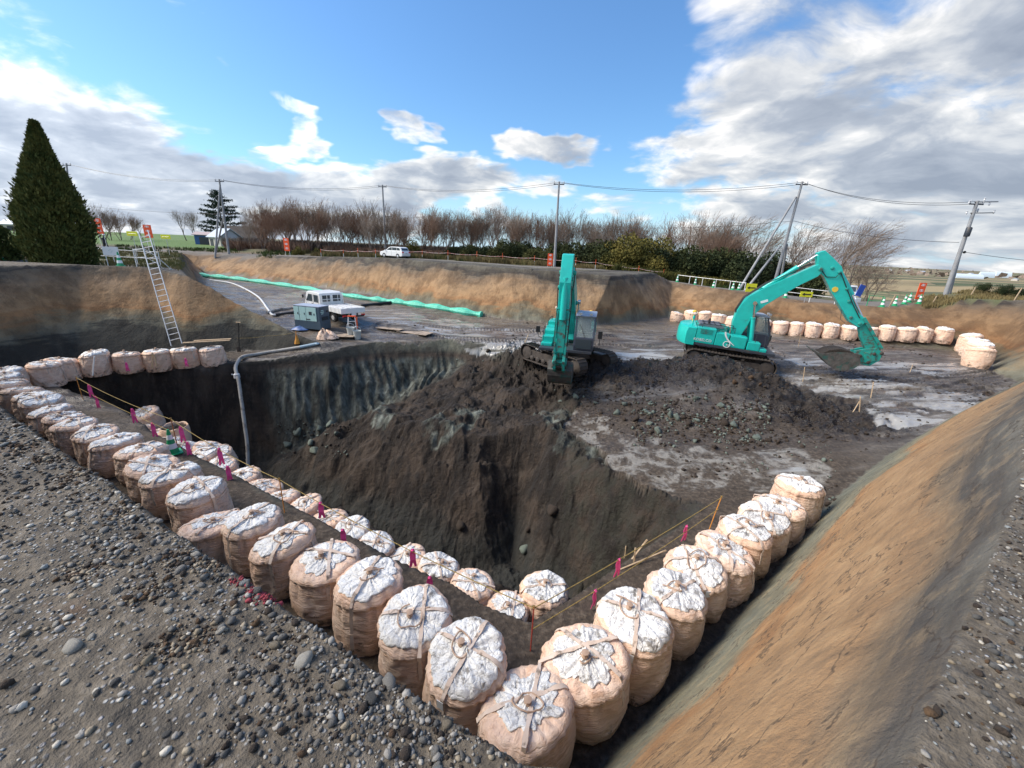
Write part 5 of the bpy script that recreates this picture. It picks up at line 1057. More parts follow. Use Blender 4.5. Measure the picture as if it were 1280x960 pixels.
# ---------------------------------------------------------------- ropes, stakes, ribbons
M_ROPE = simple('yellow_black_rope', (.42, .30, .08), .8, noise=(.10, .07, .03), nscale=60); M_PINK = simple('pink_ribbon', (.95, .10, .36), .55); M_RUST = simple('rusty_bar', (.30, .09, .03), .8); M_WOOD = simple('pale_timber', (.48, .36, .23), .75, noise=(.33, .23, .14), nscale=20)
M_STAKER = simple('red_rod', (.35, .05, .035), .7); M_STAKEO = simple('orange_rod', (.60, .25, .05), .7)
def stake(px, py, h, mat, label, name='stake', grp=None, r=.012, lean=(0, 0), z=None):
    p = hit(px, py); t = empty(name, p, 0, label, 'stake', grp)
    MB().tube([(0, 0, -.1), (lean[0]*.5, lean[1]*.5, h*.5), (lean[0], lean[1], h)], r, 6).build('rod', mat, t, smooth=True)
    MB().tube([(lean[0]*.97+.02*math.cos(w), lean[1]*.97+.02*math.sin(w), h*.96+.006*w) for w in np.linspace(0, 12, 20)], .006, 5).build('rope_hitch', M_ROPE, t)
    return np.array([p[0]+lean[0], p[1]+lean[1], p[2]+h*.97])
def rope(pts, label, r=.009, sag=.12, mat=None, name='rope'):
    out = []
    for a, b in zip(pts[:-1], pts[1:]):
        for u in np.linspace(0, 1, 10)[:-1]: q = a+(b-a)*u; q = q-np.array([0, 0, sag*4*u*(1-u)]); out.append(q)
    out.append(pts[-1]); return tag(MB().tube(out, r, 5).build(name, mat or M_ROPE, smooth=True), label, 'rope')
s_corner = stake(663, 815, .95, M_STAKER, 'red iron stake standing at the front corner of the shelf', 'iron_stake')
s_l1 = stake(356, 642, .95, M_STAKEO, 'orange stake on the shelf edge halfway along the left rope', 'iron_stake')
s_l0 = stake(104, 500, .95, M_STAKEO, 'orange stake at the far left end of the rope near the first bags', 'iron_stake')
s_r1 = stake(886, 662, .95, M_STAKEO, 'orange stake at the right end of the rope near the mud slab', 'iron_stake', lean=(.12, 0))
s_m = stake(222, 558, .95, M_RUST, 'thin brown stake beside the green striped cone', 'iron_stake')
dz = np.array([0, 0, .45])
rope([s_l0, s_m, s_l1, s_corner], 'upper rope of the left side, tied between the stakes at the pit edge')
rope([s_l0-dz, s_m-dz], 'lower rope at the far left end of the pit edge', sag=.05)
rope([s_corner, s_r1], 'upper rope of the right side, from the red stake to the orange one', sag=.05)
rope([s_corner-dz, s_r1-dz*.7], 'lower rope of the right side, sagging close to the shelf', sag=.08)
def ribbon(p, rz, label, L=.36):
    t = empty('pink_ribbon', p, rz, label, 'ribbon', 'pink ribbons marking the ropes and bags')
    for s_ in (-1, 1):
        pts = [(s_*.006, 0, .03), (s_*.03, .01, -.10*L/.36), (s_*.02, -.015, -.2*L/.36), (s_*.05, .01, -L)]; v = []
        for i, q in enumerate(pts): w = .022+.006*i*(i < 3); v += [(q[0]-w, q[1], q[2]), (q[0]+w, q[1]+.006, q[2]), (q[0]+w, q[1]+.010, q[2]), (q[0]-w, q[1]+.004, q[2])]
        f = []
        for i in range(3):
            for j in range(4): f.append((i*4+j, i*4+(j+1) % 4, i*4+4+(j+1) % 4, i*4+4+j))
        MB().add(v, f+[(3, 2, 1, 0), (12, 13, 14, 15)]).build('tail', M_PINK, t)
    MB().lathe([(.005, -.02), (.03, 0), (.005, .03)], 8).build('knot', M_PINK, t)
def on_rope(a, b, u, down=0.): q = a+(b-a)*u; return q-np.array([0, 0, down])
for (a, b, u, dn, lb) in [(s_l1, s_corner, .22, .08, 'pink ribbon on the left rope above the muddy topped bags'), (s_l1, s_corner, .32, .5, 'pink ribbon lying low on the shelf edge below the left rope'), (s_l1, s_corner, .62, .08, 'pink ribbon on the left rope, nearer the corner'), (s_l1, s_corner, .68, .52, 'low pink ribbon at the shelf edge nearest the corner'),
                          (s_corner, s_r1, .36, .05, 'pink ribbon on the upper right rope, left of the timber pegs'), (s_corner, s_r1, .26, .48, 'pink ribbon on the lower right rope nearest the corner'), (s_corner, s_r1, .76, .25, 'long pink ribbon on the right ropes near their orange stake'),
                          (s_m, s_l1, .5, .1, 'pink ribbon on the left rope, right of the striped cone'), (s_m, s_l1, .1, .1, 'pink ribbon on the left rope just right of the cone'), (s_m, s_l1, .55, .55, 'low pink ribbon hanging over the shelf right of the cone'), (s_m, s_l1, .14, .55, 'low pink ribbon hanging beside the cone'),
                          (s_l0, s_m, .15, .1, 'pink ribbon on the far left rope end'), (s_l0, s_m, .2, .5, 'low pink ribbon under the far left rope end'), (s_l0, s_m, .62, .3, 'pink ribbon over the leaning bag behind the lower row'), (s_l0, s_m, .8, .5, 'pink ribbon low on the bench left of the open bag')]:
    ribbon(on_rope(a, b, u, dn), rgp.rand(), lb, L=.4 if a[0] > -8 else .5)
for j, lb in ((3, 'pink ribbon on the front of a bag under the ladder bank, leftmost there'), (5, 'pink ribbon hanging off a bag left of the ladder foot'), (7, 'pink ribbon on a bag front below the ladder')):
    if j < len(BACKBAGS): x, y = BACKBAGS[j]; ribbon(np.array([x+.35, y-.5, -4.0]), .3, lb, .4)
# timber pegs and boards
def peg(px, py, L, az, el, label, w=.03, name='timber_peg'):
    p = hit(px, py); d = np.array([math.cos(el)*math.sin(az), math.cos(el)*math.cos(az), math.sin(el)])
    o = MB().box((0, 0, L/2-.06), (w, w*.7, L)).lathe([(w*.7, L-.16), (w*.72, L-.06)], 4).build(name, M_WOOD); o.location = p; o.rotation_euler = Vector(tuple(d)).to_track_quat('Z', 'Y').to_euler(); return tag(o, label, 'peg')
peg(780, 700, .4, .3, 1.3, 'upright pale timber peg left of the crossed ones on the shelf'); peg(790, 700, .6, 1.0, .7, 'timber peg leaning right among the pegs by the right rope'); peg(792, 705, .42, .1, 1.4, 'short timber peg in front of the leaning one'); peg(775, 712, 1.3, 1.15, .10, 'long thin batten lying by the timber pegs')
peg(1074, 515, .7, .2, 1.2, 'pale peg left of the crossed sticks on the mud'); peg(1066, 516, .6, 1., .9, 'leaning pale stick in the mud heap at right'); peg(1088, 498, .8, .5, 1.1, 'thin stick standing behind the crossed ones')
peg(1137, 466, .55, .8, .8, 'small pale stick in the mud near the right bags'); peg(998, 433, .9, .1, 1.45, 'pale stake in the mud under the raised bucket'); peg(1003, 478, .8, .3, 1.25, 'dark stick by the puddle below the bucket'); peg(654, 437, 1.0, .5, .9, 'pale stick left of the digging excavator'); peg(658, 440, .6, -.6, 1.1, 'short stick beside the left excavator track')
for j, (dx, dy, L, a_, lb) in enumerate([(0, -.1, 2.0, 1.50, 'longer pale board lying on the last bags of the ladder row'), (.15, .12, 1.6, 1.42, 'shorter pale board stacked behind on the last bags')]):
    x, y = BACKBAGS[-1]; o = MB().box((0, 0, 0), (L, .16, .035)).build('timber_board', M_WOOD, bevel=.004); o.location = (x-.1+dx, y+dy, -3.33+.05*j); o.rotation_euler = (0, -.03, .35); tag(o, lb, 'board')
# ladder
M_ALU = M_SILVER
def ladder():
    b = hit(221, 431); bz = ground(b[0], b[1]-.2); b = PD(221, 431, 20.3); tp = PD(179, 289, 22.6)
    L = np.linalg.norm(tp-b); ax = (tp-b)/L; side = np.cross(ax, [0, 0, 1.]); side = np.cross([0, 0, 1.], side) ; side = np.array([.98, .2, .0]); side -= ax*(side@ax); side /= np.linalg.norm(side); nrm = np.cross(side, ax)
    t = empty('ladder', b, 0, 'long aluminium ladder leaning against the brown bank behind the bags', 'ladder')
    for s_ in (-1, 1):
        q0, q1 = side*.25*s_, ax*L+side*.22*s_
        mb = MB(); v = []
        for q in (q0, q1): v += [q-side*.014-nrm*.03, q+side*.014-nrm*.03, q+side*.014+nrm*.03, q-side*.014+nrm*.03]
        mb.add(v, [(3, 2, 1, 0), (4, 5, 6, 7), (0, 1, 5, 4), (1, 2, 6, 5), (2, 3, 7, 6), (3, 0, 4, 7)]).build('stile', M_ALU, t)
    n = int(L/.30)
    for i in range(1, n): u = i/n; MB().tube([ax*L*u+side*(.25-.03*u), ax*L*u-side*(.25-.03*u)], .021, 6).build('rung', M_ALU, t, smooth=True)
ladder()
# long handled tool standing in the bank
p = P(299, 440, -4.4); t = empty('shovel', p, 0, 'long handled shovel with a pale grip standing against the dark bank', 'shovel')
tpp = PD(298, 403, p[1]); MB().tube([(0, 0, 0), tuple(tpp-p)], .022, 6).build('handle', M_BLACK, t); MB().tube([tuple(tpp-p+np.array([-.13, 0, 0])), tuple(tpp-p+np.array([.13, 0, 0]))], .03, 6).build('grip', M_WOOD, t); MB().prism([(-.12, -.1), (.12, -.1), (.1, .3), (-.1, .3)], -.012, .012).build('blade', M_TRACK, t)
# ---------------------------------------------------------------- hoses and pipes
M_HOSE = simple('grey_hose', (.36, .35, .33), .7, dirt=(.14, .12, .10), dscale=2); M_HOSEB = simple('hose_end_blue', (.22, .33, .42), .6); M_PIPEW = simple('white_pipe', (.62, .64, .66), .5, dirt=(.3, .27, .24))
def smoothpts(pts, n=8):
    pts = [np.array(p, float) for p in pts]; out = []
    for i in range(len(pts)-1):
        a, b, c_, d = pts[max(i-1, 0)], pts[i], pts[i+1], pts[min(i+2, len(pts)-1)]
        for u in np.linspace(0, 1, n, endpoint=False): out.append(.5*((2*b)+(-a+c_)*u+(2*a-5*b+4*c_-d)*u*u+(-a+3*b-3*c_+d)*u**3))
    return out+[pts[-1]]
up = np.array([0, 0, .09])
h1 = [hit(397, 433)+up, hit(376, 437)+up, hit(345, 441)+up, hit(320, 445)+up, hit(304, 449)+up*1.2]
e = h1[-1]; bot = hit(309, 583)+np.array([0, 0, .12])
hh = [e, PD(297, 453, e[1]-.5), PD(294.5, 461, e[1]-.9), PD(298, 475, e[1]-1.25), PD(301, 495, e[1]-1.6), PD(305, 525, e[1]-2.1), PD(309, 555, e[1]-2.5), PD(310, 583, e[1]-2.9)]
t = empty('drain_hose', h1[-1], 0, 'thick grey hose crossing the shelf and hanging down the dark pit wall', 'hose')
o = MB().tube([q-h1[-1] for q in smoothpts(h1[1:]+hh[1:])], .085, 12).build('hose', M_HOSE, t, smooth=True)
q_ = PD(296, 470, e[1]-1.1)-h1[-1]; MB().lathe([(.09, -.12), (.14, -.1), (.14, .1), (.09, .14)], 10, tuple(q_)).tube([q_+np.array([-.22, -.05, .1]), q_, q_+np.array([.1, -.1, -.18])], .03, 6).build('coupling', M_PIPEW, t, smooth=True)
MB().tube([q-h1[-1] for q in smoothpts(h1[:2])], .09, 12).lathe([(.09, -.05), (.13, 0), (.09, .05)], 10, tuple(h1[0]-h1[-1])).build('blue_end', M_HOSEB, t, smooth=True)
w1 = [P(262, 350, -2.85), P(285, 353, -2.9), P(300, 358, -3.), hit(322, 372)+up, hit(335, 388)+up, hit(341, 396)+up, hit(352, 393)+up*.6]
tag(MB().tube(smoothpts(w1), .07, 8).build('white_hose', M_PIPEW, smooth=True), 'white hose curving over the mud from the green sheeted pipe', 'hose')
w2 = [hit(334, 393)+up, hit(350, 388)+up, hit(378, 386)+up]; tag(MB().tube(smoothpts(w2), .09, 8).build('grey_hose', M_HOSE, smooth=True), 'grey hose lying to the left of the truck', 'hose')
w3 = [hit(345, 396)+up, hit(378, 391)+up]; tag(MB().tube(w3, .11, 10).build('black_pipe', M_BLACK, smooth=True), 'black drain pipe on the mud left of the generator', 'pipe')
w4 = [hit(452, 384)+up, hit(489, 380)+up]; tag(MB().tube(w4, .13, 10).build('black_pipe', M_BLACK, smooth=True), 'black drain pipe to the right of the truck', 'pipe')
# green sheet wrapped pipe along the foot of the far bank
M_GRN = simple('green_sheet', (.07, .50, .33), .4, noise=(.12, .62, .46), nscale=3, bump=.05)
gpx = [(232, 344), (270, 347), (320, 353), (380, 362), (440, 372), (492, 379), (540, 386), (602, 396)]
gp3 = [(P(a, b, -2.85) if a < 300 else hit(a, b))+np.array([0, 0, .12]) for a, b in gpx]; sp_ = smoothpts(gp3, 14); rr = [.20+.07*math.sin(i*.9)+.05*rgp.rand() for i in range(len(sp_))]
cut_ = int(len(sp_)*.73); t = empty('sheeted_pipe', gp3[0], 0, 'long pipe wrapped in bright green sheeting along the foot of the far bank', 'pipe')
MB().tube([q-gp3[0] for q in sp_[:cut_]], rr[:cut_], 8).build('sheet', M_GRN, t, smooth=False); MB().tube([q-gp3[0]+np.array([0, 0, .02]) for q in sp_[cut_-1:]], [v*1.15 for v in rr[cut_-1:]], 8).build('sheet', M_GRN, t, smooth=False)
# things by the generator
def cloth_heap(px, py, w, h, mat, label, name, cat, seed):
    n = 26; th = np.linspace(0, 2*PI, n, endpoint=False); rows = []
    for u in np.linspace(1, 0, 9): r_ = w*u*(1+.25*rnoise(th, u, 1.4, seed, 3)); z = h*(1-u**2)*(1+.6*rnoise(th, u*3, 2.2, seed+3, 3)); rows.append(np.stack([r_*np.cos(th), r_*np.sin(th)*.8, np.maximum(z, 0)], -1))
    V = np.concatenate(rows); idx = np.arange(n*9).reshape(9, n); F_ = np.stack([idx[:-1], np.roll(idx[:-1], -1, 1), np.roll(idx[1:], -1, 1), idx[1:]], -1).reshape(-1, 4)
    p = hit(px, py); return tag(link(name, npmesh(name, V, F_, [mat], True), None, p), label, cat)
cloth_heap(410, 423, .62, .38, M_FAB, 'empty folded peach bag lying in front of the generator', 'empty_bag', 'bag', 31); cloth_heap(404, 424, .4, .5, M_FAB, 'second empty peach bag heaped on its left', 'empty_bag', 'bag', 35)
M_BLUET = simple('blue_tarpaulin', (.02, .07, .26), .5, noise=(.10, .18, .38), nscale=4); cloth_heap(377, 411, .6, .2, M_BLUET, 'crumpled blue tarpaulin at the left foot of the generator', 'tarpaulin', 'tarpaulin', 41)
M_PLY = simple('plywood', (.42, .33, .25), .8, noise=(.30, .23, .17), nscale=3, dirt=(.12, .10, .08)); 
for (cx_, cy_, sx_, sy_, rz_, lb) in [(425, 421, 1.8, .9, .1, 'muddy plywood sheet under the front of the generator'), (519, 417, 2.2, 1.0, -.35, 'pale plywood sheet lying on the mud right of the buckets'), (487, 412, 1.8, .5, -.3, 'narrow wet board on the mud behind the buckets')]:
    p = hit(cx_, cy_); o = MB().box((0, 0, 0), (sx_, sy_, .03)).build('plywood_sheet', M_PLY, bevel=.004); o.location = p+np.array([0, 0, .05]); o.rotation_euler[2] = rz_; tag(o, lb, 'board')
p = hit(441, 414); t = empty('step_stand', p, .2, 'small white folding stand with an orange board beside the generator', 'stand')
for x in (-.28, .28):
    for y in (-.22, .22): MB().tube([(x, y, 0), (x*.7, y*.3, .95)], .02, 6).build('leg', M_WHITE, t)
MB().box((0, 0, .96), (.5, .2, .05)).build('top', M_ORANGE, t, bevel=.01); o = MB().box((.3, 0, .55), (.04, .3, .7)).build('board', M_ORANGE, t)
for z in (.35, .65): MB().tube([(-.24, -.18, z), (.24, -.18, z)], .014, 5).build('rung', M_WHITE, t)
M_MESHW = simple('pale_plastic', (.45, .48, .47), .6)
for (px, py, lb) in [(447, 424, 'grey white plastic basket in front of the orange stand'), (439, 421, 'second plastic basket, left of the first')]:
    p = hit(px, py); t = empty('basket', p, .1, lb, 'basket'); MB().lathe([(.17, 0), (.24, .5), (.25, .52), (.225, .5), (.16, .03)], 14).build('body', M_MESHW, t, smooth=True); MB().tube([(-.24, 0, .5), (-.2, 0, .72), (0, 0, .78), (.2, 0, .72), (.24, 0, .5)], .012, 6).build('handle', M_SILVER, t)
# ---------------------------------------------------------------- cones
M_CG = simple('green_cone', (.01, .30, .12), .45); M_CW = simple('cone_white', (.78, .8, .8), .35)
CB = {}
def cone(p, label, h=.7, grp='green cones around the dig', stick=False, lean=0.):
    t = empty('traffic_cone', p, rgp.rand(), label, 'cone', grp); t.scale = (h/.7,)*3; t.rotation_euler[0] = lean
    if not CB:
        CB['base'] = MB().box((0, 0, .015), (.38, .38, .03)).me('base', M_CG, bevel=.008)
        f = lambda z: .145-.12*z/.7
        CB['g'] = [MB().lathe([(f(a), a), (f(b), b)], 18).me('cone_band', m_, True) for a, b, m_ in ((.03, .16, M_CG), (.16, .30, M_CW), (.30, .42, M_CG), (.42, .55, M_CW), (.55, .70, M_CG))]
        CB['g'][-1] = MB().lathe([(f(.55), .55), (f(.70), .70), (.005, .705)], 18).me('cone_tip', M_CG, True)
    link('base', CB['base'], t)
    for i, m_ in enumerate(CB['g']): link('white_band' if i in (1, 3) else 'green_band', m_, t)
    if stick: MB().tube([(0, 0, .65), (0, 0, 1.15)], .015, 6).build('rod', M_ORANGE, t)
    return t
cone(hit(217, 567), 'green and white striped cone standing on the shelf between the bag rows', h=.78)
for i, (px, py, lb) in enumerate([(846, 354, 'cone at the left end of the right road, by the bank corner'), (868, 360, 'second cone from the left on the right road'), (891, 362, 'third cone from the left on the right road'), (915, 365, 'cone just left of the leaning pole foot'), (923, 363, 'cone right beside the leaning pole foot'),
                                   (982, 370, 'cone at the left end of the white barrier behind the excavator boom'), (1102, 384.5, 'largest looking cone right of the excavator arm'), (1117.5, 383.5, 'cone second right of the arm'), (1129, 382.5, 'middle cone of those before the dry field'), (1134.5, 381.5, 'cone half hidden behind the middle one'), (1147, 383.5, 'cone at the right end, under the orange sign')]):
    p = P(px, py, -1.0)
    y = [44, 43, 41, 39, 39.6, 35, 31.4, 31.8, 32.2, 32.8, 32.0][i]; p = PD(px, py, y); cone((p[0], p[1], ground(p[0], p[1])), lb, h=.75)
for (px, py, y, lb, hh_) in [(4, 331, 27, 'green striped cone at the left edge of the picture', .9), (27, 302, 36, 'green cone with red top behind the big conifer', 1.0), (150, 329, 24.2, 'green striped cone beside the white notice board', .8)]:
    p = PD(px, py, y); cone((p[0], p[1], ground(p[0], p[1])), lb, h=hh_, stick=(px == 27))
# ---------------------------------------------------------------- poles and wires
M_CONC = simple('concrete_pole', (.30, .31, .32), .7, noise=(.24, .24, .25), nscale=2); M_WIRE = simple('wire', (.03, .03, .035), .5); M_INS = simple('insulator', (.55, .56, .58), .3)
def pole(bpx, bpy, y, tpx, tpy, label, r=.15, arm=True, braces=()):
    b = PD(bpx, bpy, y); b[2] = ground(b[0], b[1]); tp = PD(tpx, tpy, y)
    t = empty('utility_pole', b, 0, label, 'utility pole', 'utility poles behind the dig')
    MB().tube([(0, 0, -.3), tuple(tp-b)], [r, r*.62], 14).build('pole', M_CONC, t, smooth=True)
    if arm:
        q = tp-b; MB().box((q[0], q[1], q[2]-.25), (1.1, .07, .09)).build('crossarm', M_DGREY, t)
        for x in (-.5, .5): MB().lathe([(.03, -.1), (.06, -.02), (.04, .05), (.06, .1), (.02, .14)], 8, (q[0]+x, q[1], q[2]-.1)).build('insulator', M_INS, t, smooth=True)
    for (px, py, yy, hx, hy) in braces:
        f = PD(px, py, yy); f[2] = ground(f[0], f[1]); hd = PD(hx, hy, y); MB().tube([tuple(f-b), tuple(hd-b)], [.12, .09], 10).build('brace', M_CONC, t, smooth=True)
    return tp
p0 = pole(92, 300, 60, 83, 204, 'utility pole mostly hidden behind the big conifer')
p1 = pole(285, 311, 55, 274, 224, 'grey A shaped utility pole by the blue shed', braces=[(267, 312, 54, 275, 232), (269, 311, 57, 279, 273)])
p2 = pole(482, 314, 60, 478, 231, 'slender pole rising behind the white estate car')
p3 = pole(693, 332, 46, 699, 227, 'slender pole rising beside the orange sign above the far bank')
p4 = pole(968, 352, 42, 1003, 227, 'tall braced pole behind the side on excavator', r=.16, braces=[(925, 358, 41.5, 995, 246), (932, 361, 41, 975, 308), (977, 350, 43, 984, 305)])
p5 = pole(1180, 374, 35, 1222, 251, 'leaning pole with transformer at the right before the farmland', r=.18, braces=[(1186, 372, 35.6, 1199, 322)])
t5 = [o for o in D.objects if o.get('label', '').startswith('leaning pole with')][0]; b5 = np.array(t5.location)
q = p5-b5
for (dx, dz) in ((.9, -.9), (1.0, -.1)):
    MB().tube([(q[0]-.2, q[1], q[2]+dz), (q[0]+1.6, q[1], q[2]+dz+.1)], .035, 6).build('crossarm', M_DGREY, t5)
for (dx, dz) in ((-.6, -.15), (.5, .1), (1.0, -.2), (1.6, -.75), (.3, -.7), (-.5, -.9)): MB().lathe([(.03, -.12), (.07, 0), (.04, .06), (.07, .12), (.02, .16)], 8, (q[0]+dx, q[1], q[2]+dz)).build('insulator', M_INS, t5, smooth=True)
MB().lathe([(.16, -.35), (.19, -.3), (.19, .28), (.14, .36)], 14, (q[0]-.15, q[1]-.3, q[2]-2.3)).build('transformer', M_DGREY, t5, smooth=True)
MB().lathe([(.05, -.1), (.12, 0), (.05, .1)], 8, (q[0]*.5+.25, q[1]*.5-.1, q[2]*.5)).build('insulator', M_BLACK, t5)
def wire(pts, label, sag=.6, r=.016):
    out = []
    for a, b in zip(pts[:-1], pts[1:]):
        for u in np.linspace(0, 1, 14): q = a+(b-a)*u; out.append(q-np.array([0, 0, sag*4*u*(1-u)]))
    tag(MB().tube(out, r, 4).build('power_line', M_WIRE), label, 'wire')
d_ = np.array([0, 0, -.05])
wire([p0+d_, p1+d_, p2+d_, p3+d_, p4+d_, p5+d_], 'upper power line strung across all the poles', sag=.7)
wire([p0+np.array([.5, 0, -.15]), p1+np.array([.5, 0, -.15]), p2+np.array([.5, 0, -.15]), p3+np.array([.5, 0, -.15]), p4+np.array([.5, 0, -.15]), p5+np.array([.5, 0, -.15])], 'second power line just below the upper one', sag=.75)
wire([PD(-60, 235, 75), PD(300, 268, 80), PD(560, 268, 84)], 'thin line low over the left field', sag=1.0, r=.02)
wire([PD(760, 283, 60), p4+np.array([.1, 0, -3.4]), PD(1199, 303, 35)], 'lower line between the braced pole and the leaning pole', sag=.4)
wire([b5+q*.5+np.array([.3, -.1, 0]), b5+q*.5+np.array([9, -6, -.6])], 'service line leaving the leaning pole to the right', sag=.3)
# ---------------------------------------------------------------- vegetation
def simple2(name, cols, scale=.6):
    m, q, b = material(name); g_ = q.new('ShaderNodeNewGeometry').outputs['Position']; oi = q.new('ShaderNodeObjectInfo').outputs['Random']
    n = q.math('ADD', q.noise(g_, scale, 4, .6), q.math('MULTIPLY', q.math('SUBTRACT', oi, .5), .25)); q.l.new(q.ramp(n, [(.3, cols[0]), (.5, cols[1]), (.7, cols[2])]), b.inputs['Base Color']); b.inputs['Roughness'].default_value = .8; b.inputs['Specular IOR Level'].default_value = .2; return m
M_BARK = simple2('bark', [(.10, .075, .062), (.16, .125, .105), (.22, .185, .165)], .9); M_TWIG = simple2('twigs', [(.14, .105, .08), (.21, .16, .125), (.30, .245, .20)], .5); M_TWIGR = simple2('reddish_twigs', [(.16, .09, .06), (.21, .13, .09), (.25, .17, .125)], .5); M_BARKP = simple2('pale_bark', [(.16, .14, .125), (.26, .235, .21), (.32, .29, .27)], .9)
M_LEAFR = simple2('dead_leaves', [(.14, .065, .03), (.21, .10, .045), (.24, .14, .07)], 2.); M_CON = simple2('conifer_leaf', [(.030, .046, .014), (.060, .082, .024), (.12, .125, .036)], 2.6); M_PINE = simple2('pine_needles', [(.010, .026, .018), (.020, .044, .028), (.035, .065, .038)], 1.)
M_BUSH = simple2('bush_leaf', [(.016, .026, .012), (.036, .048, .018), (.075, .075, .022)], .45); M_BUSHY = simple2('yellow_bush_leaf', [(.05, .055, .015), (.11, .10, .025), (.16, .13, .03)], .5); M_DRYG = simple2('dry_grass', [(.13, .10, .045), (.21, .165, .075), (.10, .11, .035)], .35); M_GRNG = simple2('green_grass', [(.045, .07, .018), (.08, .11, .03), (.13, .13, .05)], .35)
def tubes3(segs, n=3):
    """segs: list of (a, b, ra, rb) -> arrays"""
    a = np.array([s[0] for s in segs]); b = np.array([s[1] for s in segs]); ra = np.array([s[2] for s in segs])[:, None]; rb = np.array([s[3] for s in segs])[:, None]
    t = b-a; t /= np.linalg.norm(t, axis=1, keepdims=True)+1e-9; up_ = np.where(np.abs(t[:, 2:3]) < .9, [[0, 0, 1.]], [[1., 0, 0]]); u = np.cross(t, up_); u /= np.linalg.norm(u, axis=1, keepdims=True); v = np.cross(t, u); V = []
    for e, r_ in ((a, ra), (b, rb)):
        for j in range(n): w = 2*PI*j/n; V.append(e+(u*math.cos(w)+v*math.sin(w))*r_)
    V = np.stack(V, 1).reshape(-1, 3); i0 = np.arange(len(segs))[:, None]*2*n; F_ = np.concatenate([np.concatenate([i0+j, i0+(j+1) % n, i0+n+(j+1) % n, i0+n+j], 1) for j in range(n)]); return V, F_
def bare_tree(seed, H_=8., trunks=1, spread=.5, wind=0., depth=5, bark=None, twig=None, leaves=0, up_=.35):
    rg = np.random.RandomState(seed); T = []; C_ = []; tips = []
    def grow(p, d, L, r_, k_):
        n = 3 if k_ < 3 else 2; q = p
        for i in range(n):
            d = d+rg.normal(size=3)*.11+np.array([wind*.10*(k_ >= 1), 0, up_*.10]); d /= np.linalg.norm(d); q2 = q+d*L/n; r2 = r_*(.86 if k_ else .84)
            (T if k_ == 0 else C_).append((q, q2, r_, r2)); q = q2; r_ = r2
            if k_ < depth and (k_ > 0 or i > 0) and rg.rand() < (1. if k_ < 2 else .6):
                for _ in range(1 if k_ else 2):
                    e = rg.normal(size=3)*spread; dd = d+e+np.array([wind*.25, 0, .10]); dd /= np.linalg.norm(dd); grow(q, dd, L*rg.uniform(.55, .8), max(r_*.55, .008), k_+1)
        if k_ < depth:
            for _ in range(2 if k_ < 3 else 1): e = rg.normal(size=3)*spread*.8; dd = d+e; dd /= np.linalg.norm(dd); grow(q, dd, L*rg.uniform(.6, .8), max(r_*.7, .008), k_+1)
        else: tips.append(q)
    for k_ in range(trunks):
        a = rg.rand()*6.28; s_ = .12 if trunks == 1 else .32; d = np.array([math.cos(a)*s_, math.sin(a)*s_, 1.]); d /= np.linalg.norm(d)
        grow(np.array([math.cos(a)*.15*(trunks > 1), math.sin(a)*.15*(trunks > 1), -.2]), d, H_*.36, H_*.014*(1.2 if trunks == 1 else .85), 0)
    top_ = max(s[1][2] for s in C_); sc = H_/top_
    sz_ = lambda L: [(a*sc, b*sc, max(ra*sc, .009), max(rb*sc, .007)) for a, b, ra, rb in L]
    tv, tf = tubes3(sz_(T), 6); cv, cf = tubes3(sz_(C_), 3)
    tm = npmesh('trunk', tv, tf, [bark or M_BARK], True); cm = npmesh('crown', cv, cf, [twig or M_TWIG, M_LEAFR])
    lm = None
    if leaves:
        tp_ = np.array(tips)*sc; tp_ = tp_[rg.randint(len(tp_), size=leaves)]+rg.normal(size=(leaves, 3))*.18; lm = leafmesh('dead_leaves', tp_, .07, M_LEAFR, rg)
    return tm, cm, lm
def leafmesh(name, c, s, mat, rg, upb=0., asp=.5):
    n = len(c); d = rg.normal(size=(n, 3)); d[:, 2] += upb; d /= np.linalg.norm(d, axis=1, keepdims=True); e = np.cross(d, rg.normal(size=(n, 3))); e /= np.linalg.norm(e, axis=1, keepdims=True)+1e-9
    sz_ = (s if np.ndim(s) else np.full(n, s))[:, None]*rg.uniform(.6, 1.3, (n, 1)); V = np.stack([c-e*sz_*asp*.6, c+d*sz_*.6-e*sz_*asp, c+d*sz_*1.4, c+d*sz_*.5+e*sz_*asp], 1).reshape(-1, 3); F_ = np.arange(n*4).reshape(n, 4); return npmesh(name, V, F_, [mat])
def place_tree(meshes, x, y, label, grp, name='bare_tree', sc=1., rz=0., cat='tree', z=None, names=('trunk', 'crown', 'leaves')):
    t = empty(name, (x, y, (ground(x, y) if z is None else z)-.05), rz, label, cat, grp); t.scale = (sc,)*3
    for nm, m_ in zip(names, meshes):
        if m_ is not None: link(nm, m_, t)
    return t
BT = [bare_tree(20, 8.5, 2, .34, .1, 5, up_=.9), bare_tree(21, 8., 3, .30, .15, 5, twig=M_TWIGR, up_=.9), bare_tree(22, 9., 1, .40, .1, 5, up_=.8), bare_tree(23, 7.5, 3, .28, .1, 5, bark=M_BARKP, up_=1.), bare_tree(24, 8.5, 2, .33, .2, 5, leaves=260, up_=.9), bare_tree(25, 7., 4, .32, .1, 4, twig=M_TWIGR, leaves=420, up_=.8)]
print('tree faces', [len(b_[1].polygons) for b_ in BT])
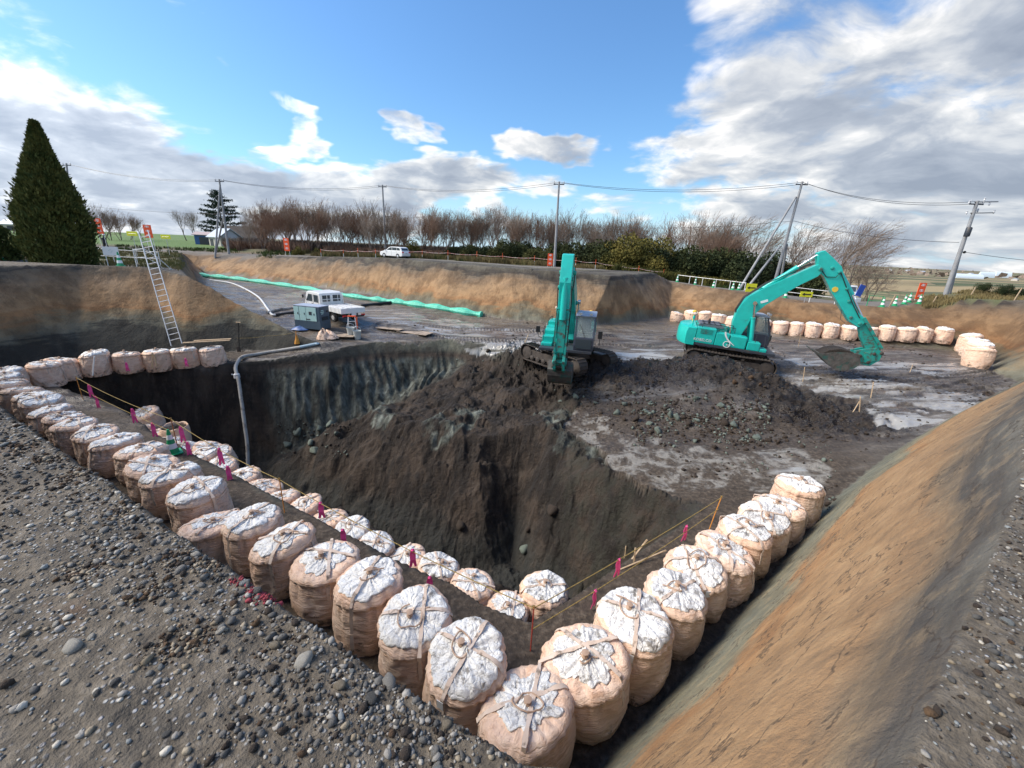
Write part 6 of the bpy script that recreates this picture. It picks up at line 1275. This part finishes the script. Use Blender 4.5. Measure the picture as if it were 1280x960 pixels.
# the wood behind the road: screen position of the row, spread in depth
rgt = np.random.RandomState(12)
row = []; cnt_ = {}; cb_ = {}
kinds = ['forked bare tree', 'reddish bushy tree', 'single stemmed bare tree', 'pale stemmed bare tree', 'brown leaved tree', 'rusty many stemmed tree']
x_ = 300.
while x_ < 930:
    x_ += rgt.uniform(5.5, 9.5) if x_ < 650 else rgt.uniform(8, 13); row.append(x_)
GT = 'bare trees in the belt behind the far road'
hprof = [(300, 250), (345, 248), (400, 250), (440, 250), (520, 254), (600, 258), (660, 258), (760, 262), (800, 262), (930, 268)]
for i, px in enumerate(row):
    y = 64-.0*px+rgt.uniform(-5, 6) if px < 640 else 62-(px-640)*.022+rgt.uniform(-4, 5)
    topy = np.interp(px, [a for a, b in hprof], [b for a, b in hprof])+rgt.uniform(-7, 18)
    d = ray(px, topy); zt = CZ+d[2]*y/d[1]; x = d[0]*y/d[1]; g = ground(x, y); k_ = rgt.choice([0, 1, 1, 2, 4, 4, 5, 3]) if px < 700 else rgt.choice([0, 2, 3, 3, 1]); Hn = [8.5, 8, 9, 7.5, 8.5, 7][k_]
    if 830 < px < 860 or 795 < px < 806: continue
    zn_ = 0 if px < 478 else 1 if px < 695 else 2; cnt_[zn_] = cnt_.get(zn_, 0)+1
    place_tree(BT[k_], x, y, '%s, %s %s' % (kinds[k_], ORD[cnt_[zn_]-1], ['from the left end of the belt', 'right of the pole behind the car', 'right of the orange sign pole'][zn_]), GT, sc=max(.45, (zt-g)/Hn), rz=rgt.uniform(-.6, .6)+(PI if rgt.rand() < .3 and px < 600 else 0))
# wind bent trees at the right
WT = [bare_tree(40, 8, 2, .40, .9, 5, bark=M_BARK, up_=.6), bare_tree(41, 8, 1, .42, 1.1, 5, up_=.5), bare_tree(42, 6, 3, .45, .8, 4, up_=.3)]
for (px, top, y, k_, lb) in [(880, 262, 56, 0, 'rounded bare tree right of the gap in the belt'), (905, 262, 55, 1, 'wide bare tree beside it, left of the braced pole'), (950, 268, 52, 0, 'bare tree behind the long slanting brace'), (985, 270, 50, 1, 'bare tree just right of the braced pole'), (1010, 272, 50, 2, 'low bare tree above the excavator boom tip'),
                             (1048, 268, 41, 1, 'large wind bent bare tree, left of the last pair'), (1068, 268, 39, 0, 'largest wind bent bare tree with sweeping branches'), (1095, 316, 38, 2, 'low tangled bare tree right of the excavator arm'), (1085, 322, 40, 2, 'low bare shrubby tree behind the arm')]:
    d = ray(px, top); zt = CZ+d[2]*y/d[1]; b = ray(px, 350); x = b[0]*y/b[1]; g = ground(x, y); place_tree(WT[k_], x, y, lb, 'wind bent bare trees at the right', 'wind_bent_tree', sc=(zt-g)/[8, 8, 6][k_], rz=0 if k_ < 2 else .3)
for (px, top, y, k_, lb) in [(225, 258, 95, 2, 'round bare tree left of the dark pine'), (240, 262, 98, 0, 'bare tree touching the pine from the left'), (142, 263, 80, 5, 'rusty leaved tree right of the big conifer'), (128, 258, 78, 5, 'rusty tree half behind the big conifer'), (115, 250, 60, 4, 'brown tree close behind the big conifer'), (172, 268, 85, 2, 'small bare tree standing alone in the left field'), (5, 258, 90, 1, 'reddish tree at the left edge of the picture'), (320, 252, 75, 2, 'bare tree over the dark barn'), (333, 250, 72, 5, 'rusty tree to the right of the barn'), (306, 268, 85, 4, 'brown tree behind the barn roof'), (155, 266, 84, 1, 'small reddish tree between field and conifer')]:
    d = ray(px, top); zt = CZ+d[2]*y/d[1]; x = d[0]*y/d[1]; g = ground(x, y); place_tree(BT[k_], x, y, lb, 'scattered trees behind the left field', sc=(zt-g)/[8.5, 8, 9, 7.5, 8.5, 7][k_], rz=rgt.rand())
# big clipped conifer at the left
def conifer(n, Hc, R_, seed, prof, leafs=.13):
    rg = np.random.RandomState(seed); u = rg.rand(n)**.85; z = u*Hc; th = rg.rand(n)*2*PI; rp = np.interp(u, [a for a, b in prof], [b for a, b in prof])*R_
    lump = 1+.24*rnoise(th, z*1.6, 2.2, seed, 3)+.12*rnoise(th, z*4, 5, seed+1, 2); q = rp*lump*(1-.30*rg.rand(n)**2.2); q *= np.where(rg.rand(n) < .12, rg.uniform(1.0, 1.22, n), 1); c = np.stack([q*np.cos(th), q*np.sin(th), z], -1)
    d = np.stack([np.cos(th)*.6, np.sin(th)*.6, np.full(n, 1.0)], -1)+rg.normal(size=(n, 3))*.32; d /= np.linalg.norm(d, axis=1, keepdims=True); e = np.cross(d, rg.normal(size=(n, 3))); e /= np.linalg.norm(e, axis=1, keepdims=True); s_ = (leafs*rg.uniform(.6, 1.3, n))[:, None]
    V = np.stack([c-e*s_*.15, c+d*s_*.7-e*s_*.34, c+d*s_*1.7, c+d*s_*.7+e*s_*.34], 1).reshape(-1, 3); cm = npmesh('crown', V, np.arange(n*4).reshape(n, 4), [M_CON])
    cv, cf = [], []
    nn = 20; th2 = np.linspace(0, 2*PI, nn, endpoint=False)
    for uu in np.linspace(.02, .9, 14): rr_ = np.interp(uu, [a for a, b in prof], [b for a, b in prof])*R_*.62*(1-.6*uu**2); cv.append(np.stack([rr_*np.cos(th2), rr_*np.sin(th2), np.full(nn, uu*Hc)], -1))
    idx = np.arange(nn*14).reshape(14, nn); F_ = np.stack([idx[:-1], np.roll(idx[:-1], -1, 1), np.roll(idx[1:], -1, 1), idx[1:]], -1).reshape(-1, 4)
    inner_ = npmesh('inner_foliage', np.concatenate(cv), F_, [M_CON], True)
    tm = MB().tube([(0, 0, -.2), (0, 0, Hc*.8)], [R_*.09, .03], 8).me('trunk', M_BARK, True); return tm, cm, inner_
b = PD(79, 331, 25.5); tp_ = PD(42, 152, 25.5); g = ground(b[0], b[1]); Hc = tp_[2]-g
sc_ = 505/((b-[0, 0, CZ])@fw); ww = 45/sc_/1.5
cm_ = conifer(42000, Hc, ww, 5, [(0, .82), (.10, 1.0), (.3, .98), (.48, .82), (.66, .54), (.84, .26), (1, .02)])
CT = place_tree(cm_, b[0], b[1], 'tall dense green conifer standing on the left bank', None, 'conifer_tree', names=('trunk', 'crown', 'inner_foliage')); CT.rotation_euler[1] = math.radians(5.5)
b = PD(-14, 312, 27); cm2 = conifer(9000, 2.6, 1.3, 9, [(0, .9), (.3, 1), (.7, .7), (1, .05)]); place_tree(cm2, b[0], b[1], 'small rounded conifer cut by the left edge of the picture', None, 'conifer_tree', names=('trunk', 'crown', 'inner_foliage'))
# dark pine with layered boughs
def pine():
    rg = np.random.RandomState(77); C_ = []; T = [((0, 0, -.2), (0, 0, 9.2), .22, .04)]; pts = []
    T = [(np.array(a, float), np.array(b_, float), r1, r2) for a, b_, r1, r2 in T]
    for k_ in range(34):
        u = (k_+.5)/34; z = 1.5+7.6*u; L = (4.2*(1-u)**.75+.5)*rg.uniform(.65, 1.1); a = k_*2.4+rg.rand(); q0 = np.array([0, 0, z]); q1 = np.array([math.cos(a)*L, math.sin(a)*L, z+.12*L]); T.append((q0, q1, .05, .02)); m_ = int(170*L/3)+50
        uu = rg.uniform(.25, 1.05, m_)[:, None]; pts.append(q0+(q1-q0)*uu+rg.normal(size=(m_, 3))*np.array([.34, .34, .10])*(1.25-.5*uu))
    c = np.concatenate(pts); v, f = tubes3(T, 6); return npmesh('trunk', v, f, [M_BARK], True), leafmesh('crown', c, .22, M_PINE, rg, .5, .35), None
d = ray(270, 237); y = 88; x = d[0]*y/d[1]; zt = CZ+d[2]*y/d[1]; g = ground(x, y); place_tree(pine(), x, y, 'dark spreading pine behind the blue shed', None, 'pine_tree', sc=(zt-g)/9.3)
# evergreen bushes
def bush(seed, mat, n=5600):
    rg = np.random.RandomState(seed); blobs = [(rg.uniform(-1, 1)*1.0, rg.uniform(-1, 1)*.8, rg.uniform(.5, 1.7), rg.uniform(.5, .95)) for _ in range(8)]; c = []
    for bx_, by_, bz_, br_ in blobs:
        m_ = n//8; d = rg.normal(size=(m_, 3)); d /= np.linalg.norm(d, axis=1, keepdims=True); c.append(np.array([bx_, by_, bz_])+d*br_*(1-.35*rg.rand(m_, 1)**2))
    c = np.concatenate(c); c = c[c[:, 2] > .02]; tm = MB().tube([(0, 0, -.2), (.05, 0, 1.2)], [.07, .03], 6).tube([(0, 0, .2), (.5, .2, 1.3)], [.05, .02], 5).tube([(0, 0, .2), (-.5, -.2, 1.3)], [.05, .02], 5).me('trunk', M_BARK); return tm, leafmesh('crown', c, .10, mat, rg, .2, .45), None
BU = [bush(1, M_BUSH), bush(2, M_BUSH), bush(3, M_BUSHY), bush(4, M_BUSH)]
GBU = 'evergreen bushes under the tree belt'
bx_ = 555.
def zb(i): cb_[i] = cb_.get(i, -1)+1; return cb_[i]
while bx_ < 1010:
    bx_ += rgt.uniform(8, 13)
    hgt_ = np.interp(bx_, [500, 600, 700, 790, 860, 930, 1010], [7, 20, 27, 34, 26, 30, 22]); basepx = np.interp(bx_, [500, 700, 850, 1000], [320, 330, 336, 350])
    y = np.interp(bx_, [500, 700, 900, 1010], [59, 56, 51, 47])+rgt.uniform(-2, 2); d = ray(bx_, basepx-hgt_-rgt.uniform(-3, 5)); x = d[0]*y/d[1]; zt = CZ+d[2]*y/d[1]; g = ground(x, y); h_ = max(.8, zt-g)
    k_ = 2 if (760 < bx_ < 830 and rgt.rand() < .6) else rgt.choice([0, 1, 3])
    place_tree(BU[k_], x, y, ('yellowish' if k_ == 2 else 'dark green')+' hedge bush, %s from the %s' % (ORD[zb(0 if bx_ < 690 else 1 if bx_ < 925 else 2)], 'left end of the hedge' if bx_ < 690 else 'orange sign pole going right' if bx_ < 925 else 'foot of the long brace going right'), GBU, 'evergreen_bush', sc=h_/2.3, rz=rgt.rand()*6, cat='bush')
for (px, py, y, h_, k_, lb) in [(515, 288, 60, 2.4, 2, 'olive green bush right of the pole behind the car'), (372, 303, 57, 1.1, 2, 'low yellow green shrub behind the orange sign'), (395, 304, 57, 1.0, 2, 'yellow green shrub right of the orange sign'), (590, 296, 58, 2.6, 0, 'dark evergreen bush in the middle of the belt'), (1255, 355, 32, .9, 3, 'scrubby green bush at the right edge above the bank'), (1225, 362, 33, .8, 3, 'scrubby bush beside the leaning pole'), (1275, 350, 33, 1.0, 1, 'taller scrub at the far right edge')]:
    p = PD(px, py+6, y); place_tree(BU[k_], p[0], p[1], lb, None, 'bush', sc=h_/2.2, cat='bush')
# verge grasses
def tufts(name, pts, h, mat, label, n=7, seed=0, lean=.35):
    rg = np.random.RandomState(seed); P_ = np.repeat(np.array(pts), n, 0); m_ = len(P_); P_[:, :2] += rg.normal(size=(m_, 2))*.10; hh_ = h*rg.uniform(.5, 1.2, m_); a = rg.rand(m_)*6.28; ln = rg.uniform(0, lean, m_)*hh_; w = .02+.012*hh_
    dx, dy = np.cos(a), np.sin(a); tipp = P_+np.stack([dx*ln, dy*ln, hh_], -1); mid = P_+np.stack([dx*ln*.35, dy*ln*.35, hh_*.6], -1); sd = np.stack([-dy*w, dx*w, 0*w], -1); base_ = P_-np.array([0, 0, .05])
    V = np.stack([base_-sd, base_+sd, mid+sd, tipp, mid-sd], 1).reshape(-1, 3); i0 = np.arange(m_)[:, None]*5; me = D.meshes.new(name); F_ = np.concatenate([i0+0, i0+1, i0+2, i0+3, i0+4], 1)
    me = npmesh(name, V, F_, [mat]); return tag(link(name, me), label, kind='stuff')
def band(px0, px1, y0, y1, n, seed):
    rg = np.random.RandomState(seed); out = []
    for _ in range(n):
        px = rg.uniform(px0, px1); y = rg.uniform(y0, y1) if not callable(y0) else rg.uniform(y0(px), y1(px)); d = ray(px, 325); x = d[0]*y/d[1]
        if vnoise(np.array([x*.35]), np.array([y*.35]), 9)[0] < .38: continue
        out.append((x, y, ground(x, y)))
    return out
ok_ = lambda L: [p for p in L if not inpoly(np.array([p[0]]), np.array([p[1]]), RIMP)[0] and segdist(np.array([p[0]]), np.array([p[1]]), [(-60, 57), (-30, 54.5), (-12, 50), (0, 44), (8, 42), (14, 46), (19, 42), (24, 36.5), (29, 33.5), (34, 37), (60, 52)])[0] > 1.9]
tufts('dry_verge_grass', ok_(band(380, 1000, lambda p: np.interp(p, [380, 700, 860, 1000], [56, 48, 49, 44]), lambda p: np.interp(p, [380, 700, 860, 1000], [63, 57, 54, 50]), 6500, 5)), .62, M_DRYG, 'dry yellow grass on the verge below the tree belt', seed=1)
tufts('green_verge_grass', ok_(band(150, 700, lambda p: 51, lambda p: 62, 3500, 6)+band(820, 1000, lambda p: 45, lambda p: 52, 1400, 7)), .32, M_GRNG, 'short green weeds on the verges', seed=2)
tufts('bamboo_grass', ok_(band(770, 930, lambda p: 46, lambda p: 52, 3000, 8)), .95, M_BUSHY, 'tall pale leaved bamboo grass under the hedge', n=5, seed=3, lean=.7)
tufts('field_edge_grass', ok_(band(1175, 1420, lambda p: 29, lambda p: 40, 4600, 9)), .30, M_DRYG, 'dry and green scrub grass around the leaning pole', seed=4)
tufts('bank_top_weeds', ok_(band(-20, 330, lambda p: 26, lambda p: 50, 2400, 10)), .22, M_DRYG, 'low dry weeds on top of the left bank', seed=5)
# undergrowth between the trees
tufts('undergrowth', band(285, 1010, lambda p: np.interp(p, [285, 640, 1010], [60, 58, 49]), lambda p: np.interp(p, [285, 640, 1010], [72, 68, 60]), 9000, 15), 1.1, M_TWIGR, 'brown undergrowth of thin stems below the tree belt', n=9, seed=14, lean=.6)
tufts('undergrowth', band(285, 1010, lambda p: np.interp(p, [285, 640, 1010], [66, 64, 55]), lambda p: np.interp(p, [285, 640, 1010], [74, 70, 62]), 5000, 16), 1.7, M_BARK, 'taller dark undergrowth at the back of the tree belt', n=8, seed=15, lean=.5)
# far wood along the plain
rg = np.random.RandomState(31); far = []
for _ in range(2600):
    y = rg.uniform(500, 2300); x = rg.uniform(-.2, 2.2)*y
    if vnoise(np.array([x*.004]), np.array([y*.012]), 5)[0] > .5: far.append((x, y, ground(x, y)))
V = np.array(far); me = leafmesh('far_woods', V+rg.normal(size=V.shape)*np.array([3, 3, 1])+[0, 0, 1.5], 5., M_TWIG, rg, .2, .9); tag(link('far_woods', me), 'distant woods scattered over the plain at the right', kind='stuff')
# ---------------------------------------------------------------- buildings
M_BLUEW = simple('blue_wall', (.03, .10, .28), .6); M_ROOFG = simple('pale_metal_roof', (.42, .47, .53), .4); M_BARN = simple('dark_barn_wall', (.045, .037, .033), .85); M_CREAM = simple('cream_wall', (.50, .46, .40), .7); M_ROOFP = simple('pinkish_roof', (.45, .35, .33), .6); M_GREENH = simple('greenhouse_film', (.60, .68, .74), .35)
def house(px, py, y, w, dpt, hw, hr, rz, walls, roof, label, name='house', doors=1):
    p = PD(px, py, y) if y < 130 else hit(px, py)
    if y > 130: s_ = ((p-[0, 0, CZ])@fw)/505; w, dpt, hw, hr = w*s_, w*s_*.6, w*s_*.22, w*s_*.16
    t = empty(name, (p[0], p[1], ground(p[0], p[1])-.1), rz, label, 'building')
    MB().box((0, 0, hw/2), (w, dpt, hw)).build('wall', walls, t)
    MB().prism([(-dpt/2-.3, hw), (0, hw+hr), (dpt/2+.3, hw), (dpt/2+.3, hw+.1), (0, hw+hr+.12), (-dpt/2-.3, hw+.1)], -w/2-.3, w/2+.3, axis='x').prism([(-dpt/2, hw), (0, hw+hr), (dpt/2, hw)], -w/2, w/2, axis='x').build('roof', roof, t)
    for i in range(doors):
        x = -w/2+w*(i+.5)/doors; f = MB().box((x, -dpt/2-.02, hw*.42), (w/doors*.5, .05, hw*.8)).build('door', M_DGREY if i % 2 == 0 else M_WHITE, t)
    MB().box((w/2+.02, 0, hw*.55), (.05, dpt*.3, hw*.3)).build('window', M_GLASS, t)
    return t
house(259, 296, 80, 3.0, 3, 1.7, .5, .25, M_BLUEW, M_ROOFP, 'blue walled shed with pinkish roof below the pine', 'shed', 1)
house(281, 296, 77, 3.8, 3.6, 1.5, 1.5, -.5, M_CREAM, M_ROOFG, 'cream building with pale blue grey roof behind the A shaped pole', 'house', 2)
house(306, 295, 84, 6.0, 5, 1.3, 2.2, .15, M_BARN, M_BARN, 'dark weathered barn right of the pale roof', 'barn', 1)
house(27, 289, 110, 5, 4, 1.6, 1.2, .2, M_CREAM, M_GREENH, 'pale greenish building glimpsed left of the big conifer', 'house', 1)
def vault(px, py, wpx, hpx, rz, label):
    p = hit(px, py); s_ = ((p-[0, 0, CZ])@fw)/505; L, h = wpx*s_/1.6, hpx*s_; w = L*.35; t = empty('greenhouse', (p[0], p[1], ground(p[0], p[1])), rz, label, 'greenhouse', 'greenhouses and pale sheds on the plain'); ol = [(w/2*math.cos(a), h*math.sin(a)) for a in np.linspace(0, PI, 12)]; MB().prism(ol, -L/2, L/2, axis='x').build('cover', M_GREENH, t); MB().box((L/2+.1, 0, h*.35), (.2, w*.4, h*.7)).build('door', M_ROOFG, t)
vault(1208, 348, 46, 5.5, -.2, 'long low greenhouse right of the leaning pole'); vault(1232, 347, 22, 7, -.3, 'shorter pale greenhouse beside the long one'); vault(1252, 347, 24, 7, -.3, 'grey vaulted shed third from the leaning pole')
for i, (px, py, y, w, lb) in enumerate([(1152, 341, 520, 6, 'tiny white farmhouse left of the leaning pole'), (1135, 340, 620, 7, 'tiny long white shed farther left on the plain'), (1213, 343.5, 480, 6, 'tiny white house right of the leaning pole'), (1268, 351, 300, 9, 'small pale house near the right edge'), (1112, 338, 700, 6, 'tiny house behind the low tangled tree'), (1250, 344, 420, 6, 'tiny pale house over the greenhouses')]):
    house(px, py, y, w, w, w, w, .2*i, M_CREAM if i % 2 else M_WHITE, M_ROOFG, lb, 'farmhouse', 1)
# ---------------------------------------------------------------- signs, barriers, posts
M_SIGNO = simple('orange_sign', (.90, .10, .02), .5); M_SIGNY = simple('yellow_sign', (.80, .80, .03), .5); M_SIGNB = simple('blue_sign', (.02, .08, .42), .5)
def osign(px, py, y, h, w, label, marks=3, base=True):
    p = PD(px, py, y); g = ground(p[0], p[1]); t = empty('construction_sign', (p[0], p[1], g), .1*math.sin(px), label, 'sign', 'orange signs round the site')
    zt = p[2]-g if p[2] > g else h; z0 = max(zt-h, .1)
    MB().box((0, 0, z0+h/2), (w, .04, h)).build('panel', M_SIGNO, t)
    for i in range(marks): z = z0+h*(i+.5)/marks; MB().box((0, -.025, z), (w*.55, .01, h/marks*.10)).box((0, -.025, z+h/marks*.22), (w*.5, .01, h/marks*.10)).box((0, -.026, z+h/marks*.1), (w*.08, .01, h/marks*.5)).build('character', M_WHITE, t)
    for x in (-w*.4, w*.4): MB().tube([(x, .03, 0), (x, .03, z0+h*.9)], .02, 6).build('leg', M_WHITE, t)
    return t
osign(121, 273, 40, 1.35, .55, 'orange upright sign right of the big conifer, beside the walking person'); osign(183, 281, 42, 1.2, .75, 'orange sign just above the ladder top'); osign(357, 297.5, 52, 1.5, .7, 'orange sign on the verge before the yellow shrub'); osign(688, 320, 45, 1.25, .55, 'orange sign at the foot of the slender pole'); osign(1154, 356, 33, 1.25, .5, 'orange sign right of the cones, before the dry field')
def ysign(px, py, y, w, h, label, arrow=False):
    p = PD(px, py, y); g = ground(p[0], p[1]); t = empty('yellow_sign', (p[0], p[1], g), 0, label, 'sign'); z = max(p[2]-g, h/2+.1); MB().box((0, 0, z), (w, .03, h)).build('panel', M_SIGNY, t, bevel=.01)
    MB().tube([(0, .03, 0), (0, .03, z)], .02, 6).build('post', M_SILVER, t)
    if arrow: MB().prism([(-.36, z), (-.15, z+.13), (-.15, z+.045), (.36, z+.045), (.36, z-.045), (-.15, z-.045), (-.15, z-.13)], -.03, -.018).build('arrow', M_BLACK, t)
    else: MB().tube([(-w*.35, -.02, z), (w*.35, -.02, z)], .012, 5).build('mark', M_SILVER, t)
ysign(165, 292, 40, 1.0, .4, 'yellow lamp board left of the ladder'); ysign(207, 296, 42, .95, .38, 'yellow lamp board right of the ladder'); ysign(1008, 368, 33.5, 1.0, .42, 'yellow sign with black left arrow on the white barrier', True); ysign(938, 365, 36, .9, .7, 'yellow board behind the bend of the boom', True); ysign(1060, 373, 33, .5, .45, 'yellow board seen right of the excavator arm')
def barrier(px0, py0, px1, py1, y0, y1, h, label, posts=3, rails=2, mat=None):
    a, b = PD(px0, py0, y0), PD(px1, py1, y1); a[2] = ground(a[0], a[1]); b[2] = ground(b[0], b[1]); t = empty('pipe_barrier', a, 0, label, 'barrier')
    for i in range(posts): q = (b-a)*i/(posts-1); q[2] = ground(a[0]+q[0], a[1]+q[1])-a[2]; MB().tube([tuple(q), tuple(q+np.array([0, 0, h]))], .026, 6).build('post', mat or M_WHITE, t)
    for j in range(rails): z = h*(1-.45*j)-.03; MB().tube([(0, 0, z), tuple(b-a+np.array([0, 0, z]))], .022, 6).build('rail', mat or M_WHITE, t)
barrier(983, 370, 1044, 376, 35, 32.6, .95, 'white pipe barrier behind the yellow arrow sign', 3); barrier(846, 353, 930, 364, 44, 38.5, .75, 'pale rail along the cones on the right road', 6, 1); barrier(1082, 386, 1100, 384, 31.8, 31.6, .8, 'short green rail left of the cones', 2, 2, M_CG)
barrier(-10, 325, 90, 328, 30, 30, .9, 'white pipe rail behind the trunk foot of the big conifer', 4); barrier(115, 327, 200, 327, 29, 29, 1.0, 'white pipe rail between conifer and ladder', 4)
# stair rail dropping over the bank right of the ladder
a = PD(166, 331, 24.0); t = empty('stair_handrail', a, 0, 'white pipe handrail descending the bank right of the ladder', 'handrail')
pts = [PD(166, 312, 24), PD(180, 311, 24), PD(196, 321, 25), PD(212, 335, 26), PD(232, 347, 27)]
MB().tube([q-a for q in pts], .025, 6).build('top_rail', M_WHITE, t, smooth=True); MB().tube([q-a-np.array([0, 0, .45]) for q in pts], .02, 6).build('lower_rail', M_WHITE, t, smooth=True)
for q in pts[:4]: MB().tube([tuple(q-a), tuple(q-a-np.array([0, 0, 1.0]))], .022, 6).build('post', M_WHITE, t)
# notice board
p = PD(140, 321, 25.5); p[2] = ground(p[0], p[1]); t = empty('notice_board', p, .15, 'white notice board leaning on the rail beside a striped cone', 'sign'); q = PD(140, 314, 25.5)[2]-p[2]
MB().box((0, 0, q), (.85, .03, .5)).build('panel', M_WHITE, t, bevel=.005); MB().tube([(0, -.02, q-.1), (.12, -.02, q+.02), (0, -.02, q+.1), (-.12, -.02, q)], .01, 4).build('emblem', M_GENP, t)
for x in (-.35, .35): MB().tube([(x, .03, 0), (x, .03, q)], .02, 6).build('leg', M_WHITE, t)
# blue board and post
p = PD(1073, 372, 33.5); p[2] = ground(p[0], p[1]); t = empty('blue_sign', p, .1, 'blue slanted sign board with white foot right of the excavator arm', 'sign'); o = MB().box((0, 0, 1.05), (.5, .04, .9), ry=.25).build('panel', M_SIGNB, t); MB().box((-.1, 0, .3), (.5, .3, .35)).build('foot', M_WHITE, t, bevel=.04)
# posts with ribbon line along the far road
GP = 'thin posts along the far road'; pp = []
for i, px in enumerate([402, 430, 448, 470, 528, 560, 596, 628, 668, 720, 745, 775, 800, 832]):
    y = np.interp(px, [400, 640, 700, 832], [55, 50, 47.5, 47]); p = PD(px, 325, y); g = ground(p[0], p[1]); h_ = rgt.uniform(.95, 1.25); t = empty('line_post', (p[0], p[1], g), 0, 'thin red and white post of the ribbon line, %s from the left' % ORD[i], 'post', GP)
    MB().tube([(0, 0, 0), (0, 0, h_*.5)], .022, 6).build('lower_part', M_WHITE, t); MB().tube([(0, 0, h_*.5), (0, 0, h_)], .023, 6).build('upper_part', M_ORANGE, t); pp.append(np.array([p[0], p[1], g+.85]))
rope(pp, 'red and white line strung on the posts beyond the far road', r=.022, sag=.1, mat=simple('red_white_tape', (.55, .16, .12), .6, noise=(.7, .66, .62), nscale=4), name='barrier_line')
for (px, py, y, h_, lb) in [(1213, 372, 31.2, .8, 'wooden peg left of the far right one on the dark rim'), (1271, 371, 29.2, 1.0, 'tall wooden peg at the far right rim'), (1112, 386, 31.3, .9, 'wooden peg among the cones'), (1166, 380, 31.4, .7, 'wooden peg at the foot of the leaning pole')]:
    p = PD(px, py, y); p[2] = ground(p[0], p[1]); o = MB().box((0, 0, h_/2-.05), (.06, .05, h_+.1), ry=.2).build('rim_peg', M_WOOD); o.location = p; tag(o, lb, 'peg')
# walking person
def person(px, py, y):
    p = PD(px, py, y); p[2] = ground(p[0], p[1]); sk = [((0, 0, .95), .13), ((0, 0, 1.15), .14), ((.03, 0, 1.38), .16), ((.05, 0, 1.5), .06), ((.08, 0, 1.64), .10), ((.09, 0, 1.74), .085),
        ((.02, .09, .88), .10), ((.20, .09, .48), .065), ((.33, .09, .07), .05), ((.45, .09, .03), .035), ((-.03, -.09, .88), .10), ((-.12, -.09, .48), .065), ((-.36, -.09, .12), .05), ((-.30, -.09, .03), .035),
        ((.02, .2, 1.40), .06), ((-.12, .25, 1.14), .048), ((.0, .26, .92), .035), ((.02, -.2, 1.40), .06), ((.14, -.25, 1.16), .048), ((.32, -.24, 1.0), .035)]
    ed = [(0, 1), (1, 2), (2, 3), (3, 4), (4, 5), (0, 6), (6, 7), (7, 8), (8, 9), (0, 10), (10, 11), (11, 12), (12, 13), (2, 14), (14, 15), (15, 16), (2, 17), (17, 18), (18, 19)]
    me = D.meshes.new('body'); me.from_pydata([s[0] for s in sk], ed, []); o = D.objects.new('body', me); COL.objects.link(o); md = o.modifiers.new('skin', 'SKIN'); md.use_smooth_shade = True
    for i, s in enumerate(sk): me.skin_vertices[0].data[i].radius = (s[1], s[1])
    me.skin_vertices[0].data[0].use_root = True; sb_ = o.modifiers.new('sub', 'SUBSURF'); sb_.levels = sb_.render_levels = 1; me.materials.append(simple('dark_workwear', (.02, .022, .03), .8))
    t = empty('person', p, 0, 'person in dark clothes walking beside the orange sign', 'person'); o.parent = t
    MB().lathe([(.11, 0), (.125, .02), (.11, .09), (.06, .14), (.0, .15)], 12, (.09, 0, 1.72)).build('helmet', M_WHITE, t, smooth=True)
person(127.5, 290, 43)
# small things round the hose and the bags under the ladder
q = hit(372, 433); t = empty('marker_stake', q, 0, 'orange marker stakes tied together beside the grey hose', 'stake')
for a_, b__ in (((-.12, 0, 0), (.02, 0, .75)), ((.14, .05, 0), (-.02, 0, .72))): MB().tube([a_, b__], .016, 6).build('rod', M_STAKEO, t)
MB().lathe([(.02, .02), (.16, .05), (.12, .2), (.05, .36), (.02, .5)], 8).build('rope_bundle', simple('orange_rope', (.62, .27, .04), .85, nscale=40, bump=.02), t)
sh_top = np.array([P(299, 440, -4.4)[0], P(299, 440, -4.4)[1], -3.6]); rope([q+np.array([0, 0, .7]), (q+sh_top)/2+np.array([0, 0, .3]), sh_top], 'thin orange rope from the marker stakes to the shovel', r=.008, sag=.05)
for (k_, dx, L, a_, lb) in ((4, .28, .75, .12, 'pale batten leaning on the front of a bag under the ladder bank'), (4, .42, .55, -.1, 'shorter batten beside the leaning one'), (2, .5, .9, .25, 'white graduated staff hanging between two bags near the rope end')):
    if k_ < len(BACKBAGS):
        x, y = BACKBAGS[k_]; o = MB().box((0, 0, 0), (.05, .03, L), ry=a_).build('batten' if k_ == 4 else 'staff', M_WOOD if k_ == 4 else M_WHITE); o.location = (x+dx, y-.62, -3.95); o.rotation_euler[0] = -.12; tag(o, lb, 'batten' if k_ == 4 else 'staff')
print('tris', sum(len(o.data.polygons) for o in D.objects if o.type=='MESH'))
